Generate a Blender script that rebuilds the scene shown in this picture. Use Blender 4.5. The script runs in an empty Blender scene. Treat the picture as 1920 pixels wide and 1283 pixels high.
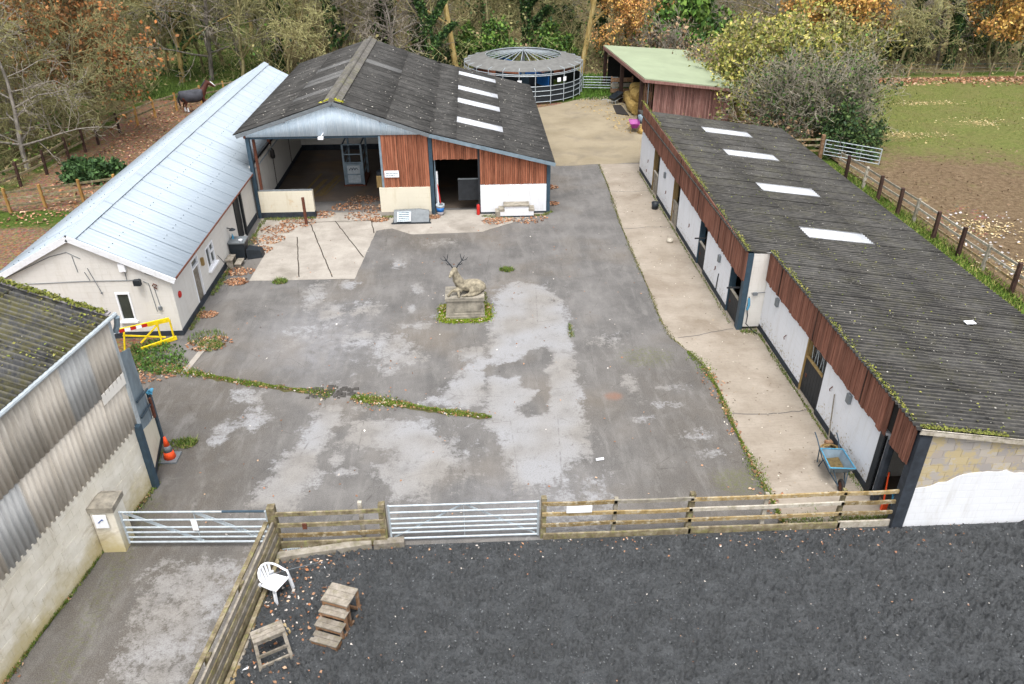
# Stable yard seen from a drone: metres, X right, Y away from the camera, Z up, yard level z = 0
import bpy, math, random
import numpy as np
from mathutils import Vector, Matrix, noise as mnoise
R = math.radians
SC = bpy.context.scene
COL = SC.collection

# ------------------------------------------------------------------ camera
PITCH, YAW, ROLL, CAM_H = R(30.52), R(2.82), R(-0.2), 14.0
cd = bpy.data.cameras.new('camera')
cd.sensor_width = 36.0
cd.lens = 1450.0 / 1920.0 * 36.0
cd.clip_start, cd.clip_end = 0.1, 1500.0
cam = bpy.data.objects.new('camera', cd)
COL.objects.link(cam)
fw = Vector((math.sin(YAW) * math.cos(PITCH), math.cos(YAW) * math.cos(PITCH), -math.sin(PITCH)))
rt = Vector((math.cos(YAW), -math.sin(YAW), 0))
up = rt.cross(fw)
r2 = rt * math.cos(ROLL) + up * math.sin(ROLL)
u2 = -rt * math.sin(ROLL) + up * math.cos(ROLL)
cam.matrix_world = Matrix(((r2.x, u2.x, -fw.x, 0), (r2.y, u2.y, -fw.y, 0), (r2.z, u2.z, -fw.z, CAM_H), (0, 0, 0, 1)))
SC.camera = cam

# ------------------------------------------------------------------ overcast daylight
SUN_EL, SUN_AZ = R(68), R(181)          # azimuth measured clockwise from +Y (the sun is behind the camera)
w = bpy.data.worlds.new('World')
SC.world = w
w.use_nodes = True
nt = w.node_tree
bg = nt.nodes['Background']
sky = nt.nodes.new('ShaderNodeTexSky')
sky.sky_type = 'NISHITA'
sky.sun_disc = False
sky.sun_elevation, sky.sun_rotation = SUN_EL, SUN_AZ
sky.air_density, sky.dust_density, sky.ozone_density = 1.0, 4.0, 1.0
hs = nt.nodes.new('ShaderNodeHueSaturation')      # cloud cover: the sky light is nearly neutral
hs.inputs['Saturation'].default_value = 0.25
nt.links.new(sky.outputs[0], hs.inputs['Color'])
nt.links.new(hs.outputs[0], bg.inputs[0])
bg.inputs[1].default_value = 0.15
sl = bpy.data.lights.new('sun', 'SUN')
sl.energy = 1.1
sl.angle = R(24)
sl.color = (1.0, 0.965, 0.92)
sun = bpy.data.objects.new('sun', sl)
COL.objects.link(sun)
sd = Vector((math.sin(SUN_AZ) * math.cos(SUN_EL), math.cos(SUN_AZ) * math.cos(SUN_EL), math.sin(SUN_EL)))
sun.rotation_euler = sd.to_track_quat('Z', 'Y').to_euler()
vs = SC.view_settings
vs.view_transform, vs.look, vs.gamma, vs.exposure = 'Standard', 'None', 1.0, 1.15
vs.use_curve_mapping = False

# ------------------------------------------------------------------ mesh and object helpers
INV = {}

def tag(o, label=None, cat=None, group=None, kind=None):
    if label: o['label'] = label
    if cat: o['category'] = cat
    if group: o['group'] = group
    if kind: o['kind'] = kind
    return o

def link(o, parent=None):
    COL.objects.link(o)
    if parent is not None:
        o.parent = parent
        if parent.name in INV: o.matrix_parent_inverse = INV[parent.name]
    return o

def thing(name, label, cat, loc=(0, 0, 0), rz=0.0, group=None, world=True):
    """Empty at the thing's base; world=True: parts are given in world metres, else in the thing's own axes"""
    e = bpy.data.objects.new(name, None)
    e.empty_display_size = 0.2
    COL.objects.link(e)
    e.location = loc
    e.rotation_euler = (0, 0, rz)
    tag(e, label, cat, group)
    if world: INV[e.name] = (Matrix.Translation(loc) @ Matrix.Rotation(rz, 4, 'Z')).inverted()
    return e

def rot_between(d):
    return Vector(d).normalized().to_track_quat('Z', 'Y').to_matrix()

class MB:
    def __init__(s):
        s.v, s.f, s.c = [], [], None
    def add(s, vs_, fs):
        n = len(s.v)
        s.v += [tuple(p) for p in vs_]
        s.f += [tuple(i + n for i in f) for f in fs]
        return s
    def box(s, x0, x1, y0, y1, z0, z1):
        return s.hexa([(x0, y0, z0), (x1, y0, z0), (x1, y1, z0), (x0, y1, z0), (x0, y0, z1), (x1, y0, z1), (x1, y1, z1), (x0, y1, z1)])
    def hexa(s, p):
        return s.add(p, [(3, 2, 1, 0), (4, 5, 6, 7), (0, 1, 5, 4), (1, 2, 6, 5), (2, 3, 7, 6), (3, 0, 4, 7)])
    def beam(s, p, q, w, h, upv=(0, 0, 1)):
        p, q = Vector(p), Vector(q)
        d = (q - p).normalized()
        u = Vector(upv)
        if abs(d.dot(u)) > 0.98: u = Vector((0, 1, 0))
        a = d.cross(u).normalized() * (w / 2)
        b = a.cross(d).normalized() * (h / 2)
        return s.hexa([p - a - b, p + a - b, q + a - b, q - a - b, p - a + b, p + a + b, q + a + b, q - a + b])
    def tube(s, pts, r, n=6, cap=True):
        pts = [Vector(p) for p in pts]
        m = len(pts)
        rs = r if isinstance(r, (list, tuple)) else [r] * m
        base = len(s.v)
        ref = None
        for i, p in enumerate(pts):
            d = (pts[min(i + 1, m - 1)] - pts[max(i - 1, 0)])
            if d.length < 1e-9: d = Vector((0, 0, 1))
            d.normalize()
            if ref is None: ref = Vector((0, 0, 1)) if abs(d.z) < 0.9 else Vector((1, 0, 0))
            a = d.cross(ref)
            if a.length < 1e-4: a = d.cross(Vector((0.3, 1, 0.2)))
            a.normalize()
            b = d.cross(a)
            ref = -b if i == 0 else (a.cross(d))
            for k in range(n):
                t = 2 * math.pi * k / n
                s.v.append(tuple(p + (a * math.cos(t) + b * math.sin(t)) * rs[i]))
        for i in range(m - 1):
            for k in range(n):
                k2 = (k + 1) % n
                s.f.append((base + i * n + k, base + i * n + k2, base + (i + 1) * n + k2, base + (i + 1) * n + k))
        if cap:
            s.f.append(tuple(base + k for k in range(n)))
            s.f.append(tuple(base + (m - 1) * n + k for k in reversed(range(n))))
        return s
    def lathe(s, prof, n=14, c=(0, 0, 0), close=True):
        base = len(s.v)
        for r, z in prof:
            for k in range(n):
                t = 2 * math.pi * k / n
                s.v.append((c[0] + r * math.cos(t), c[1] + r * math.sin(t), c[2] + z))
        m = len(prof)
        for i in range(m - 1):
            for k in range(n):
                k2 = (k + 1) % n
                s.f.append((base + i * n + k, base + i * n + k2, base + (i + 1) * n + k2, base + (i + 1) * n + k))
        if close:
            s.f.append(tuple(base + k for k in reversed(range(n))))
            s.f.append(tuple(base + (m - 1) * n + k for k in range(n)))
        return s
    def prism(s, poly, a, b):
        """poly: list of 3-D points of one face, pushed from offset a to offset b (vectors)"""
        n = len(poly)
        A = [Vector(p) + Vector(a) for p in poly]
        B = [Vector(p) + Vector(b) for p in poly]
        return s.add(A + B, [tuple(reversed(range(n))), tuple(range(n, 2 * n))] + [(i, (i + 1) % n, n + (i + 1) % n, n + i) for i in range(n)])
    def mesh(s, name, smooth=False):
        me = bpy.data.meshes.new(name)
        me.from_pydata(s.v, [], s.f)
        if smooth: me.shade_smooth()
        return me
    def build(s, name, m, parent=None, smooth=False, fix=True):
        me = s.mesh(name, smooth)
        if fix:
            import bmesh
            bm = bmesh.new(); bm.from_mesh(me)
            bmesh.ops.recalc_face_normals(bm, faces=bm.faces)
            bm.to_mesh(me); bm.free()
        me.materials.append(m)
        return link(bpy.data.objects.new(name, me), parent)

def inst(name, me, parent, loc, scale=(1, 1, 1), rot=(0, 0, 0)):
    o = bpy.data.objects.new(name, me)
    o.location, o.scale, o.rotation_euler = loc, scale, rot
    return link(o, parent)

def copy_tree(o, parent=None):
    c = o.copy()
    COL.objects.link(c)
    c.parent = parent
    for ch in o.children: copy_tree(ch, c)
    return c

def np_mesh(name, V, F, m, parent=None, smooth=False, attrs=None, fcol=None):
    """fast mesh from arrays; F is (n,3) or (n,4); attrs: {name: per-vertex float}; fcol: per-vertex rgb"""
    V = np.asarray(V, np.float32); F = np.asarray(F, np.int32)
    me = bpy.data.meshes.new(name)
    k = F.shape[1]
    me.vertices.add(len(V)); me.vertices.foreach_set('co', V.ravel())
    me.loops.add(F.size); me.loops.foreach_set('vertex_index', F.ravel())
    me.polygons.add(len(F)); me.polygons.foreach_set('loop_start', np.arange(0, F.size, k, dtype=np.int32))
    me.update(calc_edges=True)
    for an, val in (attrs or {}).items():
        a = me.attributes.new(an, 'FLOAT', 'POINT'); a.data.foreach_set('value', np.asarray(val, np.float32))
    if fcol is not None:
        a = me.attributes.new('tint', 'FLOAT_COLOR', 'POINT')
        a.data.foreach_set('color', np.hstack([fcol, np.ones((len(fcol), 1))]).astype(np.float32).ravel())
    if smooth: me.shade_smooth()
    me.materials.append(m)
    return link(bpy.data.objects.new(name, me), parent)

# ------------------------------------------------------------------ procedural materials
def lin(c, k=1.0):
    return tuple(min(1.0, k * ((v / 255 / 12.92) if v <= 10 else ((v / 255 + 0.055) / 1.055) ** 2.4)) for v in c)

class Mat:
    def __init__(s, name):
        s.m = bpy.data.materials.new(name); s.m.use_nodes = True
        s.t = s.m.node_tree; s.N = s.t.nodes; s.L = s.t.links
        s.b = s.N['Principled BSDF']
        s._p = None
    def set(s, inp, v):
        if hasattr(v, 'links') or isinstance(v, bpy.types.NodeSocket): s.L.new(v, inp)
        elif isinstance(v, tuple) and len(v) == 3: inp.default_value = (*v, 1) if inp.type == 'RGBA' else v
        else: inp.default_value = v
    def pos(s):
        if s._p is None: s._p = s.N.new('ShaderNodeNewGeometry').outputs['Position']
        return s._p
    def obj(s): return s.N.new('ShaderNodeTexCoord').outputs['Object']
    def rnd(s): return s.N.new('ShaderNodeObjectInfo').outputs['Random']
    def attr(s, n, col=False):
        a = s.N.new('ShaderNodeAttribute'); a.attribute_name = n
        return a.outputs['Color' if col else 'Fac']
    def map(s, vec, scale=(1, 1, 1), loc=(0, 0, 0), rot=(0, 0, 0)):
        n = s.N.new('ShaderNodeMapping'); s.L.new(vec, n.inputs['Vector'])
        n.inputs['Scale'].default_value = scale; n.inputs['Location'].default_value = loc; n.inputs['Rotation'].default_value = rot
        return n.outputs[0]
    def noise(s, scale, detail=4, rough=0.55, vec=None, dist=0.0):
        n = s.N.new('ShaderNodeTexNoise'); s.L.new(vec or s.pos(), n.inputs['Vector'])
        n.inputs['Scale'].default_value = scale; n.inputs['Detail'].default_value = detail
        n.inputs['Roughness'].default_value = rough; n.inputs['Distortion'].default_value = dist
        return n.outputs['Fac']
    def voro(s, scale, vec=None, out='Distance', feature='F1', rand=1.0):
        n = s.N.new('ShaderNodeTexVoronoi'); n.feature = feature; s.L.new(vec or s.pos(), n.inputs['Vector'])
        n.inputs['Scale'].default_value = scale; n.inputs['Randomness'].default_value = rand
        return n.outputs[out]
    def ramp(s, fac, *stops):
        n = s.N.new('ShaderNodeValToRGB'); s.L.new(fac, n.inputs[0])
        e = n.color_ramp.elements
        while len(e) < len(stops): e.new(0.5)
        for i, (p, c) in enumerate(stops):
            e[i].position = p
            e[i].color = (c, c, c, 1) if isinstance(c, (int, float)) else (*c, 1)
        return n.outputs[0]
    def mix(s, fac, a, b, mode='MIX'):
        n = s.N.new('ShaderNodeMix'); n.data_type = 'RGBA'; n.blend_type = mode
        s.set(n.inputs['Factor'], fac); s.set(n.inputs['A'] if False else n.inputs[6], a); s.set(n.inputs[7], b)
        return n.outputs[2]
    def math(s, op, a, b=0.0, c=None):
        n = s.N.new('ShaderNodeMath'); n.operation = op
        s.set(n.inputs[0], a); s.set(n.inputs[1], b)
        if c is not None: s.set(n.inputs[2], c)
        return n.outputs[0]
    def sep(s, vec):
        n = s.N.new('ShaderNodeSeparateXYZ'); s.L.new(vec, n.inputs[0]); return n.outputs
    def bump(s, h, strength=0.5, dist=0.02):
        n = s.N.new('ShaderNodeBump'); n.inputs['Strength'].default_value = strength; n.inputs['Distance'].default_value = dist
        s.L.new(h, n.inputs['Height']); s.L.new(n.outputs[0], s.b.inputs['Normal']); return s
    def out(s, color=None, rough=0.8, metal=0.0, spec=0.3):
        if color is not None: s.set(s.b.inputs['Base Color'], color)
        s.set(s.b.inputs['Roughness'], rough); s.set(s.b.inputs['Metallic'], metal)
        s.b.inputs['Specular IOR Level'].default_value = spec
        return s.m

def plain(name, c, k=0.8, rough=0.6, var=0.25, scale=6.0, metal=0.0, spec=0.3):
    """one colour with worn lighter and darker blotches"""
    a = Mat(name)
    n = a.noise(scale, 5, 0.6)
    d = tuple(v * (1 - var) for v in lin(c, k)); l = tuple(min(1, v * (1 + var * 0.6)) for v in lin(c, k))
    col = a.ramp(n, (0.3, d), (0.7, l))
    a.bump(a.noise(scale * 9, 3), 0.15, 0.01)
    return a.out(col, rough, metal, spec)
MT = {}
def make_materials():
    K = 0.62      # ground colours: sunlit-looking values brought down to real albedo
    # --- worn yard asphalt: dark binder with pale worn-through areas given by the mesh attribute 'wear'
    a = Mat('yard_asphalt')
    wv = a.attr('wear'); ms = a.attr('moss'); sf = a.attr('soft')
    n1 = a.noise(0.55, 6, 0.6); n2 = a.noise(3.0, 7, 0.68); n3 = a.noise(45, 3, 0.6); n4 = a.noise(11, 5, 0.7)
    base = a.ramp(n1, (0.32, lin((80, 78, 76), K)), (0.48, lin((105, 102, 99), K)), (0.7, lin((132, 129, 126), K)))
    base = a.mix(a.math('MULTIPLY', sf, a.ramp(n2, (0.3, 0.25), (0.65, 1.0))), base, lin((152, 152, 155), K))
    brown = a.ramp(a.noise(0.28, 3, 0.5), (0.5, 0.0), (0.68, 0.55))
    base = a.mix(brown, base, lin((122, 110, 94), K))
    base = a.mix(a.math('MULTIPLY', a.attr('damp'), a.ramp(a.noise(0.8, 6, 0.7, None, 0.5), (0.3, 0.35), (0.6, 1.0))), base, lin((92, 85, 76), K))
    streak = a.noise(1.6, 6, 0.7, a.map(a.pos(), (1.6, 0.35, 1), (0, 0, 0), (0, 0, 0.35)), 0.4)
    base = a.mix(a.ramp(streak, (0.5, 0.0), (0.7, 0.5)), base, lin((150, 147, 143), K))
    base = a.mix(a.ramp(streak, (0.28, 0.5), (0.44, 0.0)), base, lin((84, 82, 80), K))
    base = a.mix(a.math('MULTIPLY', a.attr('rust'), a.ramp(n2, (0.3, 0.5), (0.6, 1.0))), base, lin((150, 104, 80), K))
    thr = a.math('ADD', wv, a.math('MULTIPLY', a.math('SUBTRACT', n2, 0.5), 1.7))
    thr = a.math('ADD', thr, a.math('MULTIPLY', a.math('SUBTRACT', n4, 0.5), 1.0))
    mask = a.ramp(thr, (0.38, 0.0), (0.5, 0.5), (0.7, 1.0))
    mask = a.math('MULTIPLY', mask, a.ramp(a.noise(24, 5, 0.75), (0.25, 0.55), (0.6, 1.0)))
    pale = a.ramp(a.noise(1.4, 6, 0.65), (0.3, lin((146, 142, 137), K)), (0.7, lin((174, 170, 164), K)))
    pale = a.mix(a.ramp(a.noise(0.35, 2), (0.42, 0.0), (0.6, 1.0)), pale, lin((176, 177, 180), K))
    col = a.mix(mask, base, pale)
    col = a.mix(a.ramp(a.noise(0.9, 6, 0.7, None, 0.5), (0.55, 0.0), (0.72, 0.5)), col, lin((84, 81, 78), K))
    col = a.mix(a.ramp(a.noise(2.4, 6, 0.75, None, 0.6), (0.56, 0.0), (0.7, 0.4)), col, lin((150, 147, 142), K))
    col = a.mix(a.math('MULTIPLY', a.ramp(n3, (0.4, 0.0), (0.75, 1.0)), 0.35), col, lin((196, 192, 186), K), 'MIX')
    col = a.mix(a.ramp(a.noise(33, 4, 0.7), (0.3, 0.45), (0.48, 0.0)), col, lin((66, 64, 62), K))
    col = a.mix(a.ramp(a.voro(9.0), (0.0, 0.5), (0.035, 0.0)), col, lin((205, 196, 178), K))
    crack = a.ramp(a.voro(0.42, a.map(a.pos(), (1, 1, 1)), 'Distance', 'DISTANCE_TO_EDGE'), (0.0, 0.55), (0.006, 0.0))
    col = a.mix(a.math('MULTIPLY', crack, a.ramp(n2, (0.45, 0.0), (0.6, 1.0))), col, lin((66, 62, 54), K))
    mo = a.ramp(a.math('ADD', ms, a.math('MULTIPLY', a.math('SUBTRACT', n4, 0.5), 1.6)), (0.45, 0.0), (0.85, 0.75))
    col = a.mix(mo, col, lin((112, 116, 62), K))
    a.bump(a.math('ADD', n3, a.math('MULTIPLY', n4, 0.6)), 0.25, 0.012)
    MT['asphalt'] = a.out(col, a.ramp(n2, (0.3, 0.55), (0.7, 0.85)), 0, 0.35)

    def concrete(key, c0, c1, stain, scale=1.0, brush=None):
        a = Mat(key)
        n = a.noise(0.8 * scale, 6, 0.62); f = a.noise(14, 5, 0.7); fine = a.noise(70, 2)
        col = a.ramp(n, (0.3, lin(c0, K)), (0.68, lin(c1, K)))
        col = a.mix(a.ramp(a.noise(0.45, 5, 0.6, None, 0.6), (0.52, 0.0), (0.72, 0.6)), col, lin(stain, K))
        col = a.mix(a.ramp(f, (0.5, 0.0), (0.8, 0.3)), col, lin((96, 88, 74), K))
        col = a.mix(a.ramp(a.voro(7.0), (0.0, 0.6), (0.03, 0.0)), col, lin((70, 62, 50), K))
        h = a.math('ADD', f, a.math('MULTIPLY', fine, 0.5))
        if brush:
            wv = a.noise(26, 2, 0.5, a.map(a.pos(), (0.12, 1, 1)))
            h = a.math('ADD', h, a.math('MULTIPLY', wv, 1.4)); col = a.mix(a.ramp(wv, (0.4, 0.0), (0.7, 0.16)), col, lin((120, 108, 92), K))
        a.bump(h, 0.22, 0.012)
        MT[key] = a.out(col, 0.85)
    concrete('path_concrete', (164, 152, 136), (194, 183, 168), (134, 117, 98), 1.0, True)
    concrete('pad_concrete', (172, 164, 154), (204, 197, 186), (130, 122, 110), 1.3)
    concrete('apron', (152, 139, 114), (180, 167, 141), (126, 117, 106), 0.5)
    concrete('floor_dark', (104, 92, 82), (134, 120, 108), (160, 124, 80), 0.6)

    # --- arena: dark rubber and sand churned by hooves
    a = Mat('arena_surface')
    vec = a.pos()
    d = a.voro(4.2, a.map(vec, (1, 1, 1)), 'Distance'); n = a.noise(2.2, 6, 0.7); n2 = a.noise(22, 5, 0.75); n3 = a.noise(70, 3, 0.7)
    ring = a.ramp(d, (0.18, 0.3), (0.26, 1.0), (0.34, 0.35), (0.6, 0.5))
    col = a.ramp(n, (0.25, lin((78, 81, 83), K)), (0.5, lin((94, 97, 99), K)), (0.78, lin((112, 115, 117), K)))
    col = a.mix(a.ramp(n2, (0.32, 0.7), (0.56, 0.0)), col, lin((40, 42, 45), K))
    col = a.mix(a.ramp(n3, (0.56, 0.0), (0.74, 0.55)), col, lin((146, 149, 152), K))
    a.bump(a.math('ADD', a.math('MULTIPLY', ring, 0.6), a.math('ADD', n2, a.math('MULTIPLY', n3, 0.6))), 0.8, 0.05)
    MT['arena'] = a.out(col, 0.9)

    # --- pasture: grass worn to mud ('mud') with straw ('straw')
    a = Mat('pasture')
    mud = a.attr('mud'); st = a.attr('straw')
    n = a.noise(0.5, 6, 0.6); n2 = a.noise(4, 7, 0.8); n3 = a.noise(24, 5, 0.8)
    g = a.ramp(n2, (0.3, lin((94, 103, 50), K)), (0.5, lin((130, 139, 74), K)), (0.72, lin((160, 162, 102), K)))
    g = a.mix(a.ramp(n, (0.4, 0.0), (0.7, 0.55)), g, lin((146, 136, 92), K))
    m = a.ramp(n2, (0.28, lin((92, 74, 56), K)), (0.5, lin((142, 120, 94), K)), (0.75, lin((180, 160, 132), K)))
    f = a.ramp(a.math('ADD', mud, a.math('MULTIPLY', a.math('SUBTRACT', a.noise(1.1, 8, 0.85), 0.5), 2.6)), (0.2, 0.0), (0.8, 1.0))
    col = a.mix(f, g, m)
    col = a.mix(a.ramp(a.math('ADD', st, a.math('MULTIPLY', a.math('SUBTRACT', n2, 0.5), 1.2)), (0.4, 0.0), (0.7, 0.9)), col, lin((206, 182, 132), K))
    col = a.mix(a.ramp(n3, (0.35, 0.5), (0.6, 0.0)), col, lin((52, 46, 26), K))
    a.bump(a.math('ADD', n2, n3), 0.7, 0.06)
    MT['pasture'] = a.out(col, 0.95, 0, 0.1)

    # --- woodland floor: russet leaves, green patches
    a = Mat('woodland_floor')
    gr = a.attr('green')
    n = a.noise(0.35, 5, 0.6); n2 = a.noise(9, 5, 0.8); v = a.voro(11, None, 'Color')
    lf = a.mix(0.65, a.ramp(n2, (0.3, lin((92, 74, 58), K)), (0.52, lin((150, 122, 96), K)), (0.72, lin((190, 164, 136), K))), v, 'OVERLAY')
    lf = a.mix(0.5, lf, a.ramp(n2, (0.3, lin((88, 68, 54), K)), (0.7, lin((166, 132, 104), K))))
    gg = a.ramp(n2, (0.3, lin((48, 62, 26), K)), (0.6, lin((96, 118, 50), K)), (0.8, lin((136, 150, 74), K)))
    f = a.ramp(a.math('ADD', gr, a.math('MULTIPLY', a.math('SUBTRACT', n, 0.5), 1.2)), (0.42, 0.0), (0.62, 1.0))
    a.bump(n2, 0.8, 0.06)
    wd = a.ramp(n2, (0.3, lin((84, 78, 52), K)), (0.55, lin((138, 128, 92), K)), (0.8, lin((170, 160, 122), K)))
    lf = a.mix(a.attr('wood'), lf, wd)
    MT['litter'] = a.out(a.mix(f, lf, gg), 0.95, 0, 0.1)

    # --- painted and rendered walls
    def courses(a, strength):
        # faint block courses showing through thick paint
        p = a.sep(a.pos()); cb = a.N.new('ShaderNodeCombineXYZ')
        a.L.new(a.math('ADD', p[0], p[1]), cb.inputs[0]); a.L.new(p[2], cb.inputs[1])
        n = a.N.new('ShaderNodeTexBrick'); a.L.new(cb.outputs[0], n.inputs['Vector'])
        n.inputs['Scale'].default_value = 1.0; n.inputs['Brick Width'].default_value = .45; n.inputs['Row Height'].default_value = .225
        n.inputs['Mortar Size'].default_value = .012; n.inputs['Mortar Smooth'].default_value = .6
        return n.outputs['Fac']
    def wallm(key, c, dirt, amount, k=0.85, rust=None, blocks=True):
        a = Mat(key)
        n = a.noise(1.1, 6, 0.65); st = a.noise(2.2, 5, 0.7, a.map(a.pos(), (2.2, 2.2, 0.35)))
        col = a.ramp(n, (0.3, lin(c, k * 0.93)), (0.7, lin(c, k)))
        col = a.mix(a.ramp(st, (0.52, 0.0), (0.8, amount)), col, lin(dirt, k))
        if rust: col = a.mix(a.ramp(a.noise(0.9, 6, 0.7, None, 0.8), (0.62, 0.0), (0.72, 0.55)), col, lin(rust, k))
        cf = courses(a, 1)
        col = a.mix(a.math('MULTIPLY', cf, a.ramp(a.noise(0.8, 4), (0.4, 0.0), (0.65, 0.22))), col, lin(dirt, k * .85))
        a.bump(a.math('SUBTRACT', a.math('ADD', a.noise(16, 5), a.math('MULTIPLY', a.noise(60, 2), 0.4)), a.math('MULTIPLY', cf, 0.9)), 0.3, 0.012)
        MT[key] = a.out(col, 0.8)
    wallm('white_paint', (236, 238, 242), (196, 193, 184), 0.5, 0.84)
    wallm('cream_render', (226, 223, 217), (192, 186, 172), 0.5, 0.84)
    wallm('ivory_paint', (230, 223, 203), (190, 172, 130), 0.55, 0.82, (206, 168, 112))
    wallm('inner_wall', (232, 228, 220), (190, 182, 170), 0.5, 0.95)
    MT['plinth'] = plain('plinth_paint', (58, 64, 72), 0.8, 0.7, 0.4, 4)
    MT['black_wood'] = plain('black_stained_wood', (44, 47, 51), 0.8, 0.6, 0.3, 5)
    MT['steel_blue'] = plain('blue_grey_steel', (58, 78, 92), 0.85, 0.5, 0.25, 5)
    MT['rust'] = plain('rusty_steel', (110, 66, 50), 0.8, 0.8, 0.45, 14)
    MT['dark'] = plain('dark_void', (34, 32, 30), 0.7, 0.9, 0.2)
    MT['white_plastic'] = plain('white_plastic', (238, 240, 244), 0.9, 0.4, 0.06)
    MT['grey_plastic'] = plain('grey_plastic', (120, 126, 130), 0.8, 0.5, 0.2)
    MT['black_plastic'] = plain('black_plastic', (44, 50, 56), 0.8, 0.45, 0.25)
    MT['glass_dark'] = plain('dark_window_glass', (74, 82, 76), 0.6, 0.12, 0.35, 1.6, 0, 0.6)
    MT['galv'] = plain('galvanised_steel', (196, 206, 212), 0.78, 0.45, 0.2, 9, 0.25)
    MT['galv_dull'] = plain('dull_galvanised_sheet', (140, 158, 170), 0.75, 0.5, 0.3, 3, 0.15)
    MT['yellow'] = plain('yellow_paint', (246, 214, 30), 0.85, 0.5, 0.25, 7)
    MT['red'] = plain('red_paint', (198, 46, 40), 0.85, 0.45, 0.15)
    MT['orange'] = plain('orange_plastic', (244, 88, 40), 0.9, 0.5, 0.15)
    MT['blue'] = plain('blue_plastic', (36, 110, 186), 0.85, 0.45, 0.2)
    MT['turq'] = plain('turquoise_plastic', (84, 156, 190), 0.85, 0.45, 0.2)
    MT['walker_roof'] = plain('walker_roof_sheet', (138, 138, 135), 0.56, 0.8, 0.25, 3)
    MT['magenta'] = plain('magenta_plastic', (158, 62, 142), 0.85, 0.45, 0.2)
    MT['mauve_brick'] = plain('mauve_grey_cement', (176, 170, 172), 0.7, 0.9, 0.2, 7)
    MT['rubber'] = plain('rubber', (48, 44, 42), 0.8, 0.8, 0.3)
    MT['stone'] = plain('weathered_stone', (166, 159, 145), 0.72, 0.9, 0.5, 4)
    MT['hay'] = plain('hay', (196, 164, 96), 0.7, 0.95, 0.5, 14)
    a = Mat('translucent_roof_sheet')
    c = a.ramp(a.noise(1.3, 5, 0.7), (0.3, lin((214, 218, 224), .56)), (0.65, lin((240, 243, 249), .6)))
    c = a.mix(a.ramp(a.noise(9, 6, 0.8), (0.6, 0.0), (0.7, 0.55)), c, lin((120, 118, 108), .6))
    c = a.mix(a.ramp(a.voro(5.0), (0.03, 0.8), (0.07, 0.0)), c, lin((80, 78, 70), .6))
    MT['skylight'] = a.out(c, 0.4)
    MT['green_felt'] = plain('pale_green_roof_felt', (180, 193, 160), 0.58, 0.8, 0.12, 0.6)
    MT['sand_pile'] = plain('soiled_bedding', (128, 110, 72), 0.6, 0.95, 0.5, 12)
    MT['ink'] = plain('dark_ink', (60, 90, 150), 0.8, 0.7, 0.1)
    MT['ink_grey'] = plain('grey_ink', (120, 140, 150), 0.8, 0.7, 0.1)
    MT['sign_white'] = plain('white_sign_board', (244, 246, 250), 0.95, 0.4, 0.05)

    # --- timber
    def timber(key, c0, c1, c2, k=0.8, lichen=None, grain=(9, 9, 0.6)):
        a = Mat(key)
        r = a.rnd()
        vec = a.N.new('ShaderNodeVectorMath'); vec.operation = 'ADD'
        a.L.new(a.pos(), vec.inputs[0]); cx = a.N.new('ShaderNodeCombineXYZ')
        a.L.new(a.math('MULTIPLY', r, 37.0), cx.inputs[2]); a.L.new(cx.outputs[0], vec.inputs[1])
        g = a.noise(2.0, 6, 0.7, a.map(vec.outputs[0], grain))
        col = a.ramp(g, (0.28, lin(c0, k)), (0.5, lin(c1, k)), (0.75, lin(c2, k)))
        v = a.ramp(r, (0.0, 0.68), (0.5, 1.0), (1.0, 1.25))
        col = a.mix(1.0, col, v, 'MULTIPLY')
        if lichen:
            col = a.mix(a.ramp(a.noise(7, 6, 0.75), (0.5, 0.0), (0.66, 0.75)), col, lin(lichen, k))
        a.bump(g, 0.4, 0.01)
        MT[key] = a.out(col, 0.85, 0, 0.2)
    timber('barn_board', (104, 62, 46), (152, 94, 70), (178, 124, 98), 0.82)
    timber('stable_board', (90, 58, 48), (132, 88, 72), (160, 118, 100), 0.84)
    timber('shed_board', (96, 68, 62), (146, 108, 100), (184, 152, 142), 0.8)
    timber('fence_old', (78, 70, 52), (132, 120, 96), (186, 176, 154), 0.78, (150, 150, 92), (2, 2, 2))
    timber('fence_ochre', (104, 86, 52), (156, 134, 92), (190, 176, 146), 0.74, (206, 200, 182), (2, 2, 2))
    timber('fence_pale', (130, 122, 108), (180, 172, 158), (208, 202, 190), 0.78, (130, 128, 96), (2, 2, 2))
    timber('fence_dark', (44, 34, 30), (70, 52, 46), (96, 74, 64), 0.8, None, (3, 3, 1))
    timber('new_post', (150, 106, 50), (190, 146, 84), (214, 178, 122), 0.75, None, (3, 3, 1))
    timber('grey_wood', (110, 102, 92), (152, 144, 132), (186, 178, 166), 0.78, (124, 118, 92), (3, 3, 3))
    timber('brown_wood', (104, 76, 54), (148, 112, 82), (176, 146, 118), 0.78, (164, 150, 136), (3, 3, 3))
    timber('ochre_jamb', (120, 98, 58), (158, 132, 86), (180, 160, 116), 0.7)

    # --- roofing
    def fibre(key, c0, c1, c2, moss, mossamt, streak, k=0.56, spot=0.5, crest=0.5):
        a = Mat(key)
        r = a.rnd()
        n = a.noise(1.2, 6, 0.7); s = a.noise(2.4, 6, 0.75, a.map(a.pos(), streak)); f = a.noise(18, 5, 0.8)
        col = a.ramp(s, (0.3, lin(c0, k)), (0.52, lin(c1, k)), (0.74, lin(c2, k)))
        col = a.mix(a.ramp(n, (0.35, 0.4), (0.6, 0.0)), col, lin(c0, k * (0.8 if k < .7 else 1.0)))
        col = a.mix(1.0, col, a.ramp(r, (0.0, 0.84), (1.0, 1.16)), 'MULTIPLY')
        col = a.mix(a.ramp(a.voro(3.4), (0.02, spot * 1.6), (0.06, 0.0)), col, lin((206, 202, 188), k))
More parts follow.
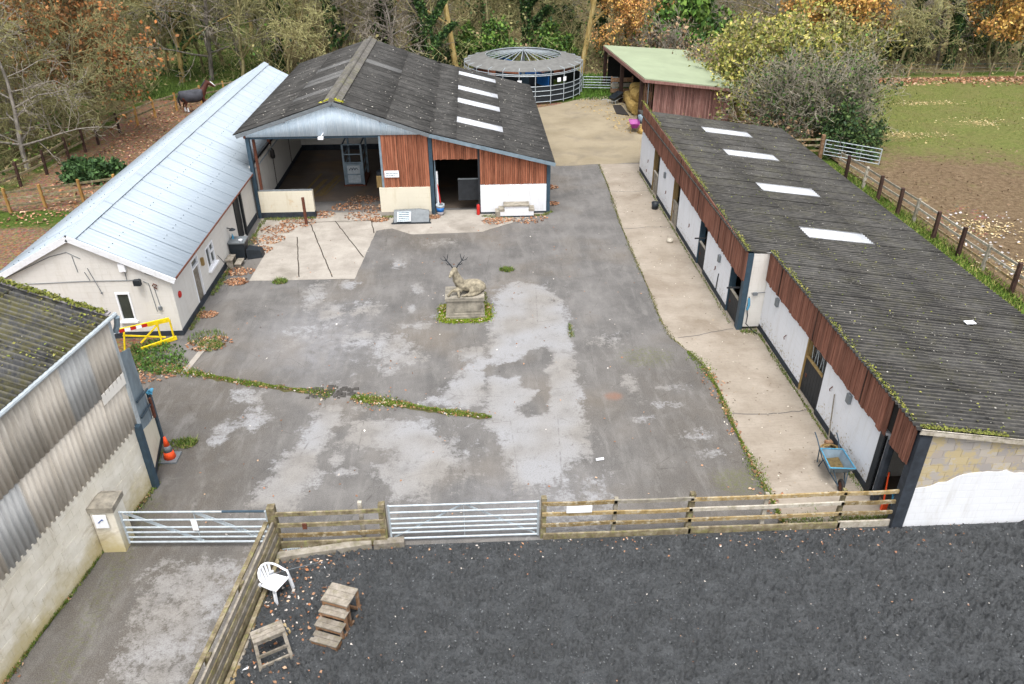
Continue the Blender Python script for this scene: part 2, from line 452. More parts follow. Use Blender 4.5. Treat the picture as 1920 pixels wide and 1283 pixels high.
        col = a.mix(a.ramp(f, (0.66, 0.0), (0.74, spot)), col, lin((190, 184, 168), k))
        col = a.mix(a.ramp(a.noise(0.55, 6, 0.75, None, 0.7), (0.5, 0.0), (0.68, 0.32)), col, lin((138, 137, 134), k)) if k < .7 else col
        if mossamt:
            mm = a.math('ADD', a.math('MULTIPLY', a.noise(0.9, 5, 0.7), 0.6), a.math('MULTIPLY', a.noise(9, 5, 0.8), 0.5))
            col = a.mix(a.ramp(mm, (0.58 - mossamt * 0.1, 0.0), (0.68 - mossamt * 0.1, min(0.85, mossamt))), col, lin(moss, k))
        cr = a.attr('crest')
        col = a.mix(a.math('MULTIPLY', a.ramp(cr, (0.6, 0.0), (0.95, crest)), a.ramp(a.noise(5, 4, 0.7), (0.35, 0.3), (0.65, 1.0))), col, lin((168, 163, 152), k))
        a.bump(a.math('ADD', f, a.noise(60, 2)), 0.35, 0.012)
        MT[key] = a.out(col, 0.9, 0, 0.2)
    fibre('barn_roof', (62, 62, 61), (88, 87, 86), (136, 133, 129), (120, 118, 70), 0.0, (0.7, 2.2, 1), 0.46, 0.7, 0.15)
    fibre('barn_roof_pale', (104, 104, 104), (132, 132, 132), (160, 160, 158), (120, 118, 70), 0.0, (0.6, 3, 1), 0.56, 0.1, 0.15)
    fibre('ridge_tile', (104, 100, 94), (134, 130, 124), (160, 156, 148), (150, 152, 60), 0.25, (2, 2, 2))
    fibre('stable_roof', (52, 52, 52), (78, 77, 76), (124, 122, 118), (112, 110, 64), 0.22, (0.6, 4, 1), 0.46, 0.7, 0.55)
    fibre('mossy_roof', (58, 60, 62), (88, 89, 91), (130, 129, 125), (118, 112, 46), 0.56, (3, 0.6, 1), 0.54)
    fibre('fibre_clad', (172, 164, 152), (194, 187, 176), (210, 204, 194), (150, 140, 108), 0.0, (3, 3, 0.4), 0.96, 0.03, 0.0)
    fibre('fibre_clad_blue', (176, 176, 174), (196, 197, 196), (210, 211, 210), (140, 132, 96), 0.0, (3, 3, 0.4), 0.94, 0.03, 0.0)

    a = Mat('silver_roof')
    n = a.noise(0.7, 5, 0.6); s = a.noise(2.5, 4, 0.6, a.map(a.pos(), (0.35, 3, 1)))
    col = a.ramp(s, (0.3, lin((190, 204, 216), 0.66)), (0.7, lin((202, 215, 226), 0.67)))
    col = a.mix(1.0, col, a.ramp(a.rnd(), (0.0, 0.97), (1.0, 1.03)), 'MULTIPLY')
    col = a.mix(a.ramp(a.noise(5, 5, 0.7), (0.6, 0.0), (0.8, 0.3)), col, lin((214, 224, 232), 0.65))
    MT['silver'] = a.out(col, 0.62, 0.08, 0.3)
    a = Mat('gable_sheet')
    s = a.noise(2.5, 4, 0.6, a.map(a.pos(), (3, 1, 0.2)))
    MT['gable_sheet'] = a.out(a.ramp(s, (0.3, lin((186, 204, 218), 0.92)), (0.7, lin((212, 224, 234), 0.95))), 0.5, 0.15, 0.4)

    # --- masonry
    a = Mat('painted_block')
    n = a.noise(1.6, 5, 0.7); z = a.sep(a.pos())[2]
    c = a.ramp(n, (0.3, lin((206, 199, 182), 0.95)), (0.7, lin((230, 225, 213), 0.98)))
    c = a.mix(1.0, c, a.ramp(a.rnd(), (0.0, 0.95), (1.0, 1.04)), 'MULTIPLY')
    lo = a.math('ADD', z, a.math('MULTIPLY', a.math('SUBTRACT', a.noise(0.8, 6, 0.7), 0.5), 1.8))
    c = a.mix(a.ramp(lo, (0.0, 0.9), (0.8, 0.0)), c, lin((196, 180, 128), 0.85))
    c = a.mix(a.ramp(a.noise(0.7, 6, 0.75, None, 1.0), (0.58, 0.0), (0.68, 0.6)), c, lin((168, 152, 126), 0.85))
    a.bump(a.noise(22, 5, 0.7), 0.3, 0.012)
    MT['block'] = a.out(c, 0.9)
    a = Mat('bare_block')
    n = a.noise(2.6, 6, 0.7, None, 0.4)
    c = a.ramp(a.rnd(), (0.0, lin((168, 162, 158), 0.75)), (0.6, lin((196, 188, 176), 0.78)), (1.0, lin((180, 170, 160), 0.75)))
    c = a.mix(a.ramp(n, (0.5, 0.0), (0.56, 0.85)), c, lin((198, 180, 136), 0.78))
    a.bump(a.noise(26, 5, 0.7), 0.35, 0.012)
    MT['bare_block'] = a.out(c, 0.9)
    MT['mortar'] = plain('mortar', (196, 188, 168), 0.8, 0.95, 0.3, 8)

    # --- scattered small pieces tinted per piece
    a = Mat('tinted_pieces')
    MT['tint'] = a.out(a.attr('tint', True), 0.8, 0, 0.2)
    a = Mat('foliage_tint')
    t = a.attr('tint', True)
    t = a.mix(1.0, t, a.ramp(a.rnd(), (0.0, 0.75), (1.0, 1.2)), 'MULTIPLY')
    a.b.inputs['Subsurface Weight'].default_value = 0.0
    MT['foliage'] = a.out(t, 0.7, 0, 0.25)
    def bark(key, c0, c1, c2):
        a = Mat(key)
        n = a.noise(3.0, 5, 0.7, a.map(a.pos(), (2, 2, 0.5))); r = a.rnd()
        c = a.ramp(n, (0.3, lin(c0, 1.05)), (0.5, lin(c1, 1.05)), (0.72, lin(c2, 1.05)))
        c = a.mix(1.0, c, a.ramp(r, (0.0, 0.7), (1.0, 1.25)), 'MULTIPLY')
        a.bump(a.noise(14, 4), 0.4, 0.02)
        MT[key] = a.out(c, 0.9, 0, 0.15)
    bark('bark', (78, 74, 56), (124, 116, 84), (158, 152, 112))
    bark('bark_yellow', (120, 100, 58), (164, 142, 90), (190, 172, 124))
    bark('bark_grey', (84, 80, 74), (128, 122, 114), (164, 158, 148))
    bark('twig_olive', (108, 106, 70), (148, 145, 100), (184, 180, 136))
    bark('twig_grey', (108, 102, 92), (146, 138, 126), (180, 172, 158))
    bark('twig_thicket', (92, 88, 78), (128, 122, 108), (164, 157, 142))
    bark('twig_dark', (62, 56, 42), (98, 88, 64), (130, 118, 86))
make_materials()
# ------------------------------------------------------------------ ground sheets
def pip(poly, X, Y):
    """signed distance (positive inside) of points to a polygon"""
    P = np.array(poly, float); Q = np.roll(P, -1, 0)
    ins = np.zeros(X.shape, bool); dmin = np.full(X.shape, 1e9)
    for (x0, y0), (x1, y1) in zip(P, Q):
        c = ((y0 > Y) != (y1 > Y)) & (X < (x1 - x0) * (Y - y0) / (y1 - y0 + 1e-12) + x0)
        ins ^= c
        dx, dy = x1 - x0, y1 - y0
        t = np.clip(((X - x0) * dx + (Y - y0) * dy) / (dx * dx + dy * dy + 1e-12), 0, 1)
        dmin = np.minimum(dmin, np.hypot(X - x0 - t * dx, Y - y0 - t * dy))
    return np.where(ins, dmin, -dmin)

def sstep(a, b, x):
    t = np.clip((x - a) / (b - a), 0, 1); return t * t * (3 - 2 * t)

def fnoise(X, Y, s, seed=0, oct=4):
    """cheap tiling-free value noise on arrays, about -1..1"""
    rs = np.random.RandomState(seed); out = np.zeros(X.shape); amp = 1.0
    for o in range(oct):
        for k in range(3):
            a = rs.rand() * 6.28; f = s * (2 ** o) * (0.7 + 0.6 * rs.rand()); ph = rs.rand() * 6.28
            b = rs.rand() * 6.28
            out += amp * np.sin(f * (X * math.cos(a) + Y * math.sin(a)) + ph + 1.3 * np.sin(f * 0.7 * (X * math.cos(b) + Y * math.sin(b)) + ph * 2))/3
        amp *= 0.55
    return out

def grid_sheet(name, x0, x1, y0, y1, step, zfun, m, attrs=None, keep=None, sx=None):
    nx = int(round((x1 - x0) / (sx or step))) + 1; ny = int(round((y1 - y0) / step)) + 1
    X, Y = np.meshgrid(np.linspace(x0, x1, nx), np.linspace(y0, y1, ny))
    Z = zfun(X, Y) if callable(zfun) else np.full(X.shape, zfun)
    V = np.stack([X.ravel(), Y.ravel(), Z.ravel()], 1)
    i = np.arange(nx * ny).reshape(ny, nx)
    F = np.stack([i[:-1, :-1].ravel(), i[:-1, 1:].ravel(), i[1:, 1:].ravel(), i[1:, :-1].ravel()], 1)
    if keep is not None:
        k = keep(X, Y).ravel(); F = F[k[F].all(1)]
    at = {n: f(X, Y).ravel() for n, f in (attrs or {}).items()}
    o = np_mesh(name, V, F, m, None, True, at)
    return tag(o, kind='structure')

WEAR = [[(0.7, 27.49), (1.55, 28.66), (2.7, 28.19), (3.17, 26.98), (3.29, 25.65), (3.26, 23.29), (3.21, 20.17), (3.11, 18.6), (3.21, 18.33), (3.04, 17.05), (2.36, 16.94), (1.89, 16.04), (0.85, 16.1), (0.67, 17.46), (0.5, 18.35), (0.03, 18.77), (0.26, 21.72), (0.43, 24.59)],
 [(0.21, 23.57), (-0.54, 23.32), (-0.82, 22.97), (-0.26, 22.59), (-0.71, 21.58), (-1.3, 20.51), (-1.86, 20.22), (-0.5, 19.79), (0.05, 19.88), (0.21, 21.72)],
 [(-4.95, 20.1), (-4.51, 20.13), (-4.34, 19.28), (-4.46, 19.02), (-4.49, 17.87), (-4.68, 17.76), (-4.62, 17.28), (-4.66, 16.49), (-4.95, 16.07), (-5.04, 15.46), (-5.65, 15.39), (-6.16, 15.52), (-6.12, 16.24), (-5.83, 16.88), (-5.88, 17.46), (-5.37, 17.96), (-5.17, 18.28), (-5.18, 19.06)],
 [(-3.77, 19.14), (-2.81, 19.2), (-1.6, 19.13), (-1.28, 18.34), (-0.77, 17.54), (-0.86, 16.82), (-1.66, 16.17), (-1.46, 15.69), (-2.43, 15.74), (-2.43, 16.28), (-3.05, 16.51), (-3.0, 17.07), (-2.39, 17.41), (-2.51, 17.78), (-4.28, 18.2), (-3.84, 18.56)]]
WEAR_SOFT = [(-8.07, 12.71), (-7.85, 13.84), (-5.7, 13.9), (-5.72, 12.43), (-6.16, 10.37), (-6.4, 8), (-8.2, 8), (-7.79, 10.46)]
DARKHOLE = [(0.23, 21.92), (1.16, 22.41), (1.7, 22.94), (2.25, 23.23), (2.52, 22.89), (2.26, 22.04), (2.22, 20.81), (1.97, 19.43), (1.4, 19.21), (1.11, 19.56), (1.74, 20.26), (1.87, 20.64), (1.18, 20.87), (1.34, 21.46), (0.33, 21.61)]
BLOTS = [(-3.38, 30.61, 0.41, 0.49), (-2.42, 28.15, 0.34, 0.58), (-2.56, 26.55, 0.16, 0.44), (-4.35, 26.6, 0.62, 0.75), (-5.58, 26.24, 0.51, 0.86), (-4.25, 24.19, 0.54, 0.57), (-3.08, 23.64, 0.75, 0.92), (-2.83, 22.84, 0.83, 0.7), (-3.06, 22.07, 0.36, 0.4), (-2.33, 25.06, 0.69, 0.32), (-6.51, 27.72, 0.47, 1.17), (-5.25, 28.7, 0.39, 0.5), (-7.45, 20.77, 0.51, 0.43), (-6.95, 19.51, 0.52, 0.7), (-7.73, 18.88, 0.35, 0.58), (-3.97, 19.93, 0.13, 0.14), (-4.11, 17.34, 0.21, 0.33), (-3.87, 16.89, 0.36, 0.23), (4.89, 20.91, 0.24, 0.56)]
BLOTS_SOFT = [(5.65, 19.63, 0.83, 0.29), (4.91, 18.91, 0.57, 0.33), (6.45, 18.07, 0.55, 0.36), (6.14, 20.53, 0.69, 0.24), (6.52, 17.14, 0.69, 0.24), (-1.78, 32.84, 0.97, 0.49), (4.6, 23.6, .8, .6), (-1.2, 17.3, 1.2, 1.2)]

def wear(X, Y):
    w = np.zeros(X.shape)
    q = .10 * fnoise(X, Y, 2.2, 4) + .05 * fnoise(X, Y, 7, 14, 2)
    for p in WEAR: w = np.maximum(w, .82 * sstep(-0.6, 0.40, pip(p, X, Y) + q))
    w = np.maximum(w, 0.62 * sstep(-0.7, 0.6, pip(WEAR_SOFT, X, Y) + q))
    for x, y, a, b in BLOTS:
        d = np.sqrt(((X - x) / a) ** 2 + ((Y - y) / b) ** 2)
        w = np.maximum(w, 0.66 * (1 - sstep(0.2, 2.0, d + q * 2.8)))
    for x, y, a, b in BLOTS_SOFT:
        d = np.sqrt(((X - x) / a) ** 2 + ((Y - y) / b) ** 2)
        w = np.maximum(w, 0.47 * (1 - sstep(0.3, 1.9, d + q * 2)))
    big = sstep(0.0, 1.0, fnoise(X, Y, .55, 21, 4)) * sstep(-9.5, -7, X) * (1 - sstep(3.0, 4.5, X)) * (1 - sstep(27, 30, Y))
    w = np.maximum(w, 0.46 * big)
    h = sstep(-0.2, 0.2, pip(DARKHOLE, X, Y) + q)
    return w * (1 - .9 * h)
def soft(X, Y):
    s = 0.9 * (1 - sstep(0.2, 1.5, np.hypot((X + 5.9) / 2.2, (Y - 24.4) / 2.6)))
    s = np.maximum(s, 0.5 * (1 - sstep(0.3, 1.3, np.hypot((X - 1.2) / 2.6, (Y - 15.3) / 1.6))))
    return s + 0.12
def moss_y(X, Y):
    m = 0.55 * (1 - sstep(0.3, 1.4, np.hypot((X - 5.75) / 1.5, (Y - 22.46) / 1.1)))
    m = np.maximum(m, 0.6 * (1 - sstep(0.3, 1.4, np.hypot((X - 6.9) / 1.0, (Y - 15.9) / 0.9))))
    m = np.maximum(m, 0.5 * (1 - sstep(0, 1.2, np.abs(X + 8.8) + np.maximum(0, Y - 16))))
    return m
def damp(X, Y):
    d = sstep(-5.2, -7.6, X) * (1 - sstep(21, 23.5, Y)) * .95
    d = np.maximum(d, .75 * sstep(2.0, 6.5, X) * (1 - sstep(21, 25, Y)))
    return np.maximum(d, .6 * (1 - sstep(.3, 1.3, np.hypot((X + 2.5) / 2.2, (Y - 33) / 1.6))))
def rusty(X, Y): return .9 * (1 - sstep(.4, 1.3, np.hypot((X - 4.22) / .3, (Y - 20.15) / .24)))
grid_sheet('yard', -11.6, 10.4, 5.0, 47.0, 0.09, 0.0, MT['asphalt'], {'wear': wear, 'soft': soft, 'moss': moss_y, 'damp': damp, 'rust': rusty}, lambda X, Y: (Y > 13.85) | (X < -4.6))

def poly_sheet(name, poly, z, m, th=0.0):
    b = MB(); n = len(poly)
    b.add([(x, y, z) for x, y in poly], [tuple(range(n))])
    if th: b.add([(x, y, z) for x, y in poly] + [(x, y, z - th) for x, y in poly], [(i, (i + 1) % n, n + (i + 1) % n, n + i) for i in range(n)])
    o = b.build(name, m)
    if o.data.polygons[0].normal.z < 0: o.data.flip_normals()
    return tag(o, kind='structure')

def ragged(line, step=0.25, amp=0.05, seed=1):
    rr = random.Random(seed); out = []
    for (x0, y0), (x1, y1) in zip(line, line[1:]):
        n = max(1, int(math.hypot(x1 - x0, y1 - y0) / step))
        for i in range(n):
            t = i / n; out.append((x0 + (x1 - x0) * t + rr.uniform(-amp, amp), y0 + (y1 - y0) * t + rr.uniform(-amp, amp)))
    return out + [line[-1]]

KERB = [(7.28, 43.8), (7.19, 39.95), (6.93, 34.59), (6.87, 30.57), (6.87, 27.71), (6.79, 25.04), (6.89, 23.72), (7.26, 22.7), (7.57, 21.64), (7.63, 20.35), (7.55, 18.35), (7.56, 16.61), (7.6, 15.39), (7.59, 14.2)]
poly_sheet('concrete_path', ragged(KERB, 0.3, 0.035) + [(10.55, 14.2), (10.55, 24.2), (9.6, 24.2), (9.6, 43.8)], 0.012, MT['path_concrete'], 0.03)
PAD = [(-9.4, 29.28), (-5.08, 29.24), (-4.7, 34.4), (-3.99, 34.65), (-3.05, 33.85), (-0.81, 33.92), (0.31, 33.98), (1.35, 34.78), (2.84, 35.88), (3.46, 36.3)]
poly_sheet('concrete_pad', ragged(PAD, 0.4, 0.02, 3) + [(3.5, 36.9), (-10.5, 36.9), (-10.4, 34.5), (-9.36, 31.8)], 0.008, MT['pad_concrete'], 0.02)
b = MB()
for (x0, y0), (x1, y1) in [((-8.3, 33.84), (-7.41, 29.52)), ((-7.97, 35.47), (-6.03, 29.44)), ((-6.83, 35.74), (-4.95, 31.36)), ((-5.13, 36.0), (-4.78, 34.1)), ((-9.3, 35.6), (-4.4, 35.75))]:
    ln = ragged([(x0, y0), (x1, y1)], 0.3, 0.015, 5); d = Vector((x1 - x0, y1 - y0)).normalized(); n = Vector((-d.y, d.x)) * 0.022
    for p, q in zip(ln, ln[1:]): b.add([(p[0] - n.x, p[1] - n.y, .0125), (p[0] + n.x, p[1] + n.y, .0125), (q[0] + n.x, q[1] + n.y, .0125), (q[0] - n.x, q[1] - n.y, .0125)], [(0, 1, 2, 3)])
tag(b.build('drain_joint', plain('joint_dirt', (72, 62, 52), .6, .95, .4, 6)), kind='structure')
b = MB()
for ln in ([(7.14, 23.63), (7.9, 23.82), (8.67, 24.05), (9.3, 24.2)], [(6.95, 33.9), (8.2, 34.1), (9.35, 34.0)], [(7.1, 39.2), (8.3, 39.0), (9.4, 39.2)], [(7.62, 19.0), (8.8, 18.9), (10.2, 19.05)]):
    l2 = ragged(ln, 0.2, 0.03, 8)
    for p, q in zip(l2, l2[1:]): b.add([(p[0], p[1] - .012, .016), (p[0], p[1] + .012, .016), (q[0], q[1] + .012, .016), (q[0], q[1] - .012, .016)], [(0, 1, 2, 3)])
tag(b.build('path_joint', MT['plinth']), kind='structure')
poly_sheet('back_apron', ragged([(3.6, 43.7), (5.4, 43.65), (7.28, 43.86), (9.88, 44.0)], .4, .06, 2) + [(11.9, 44.2), (11.9, 53.0), (11.6, 57.5), (10.5, 60.8), (8.5, 60.2), (6.5, 58.4), (4.5, 57.2), (3.6, 56.5)], 0.006, MT['apron'], 0.02)
# timber edged slab and kerb stub in the lower left of the yard
poly_sheet('kerb_stone', [(-9.98, 22.35), (-9.78, 22.35), (-9.5, 24.5), (-9.7, 24.5)], 0.03, MT['pad_concrete'], 0.04)

# riding arena
def arena_keep(X, Y): return (X > -5.05 + (Y - 14.0) * 0.1 - 0.12) & (Y < 14.02)
HR = np.random.RandomState(17)
def hoofed(X, Y):
    Z = 0.02 + 0.010 * fnoise(X, Y, 6, 3, 3) + 0.010 * np.abs(fnoise(X, Y, 19, 11, 3)) + HR.normal(size=X.shape) * .0035
    x0, y0 = X[0, 0], Y[0, 0]; sx, sy = X[0, 1] - X[0, 0], Y[1, 0] - Y[0, 0]
    for _ in range(4600):                       # hoof prints: a crescent pressed in, its rim pushed up
        hx, hy, a = HR.uniform(X[0, 0], X[0, -1]), HR.uniform(Y[0, 0], Y[-1, 0]), HR.rand() * 6.283
        i0, i1 = int((hx - .19 - x0) / sx), int((hx + .19 - x0) / sx) + 1; j0, j1 = int((hy - .19 - y0) / sy), int((hy + .19 - y0) / sy) + 1
        i0, j0 = max(i0, 0), max(j0, 0)
        px, py = X[j0:j1, i0:i1] - hx, Y[j0:j1, i0:i1] - hy
        if px.size == 0: continue
        r = np.hypot(px, py); front = (np.cos(np.arctan2(py, px) - a) > -.55)
        Z[j0:j1, i0:i1] += front * (-.075 * np.exp(-((r - .065) / .03) ** 2) + .055 * np.exp(-((r - .125) / .028) ** 2)) * HR.uniform(.5, 1.2)
    return np.maximum(.004 + (Z + .016) * sstep(0, .3, 14.02 - Y) * sstep(0, .3, X - (-5.05 + (Y - 14.0) * .1 - .1)), .002)
grid_sheet('riding_arena', -6.2, 14.2, 8.9, 14.04, 0.034, hoofed, MT['arena'], None, arena_keep)
grid_sheet('arena_rest', -7.5, 26.0, 3.0, 14.02, 0.3, 0.004, MT['arena'], None, lambda X, Y: arena_keep(X, Y) & ~((X < 14.0) & (X > -6) & (Y > 9.1)))

# pasture right of the stables
def mud(X, Y):
    m = sstep(-7, 8, 45 - Y + (X - 26) * -0.6 + 3 * fnoise(X, Y, .3, 2, 3))
    return np.clip(m + 0.25 * fnoise(X, Y, .8, 5, 3), 0, 1)
def straw(X, Y):
    s = np.zeros(X.shape)
    for x, y, a, b_ in [(33.5, 56.8, 3.6, 0.9), (28.0, 48.6, 3.2, 1.3), (34, 51.2, 2.4, 1.6), (24, 33, 1.6, 1.2), (22.6, 28.8, 1.6, 1.0), (23, 37, 1.2, 1)]:
        s = np.maximum(s, 1 - sstep(0.0, 1.5, np.hypot((X - x) / a, (Y - y) / b_) + .35 * fnoise(X, Y, 1.4, 31, 3)))
    return s * 0.5
grid_sheet('pasture', 21.2, 75.0, 18.0, 66.0, 0.25, lambda X, Y: 0.02 + 0.045 * fnoise(X, Y, 3.2, 1, 4) * mud(X, Y) + 0.05 * fnoise(X, Y, .5, 6, 2), MT['pasture'], {'mud': mud, 'straw': straw})

# the wide ground: woodland floor rising gently far behind
def terr(X, Y):
    z = -0.05 + 0.0 * X
    far = sstep(72, 140, Y) * 9 + sstep(140, 400, Y) * 20
    side = sstep(34, 90, -X) * 7
    edge = sstep(13, 15, np.maximum(-X + 0, 0)) * 0
    return z + far + side + 0.10 * fnoise(X, Y, .35, 8, 3) * sstep(62, 75, np.maximum(Y, -X * 2.6)) + edge
def green(X, Y):
    g = sstep(58, 60, Y) * sstep(4.5, 6.5, X) * (1 - sstep(66, 70, Y)) * 0.8
    g = np.maximum(g, 0.5 * sstep(23.5, 25, -X) * (1 - sstep(30, 36, -X)))
    g = np.maximum(g, 0.8 * sstep(61, 64, Y) * sstep(17, 20, -X) * (1 - sstep(26, 30, -X)))
    g = np.maximum(g, 0.7 * sstep(35.5, 36.2, Y) * (1 - sstep(38, 38.8, Y)) * sstep(15, 16, -X))
    g = np.maximum(g, 0.85 * sstep(17, 17.4, X) * (1 - sstep(21.4, 21.9, X)) * (1 - sstep(46, 50, Y)))
    return g
def tgrid(name, x0, x1, y0, y1, st):
    return grid_sheet(name, x0, x1, y0, y1, st, terr, MT['litter'], {'green': green, 'wood': lambda X, Y: np.maximum(.8 * sstep(63, 67, Y), .7 * sstep(24.5, 27, -X))})
tgrid('woodland_floor', -60, 76, -20, 150, 1.0)
def ringk(X, Y): return ~((X > -59) & (X < 75) & (Y > -19) & (Y < 149))
grid_sheet('surrounding_ground', -600, 600, -200, 900, 20.0, lambda X, Y: terr(X, Y) - 0.3, MT['litter'], {'green': lambda X, Y: 0.3 + 0 * X, 'wood': lambda X, Y: 0.8 + 0 * X}, ringk)
# ------------------------------------------------------------------ shared building pieces
def unit_box_mesh(name, m, bev=0.0):
    b = MB().box(-.5, .5, -.5, .5, 0, 1)
    me = b.mesh(name); me.materials.append(m); return me
def lerp(a, b, t): return a + (b - a) * t
def vl(p, q, t): return Vector(p).lerp(Vector(q), t)

def corr(name, m, parent, p00, p10, p01, p11, waves, amp=0.025, seg=6, th=0.008, shape='sine', tilt=0.0):
    """corrugated sheet over a quad: u (p00->p10) crosses the corrugations, v (p00->p01) runs along them"""
    n = waves * seg + 1
    p00, p10, p01, p11 = map(Vector, (p00, p10, p01, p11))
    nr = (p10 - p00).cross(p01 - p00).normalized()
    if nr.z < -0.01: nr = -nr
    V = []; H_ = []
    for v in (0, 1):
        for i in range(n):
            u = i / (n - 1); ph = u * waves
            if shape == 'sine': h = math.cos(2 * math.pi * ph)
            else:
                f = ph % 1.0; h = 1.0 if f < 0.18 or f > 0.82 else (-1.0 if 0.3 < f < 0.7 else 0.0)
            q = p00.lerp(p10, u).lerp(p01.lerp(p11, u), v) + nr * (amp * h + tilt * v)
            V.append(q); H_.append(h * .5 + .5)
    T = len(V)
    V += [q - nr * th for q in V]
    F = []
    for i in range(n - 1):
        F += [(i, i + 1, n + i + 1, n + i), (T + i + 1, T + i, T + n + i, T + n + i + 1), (i + 1, i, T + i, T + i + 1), (n + i, n + i + 1, T + n + i + 1, T + n + i)]
    F += [(0, n, T + n, T), (n + n - 1, n - 1, T + n - 1, T + n + n - 1)]
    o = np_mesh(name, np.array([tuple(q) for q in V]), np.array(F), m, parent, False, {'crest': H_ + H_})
    return o

RB = random.Random(77)
# ================================================================== long low building with the silver roof
lb = thing('long_outbuilding', 'long low cream rendered outbuilding with ribbed silver metal roof, left of the yard', 'building', (-13.7, 24.9, 0))
LX, LXL, LY0, LY1 = -10.7, -16.7, 24.9, 54.0
EZ, RZ, RX = 2.31, 3.95, -13.7
wb = MB()
def wall_with_holes_x(b, x0, x1, y0, y1, z0, z1, holes):
    """wall in the Y-Z plane between x0 and x1 with rectangular openings (ya, yb, za, zb)"""
    ys = sorted({y0, y1, *[h[0] for h in holes], *[h[1] for h in holes]})
    for a, c in zip(ys, ys[1:]):
        hs_ = [h for h in holes if h[0] <= a + 1e-6 and h[1] >= c - 1e-6]
        if not hs_: b.box(x0, x1, a, c, z0, z1); continue
        h = hs_[0]
        if h[2] > z0 + .01: b.box(x0, x1, a, c, z0, h[2])
        if h[3] < z1 - .01: b.box(x0, x1, a, c, h[3], z1)
def wall_with_holes_y(b, y0, y1, x0, x1, z0, z1, holes):
    xs = sorted({x0, x1, *[h[0] for h in holes], *[h[1] for h in holes]})
    for a, c in zip(xs, xs[1:]):
        hs_ = [h for h in holes if h[0] <= a + 1e-6 and h[1] >= c - 1e-6]
        if not hs_: b.box(a, c, y0, y1, z0, z1); continue
        h = hs_[0]
        if h[2] > z0 + .01: b.box(a, c, y0, y1, z0, h[2])
        if h[3] < z1 - .01: b.box(a, c, y0, y1, h[3], z1)
DOOR = (26.95, 27.75, 0.0, 1.95); WINS = (28.65, 29.65, .8, 1.72); BDOOR = (33.15, 34.2, 0.05, 2.12)
wall_with_holes_x(wb, LX - .22, LX, LY0, LY1, 0, EZ - .06, [DOOR, WINS, BDOOR])
wb.box(LXL, LXL + .22, LY0, LY1, 0, EZ - .06)
GW = (-12.7, -12.2, .66, 1.78)
wall_with_holes_y(wb, LY0 - .02, LY0 + .2, LXL, LX + .001, 0, EZ - .06, [GW])
wb.prism([(LXL, LY0 - .02, EZ - .06), (LX + .001, LY0 - .02, EZ - .06), (RX, LY0 - .02, RZ - .1)], (0, 0, 0), (0, .2, 0))
wb.prism([(LXL, LY1, EZ - .06), (LX, LY1, EZ - .06), (RX, LY1, RZ - .1)], (0, -.2, 0), (0, 0, 0))
wb.build('wall', MT['cream_render'], lb)
MB().box(LX, LX + .03, LY0 - .02, 33.1, -.05, .24).box(LX, LX + .03, 34.25, 36.3, -.05, .3).box(LXL, LX + .03, LY0 - .05, LY0 - .02, -.05, .2).build('plinth', MT['plinth'], lb)
MB().box(LX - 4, LX - .25, LY0 + .3, LY1 - .3, .0, .02).build('floor', MT['floor_dark'], lb)
NP = 29
for side, xe in ((1, LX + .2), (-1, LXL - .2)):
    for i in range(NP):
        ya, yb = LY0 - .12 + i * (LY1 + .3 - LY0) / NP, LY0 - .12 + (i + 1) * (LY1 + .3 - LY0) / NP + .02
        zt, ze = RZ + .03, EZ - .01
        j = RB.uniform(-.006, .006)
        corr('roof_panel', MT['silver'], lb, (RX, yb, zt + j), (RX, ya, zt + j), (xe, yb, ze + j), (xe, ya, ze + j), 4, .005, 8, .005, 'box')
b = MB()
for side, xe in ((1, LX + .2), (-1, LXL - .2)):
    for i in range(NP):
        y = LY0 - .1 + i * (LY1 + .3 - LY0) / NP
        b.add([(RX + side * .2, y - .008, RZ - .045), (RX + side * .2, y + .008, RZ - .045), (xe, y + .008, EZ + .012), (xe, y - .008, EZ + .012)], [(0, 1, 2, 3)])
        for t in (.35, .68):
            x = RX + (xe - RX) * t + RB.uniform(-.03, .03); z = lerp(RZ + .03, EZ - .01, t)
            for yy in (y + .3, y + .62): b.box(x - .012, x + .012, yy - .012, yy + .012, z, z + .025)
tag(b.build('seams_and_screws', MT['steel_blue'], lb), kind='stuff')
ridge_y = [LY0 - .14, 28.0, 31.2, 34.4, 37.6, 40.8, 44.0, 47.2, 50.4, LY1 + .32]
for a, c in zip(ridge_y, ridge_y[1:]):
    MB().hexa([(RX - .28, a, RZ - .09), (RX, a, RZ + .06), (RX, c + .05, RZ + .06), (RX - .28, c + .05, RZ - .09), (RX - .28, a, RZ - .075), (RX, a, RZ + .075), (RX, c + .05, RZ + .075), (RX - .28, c + .05, RZ - .075)]).hexa(
        [(RX, a, RZ + .06), (RX + .28, a, RZ - .09), (RX + .28, c + .05, RZ - .09), (RX, c + .05, RZ + .06), (RX, a, RZ + .075), (RX + .28, a, RZ - .075), (RX + .28, c + .05, RZ - .075), (RX, c + .05, RZ + .075)]).build('ridge_cap', MT['silver'], lb)
for s, xe in ((1, LX + .22), (-1, LXL - .22)):
    MB().beam((RX, LY0 - .16, RZ - .06), (xe, LY0 - .16, EZ - .09), .05, .2).build('bargeboard', MT['white_paint'], lb)
MB().tube([(LX + .2, LY0 - .05, EZ - .05), (LX + .2, 36.2, EZ - .05)], .038, 8).build('gutter', MT['rust'], lb)
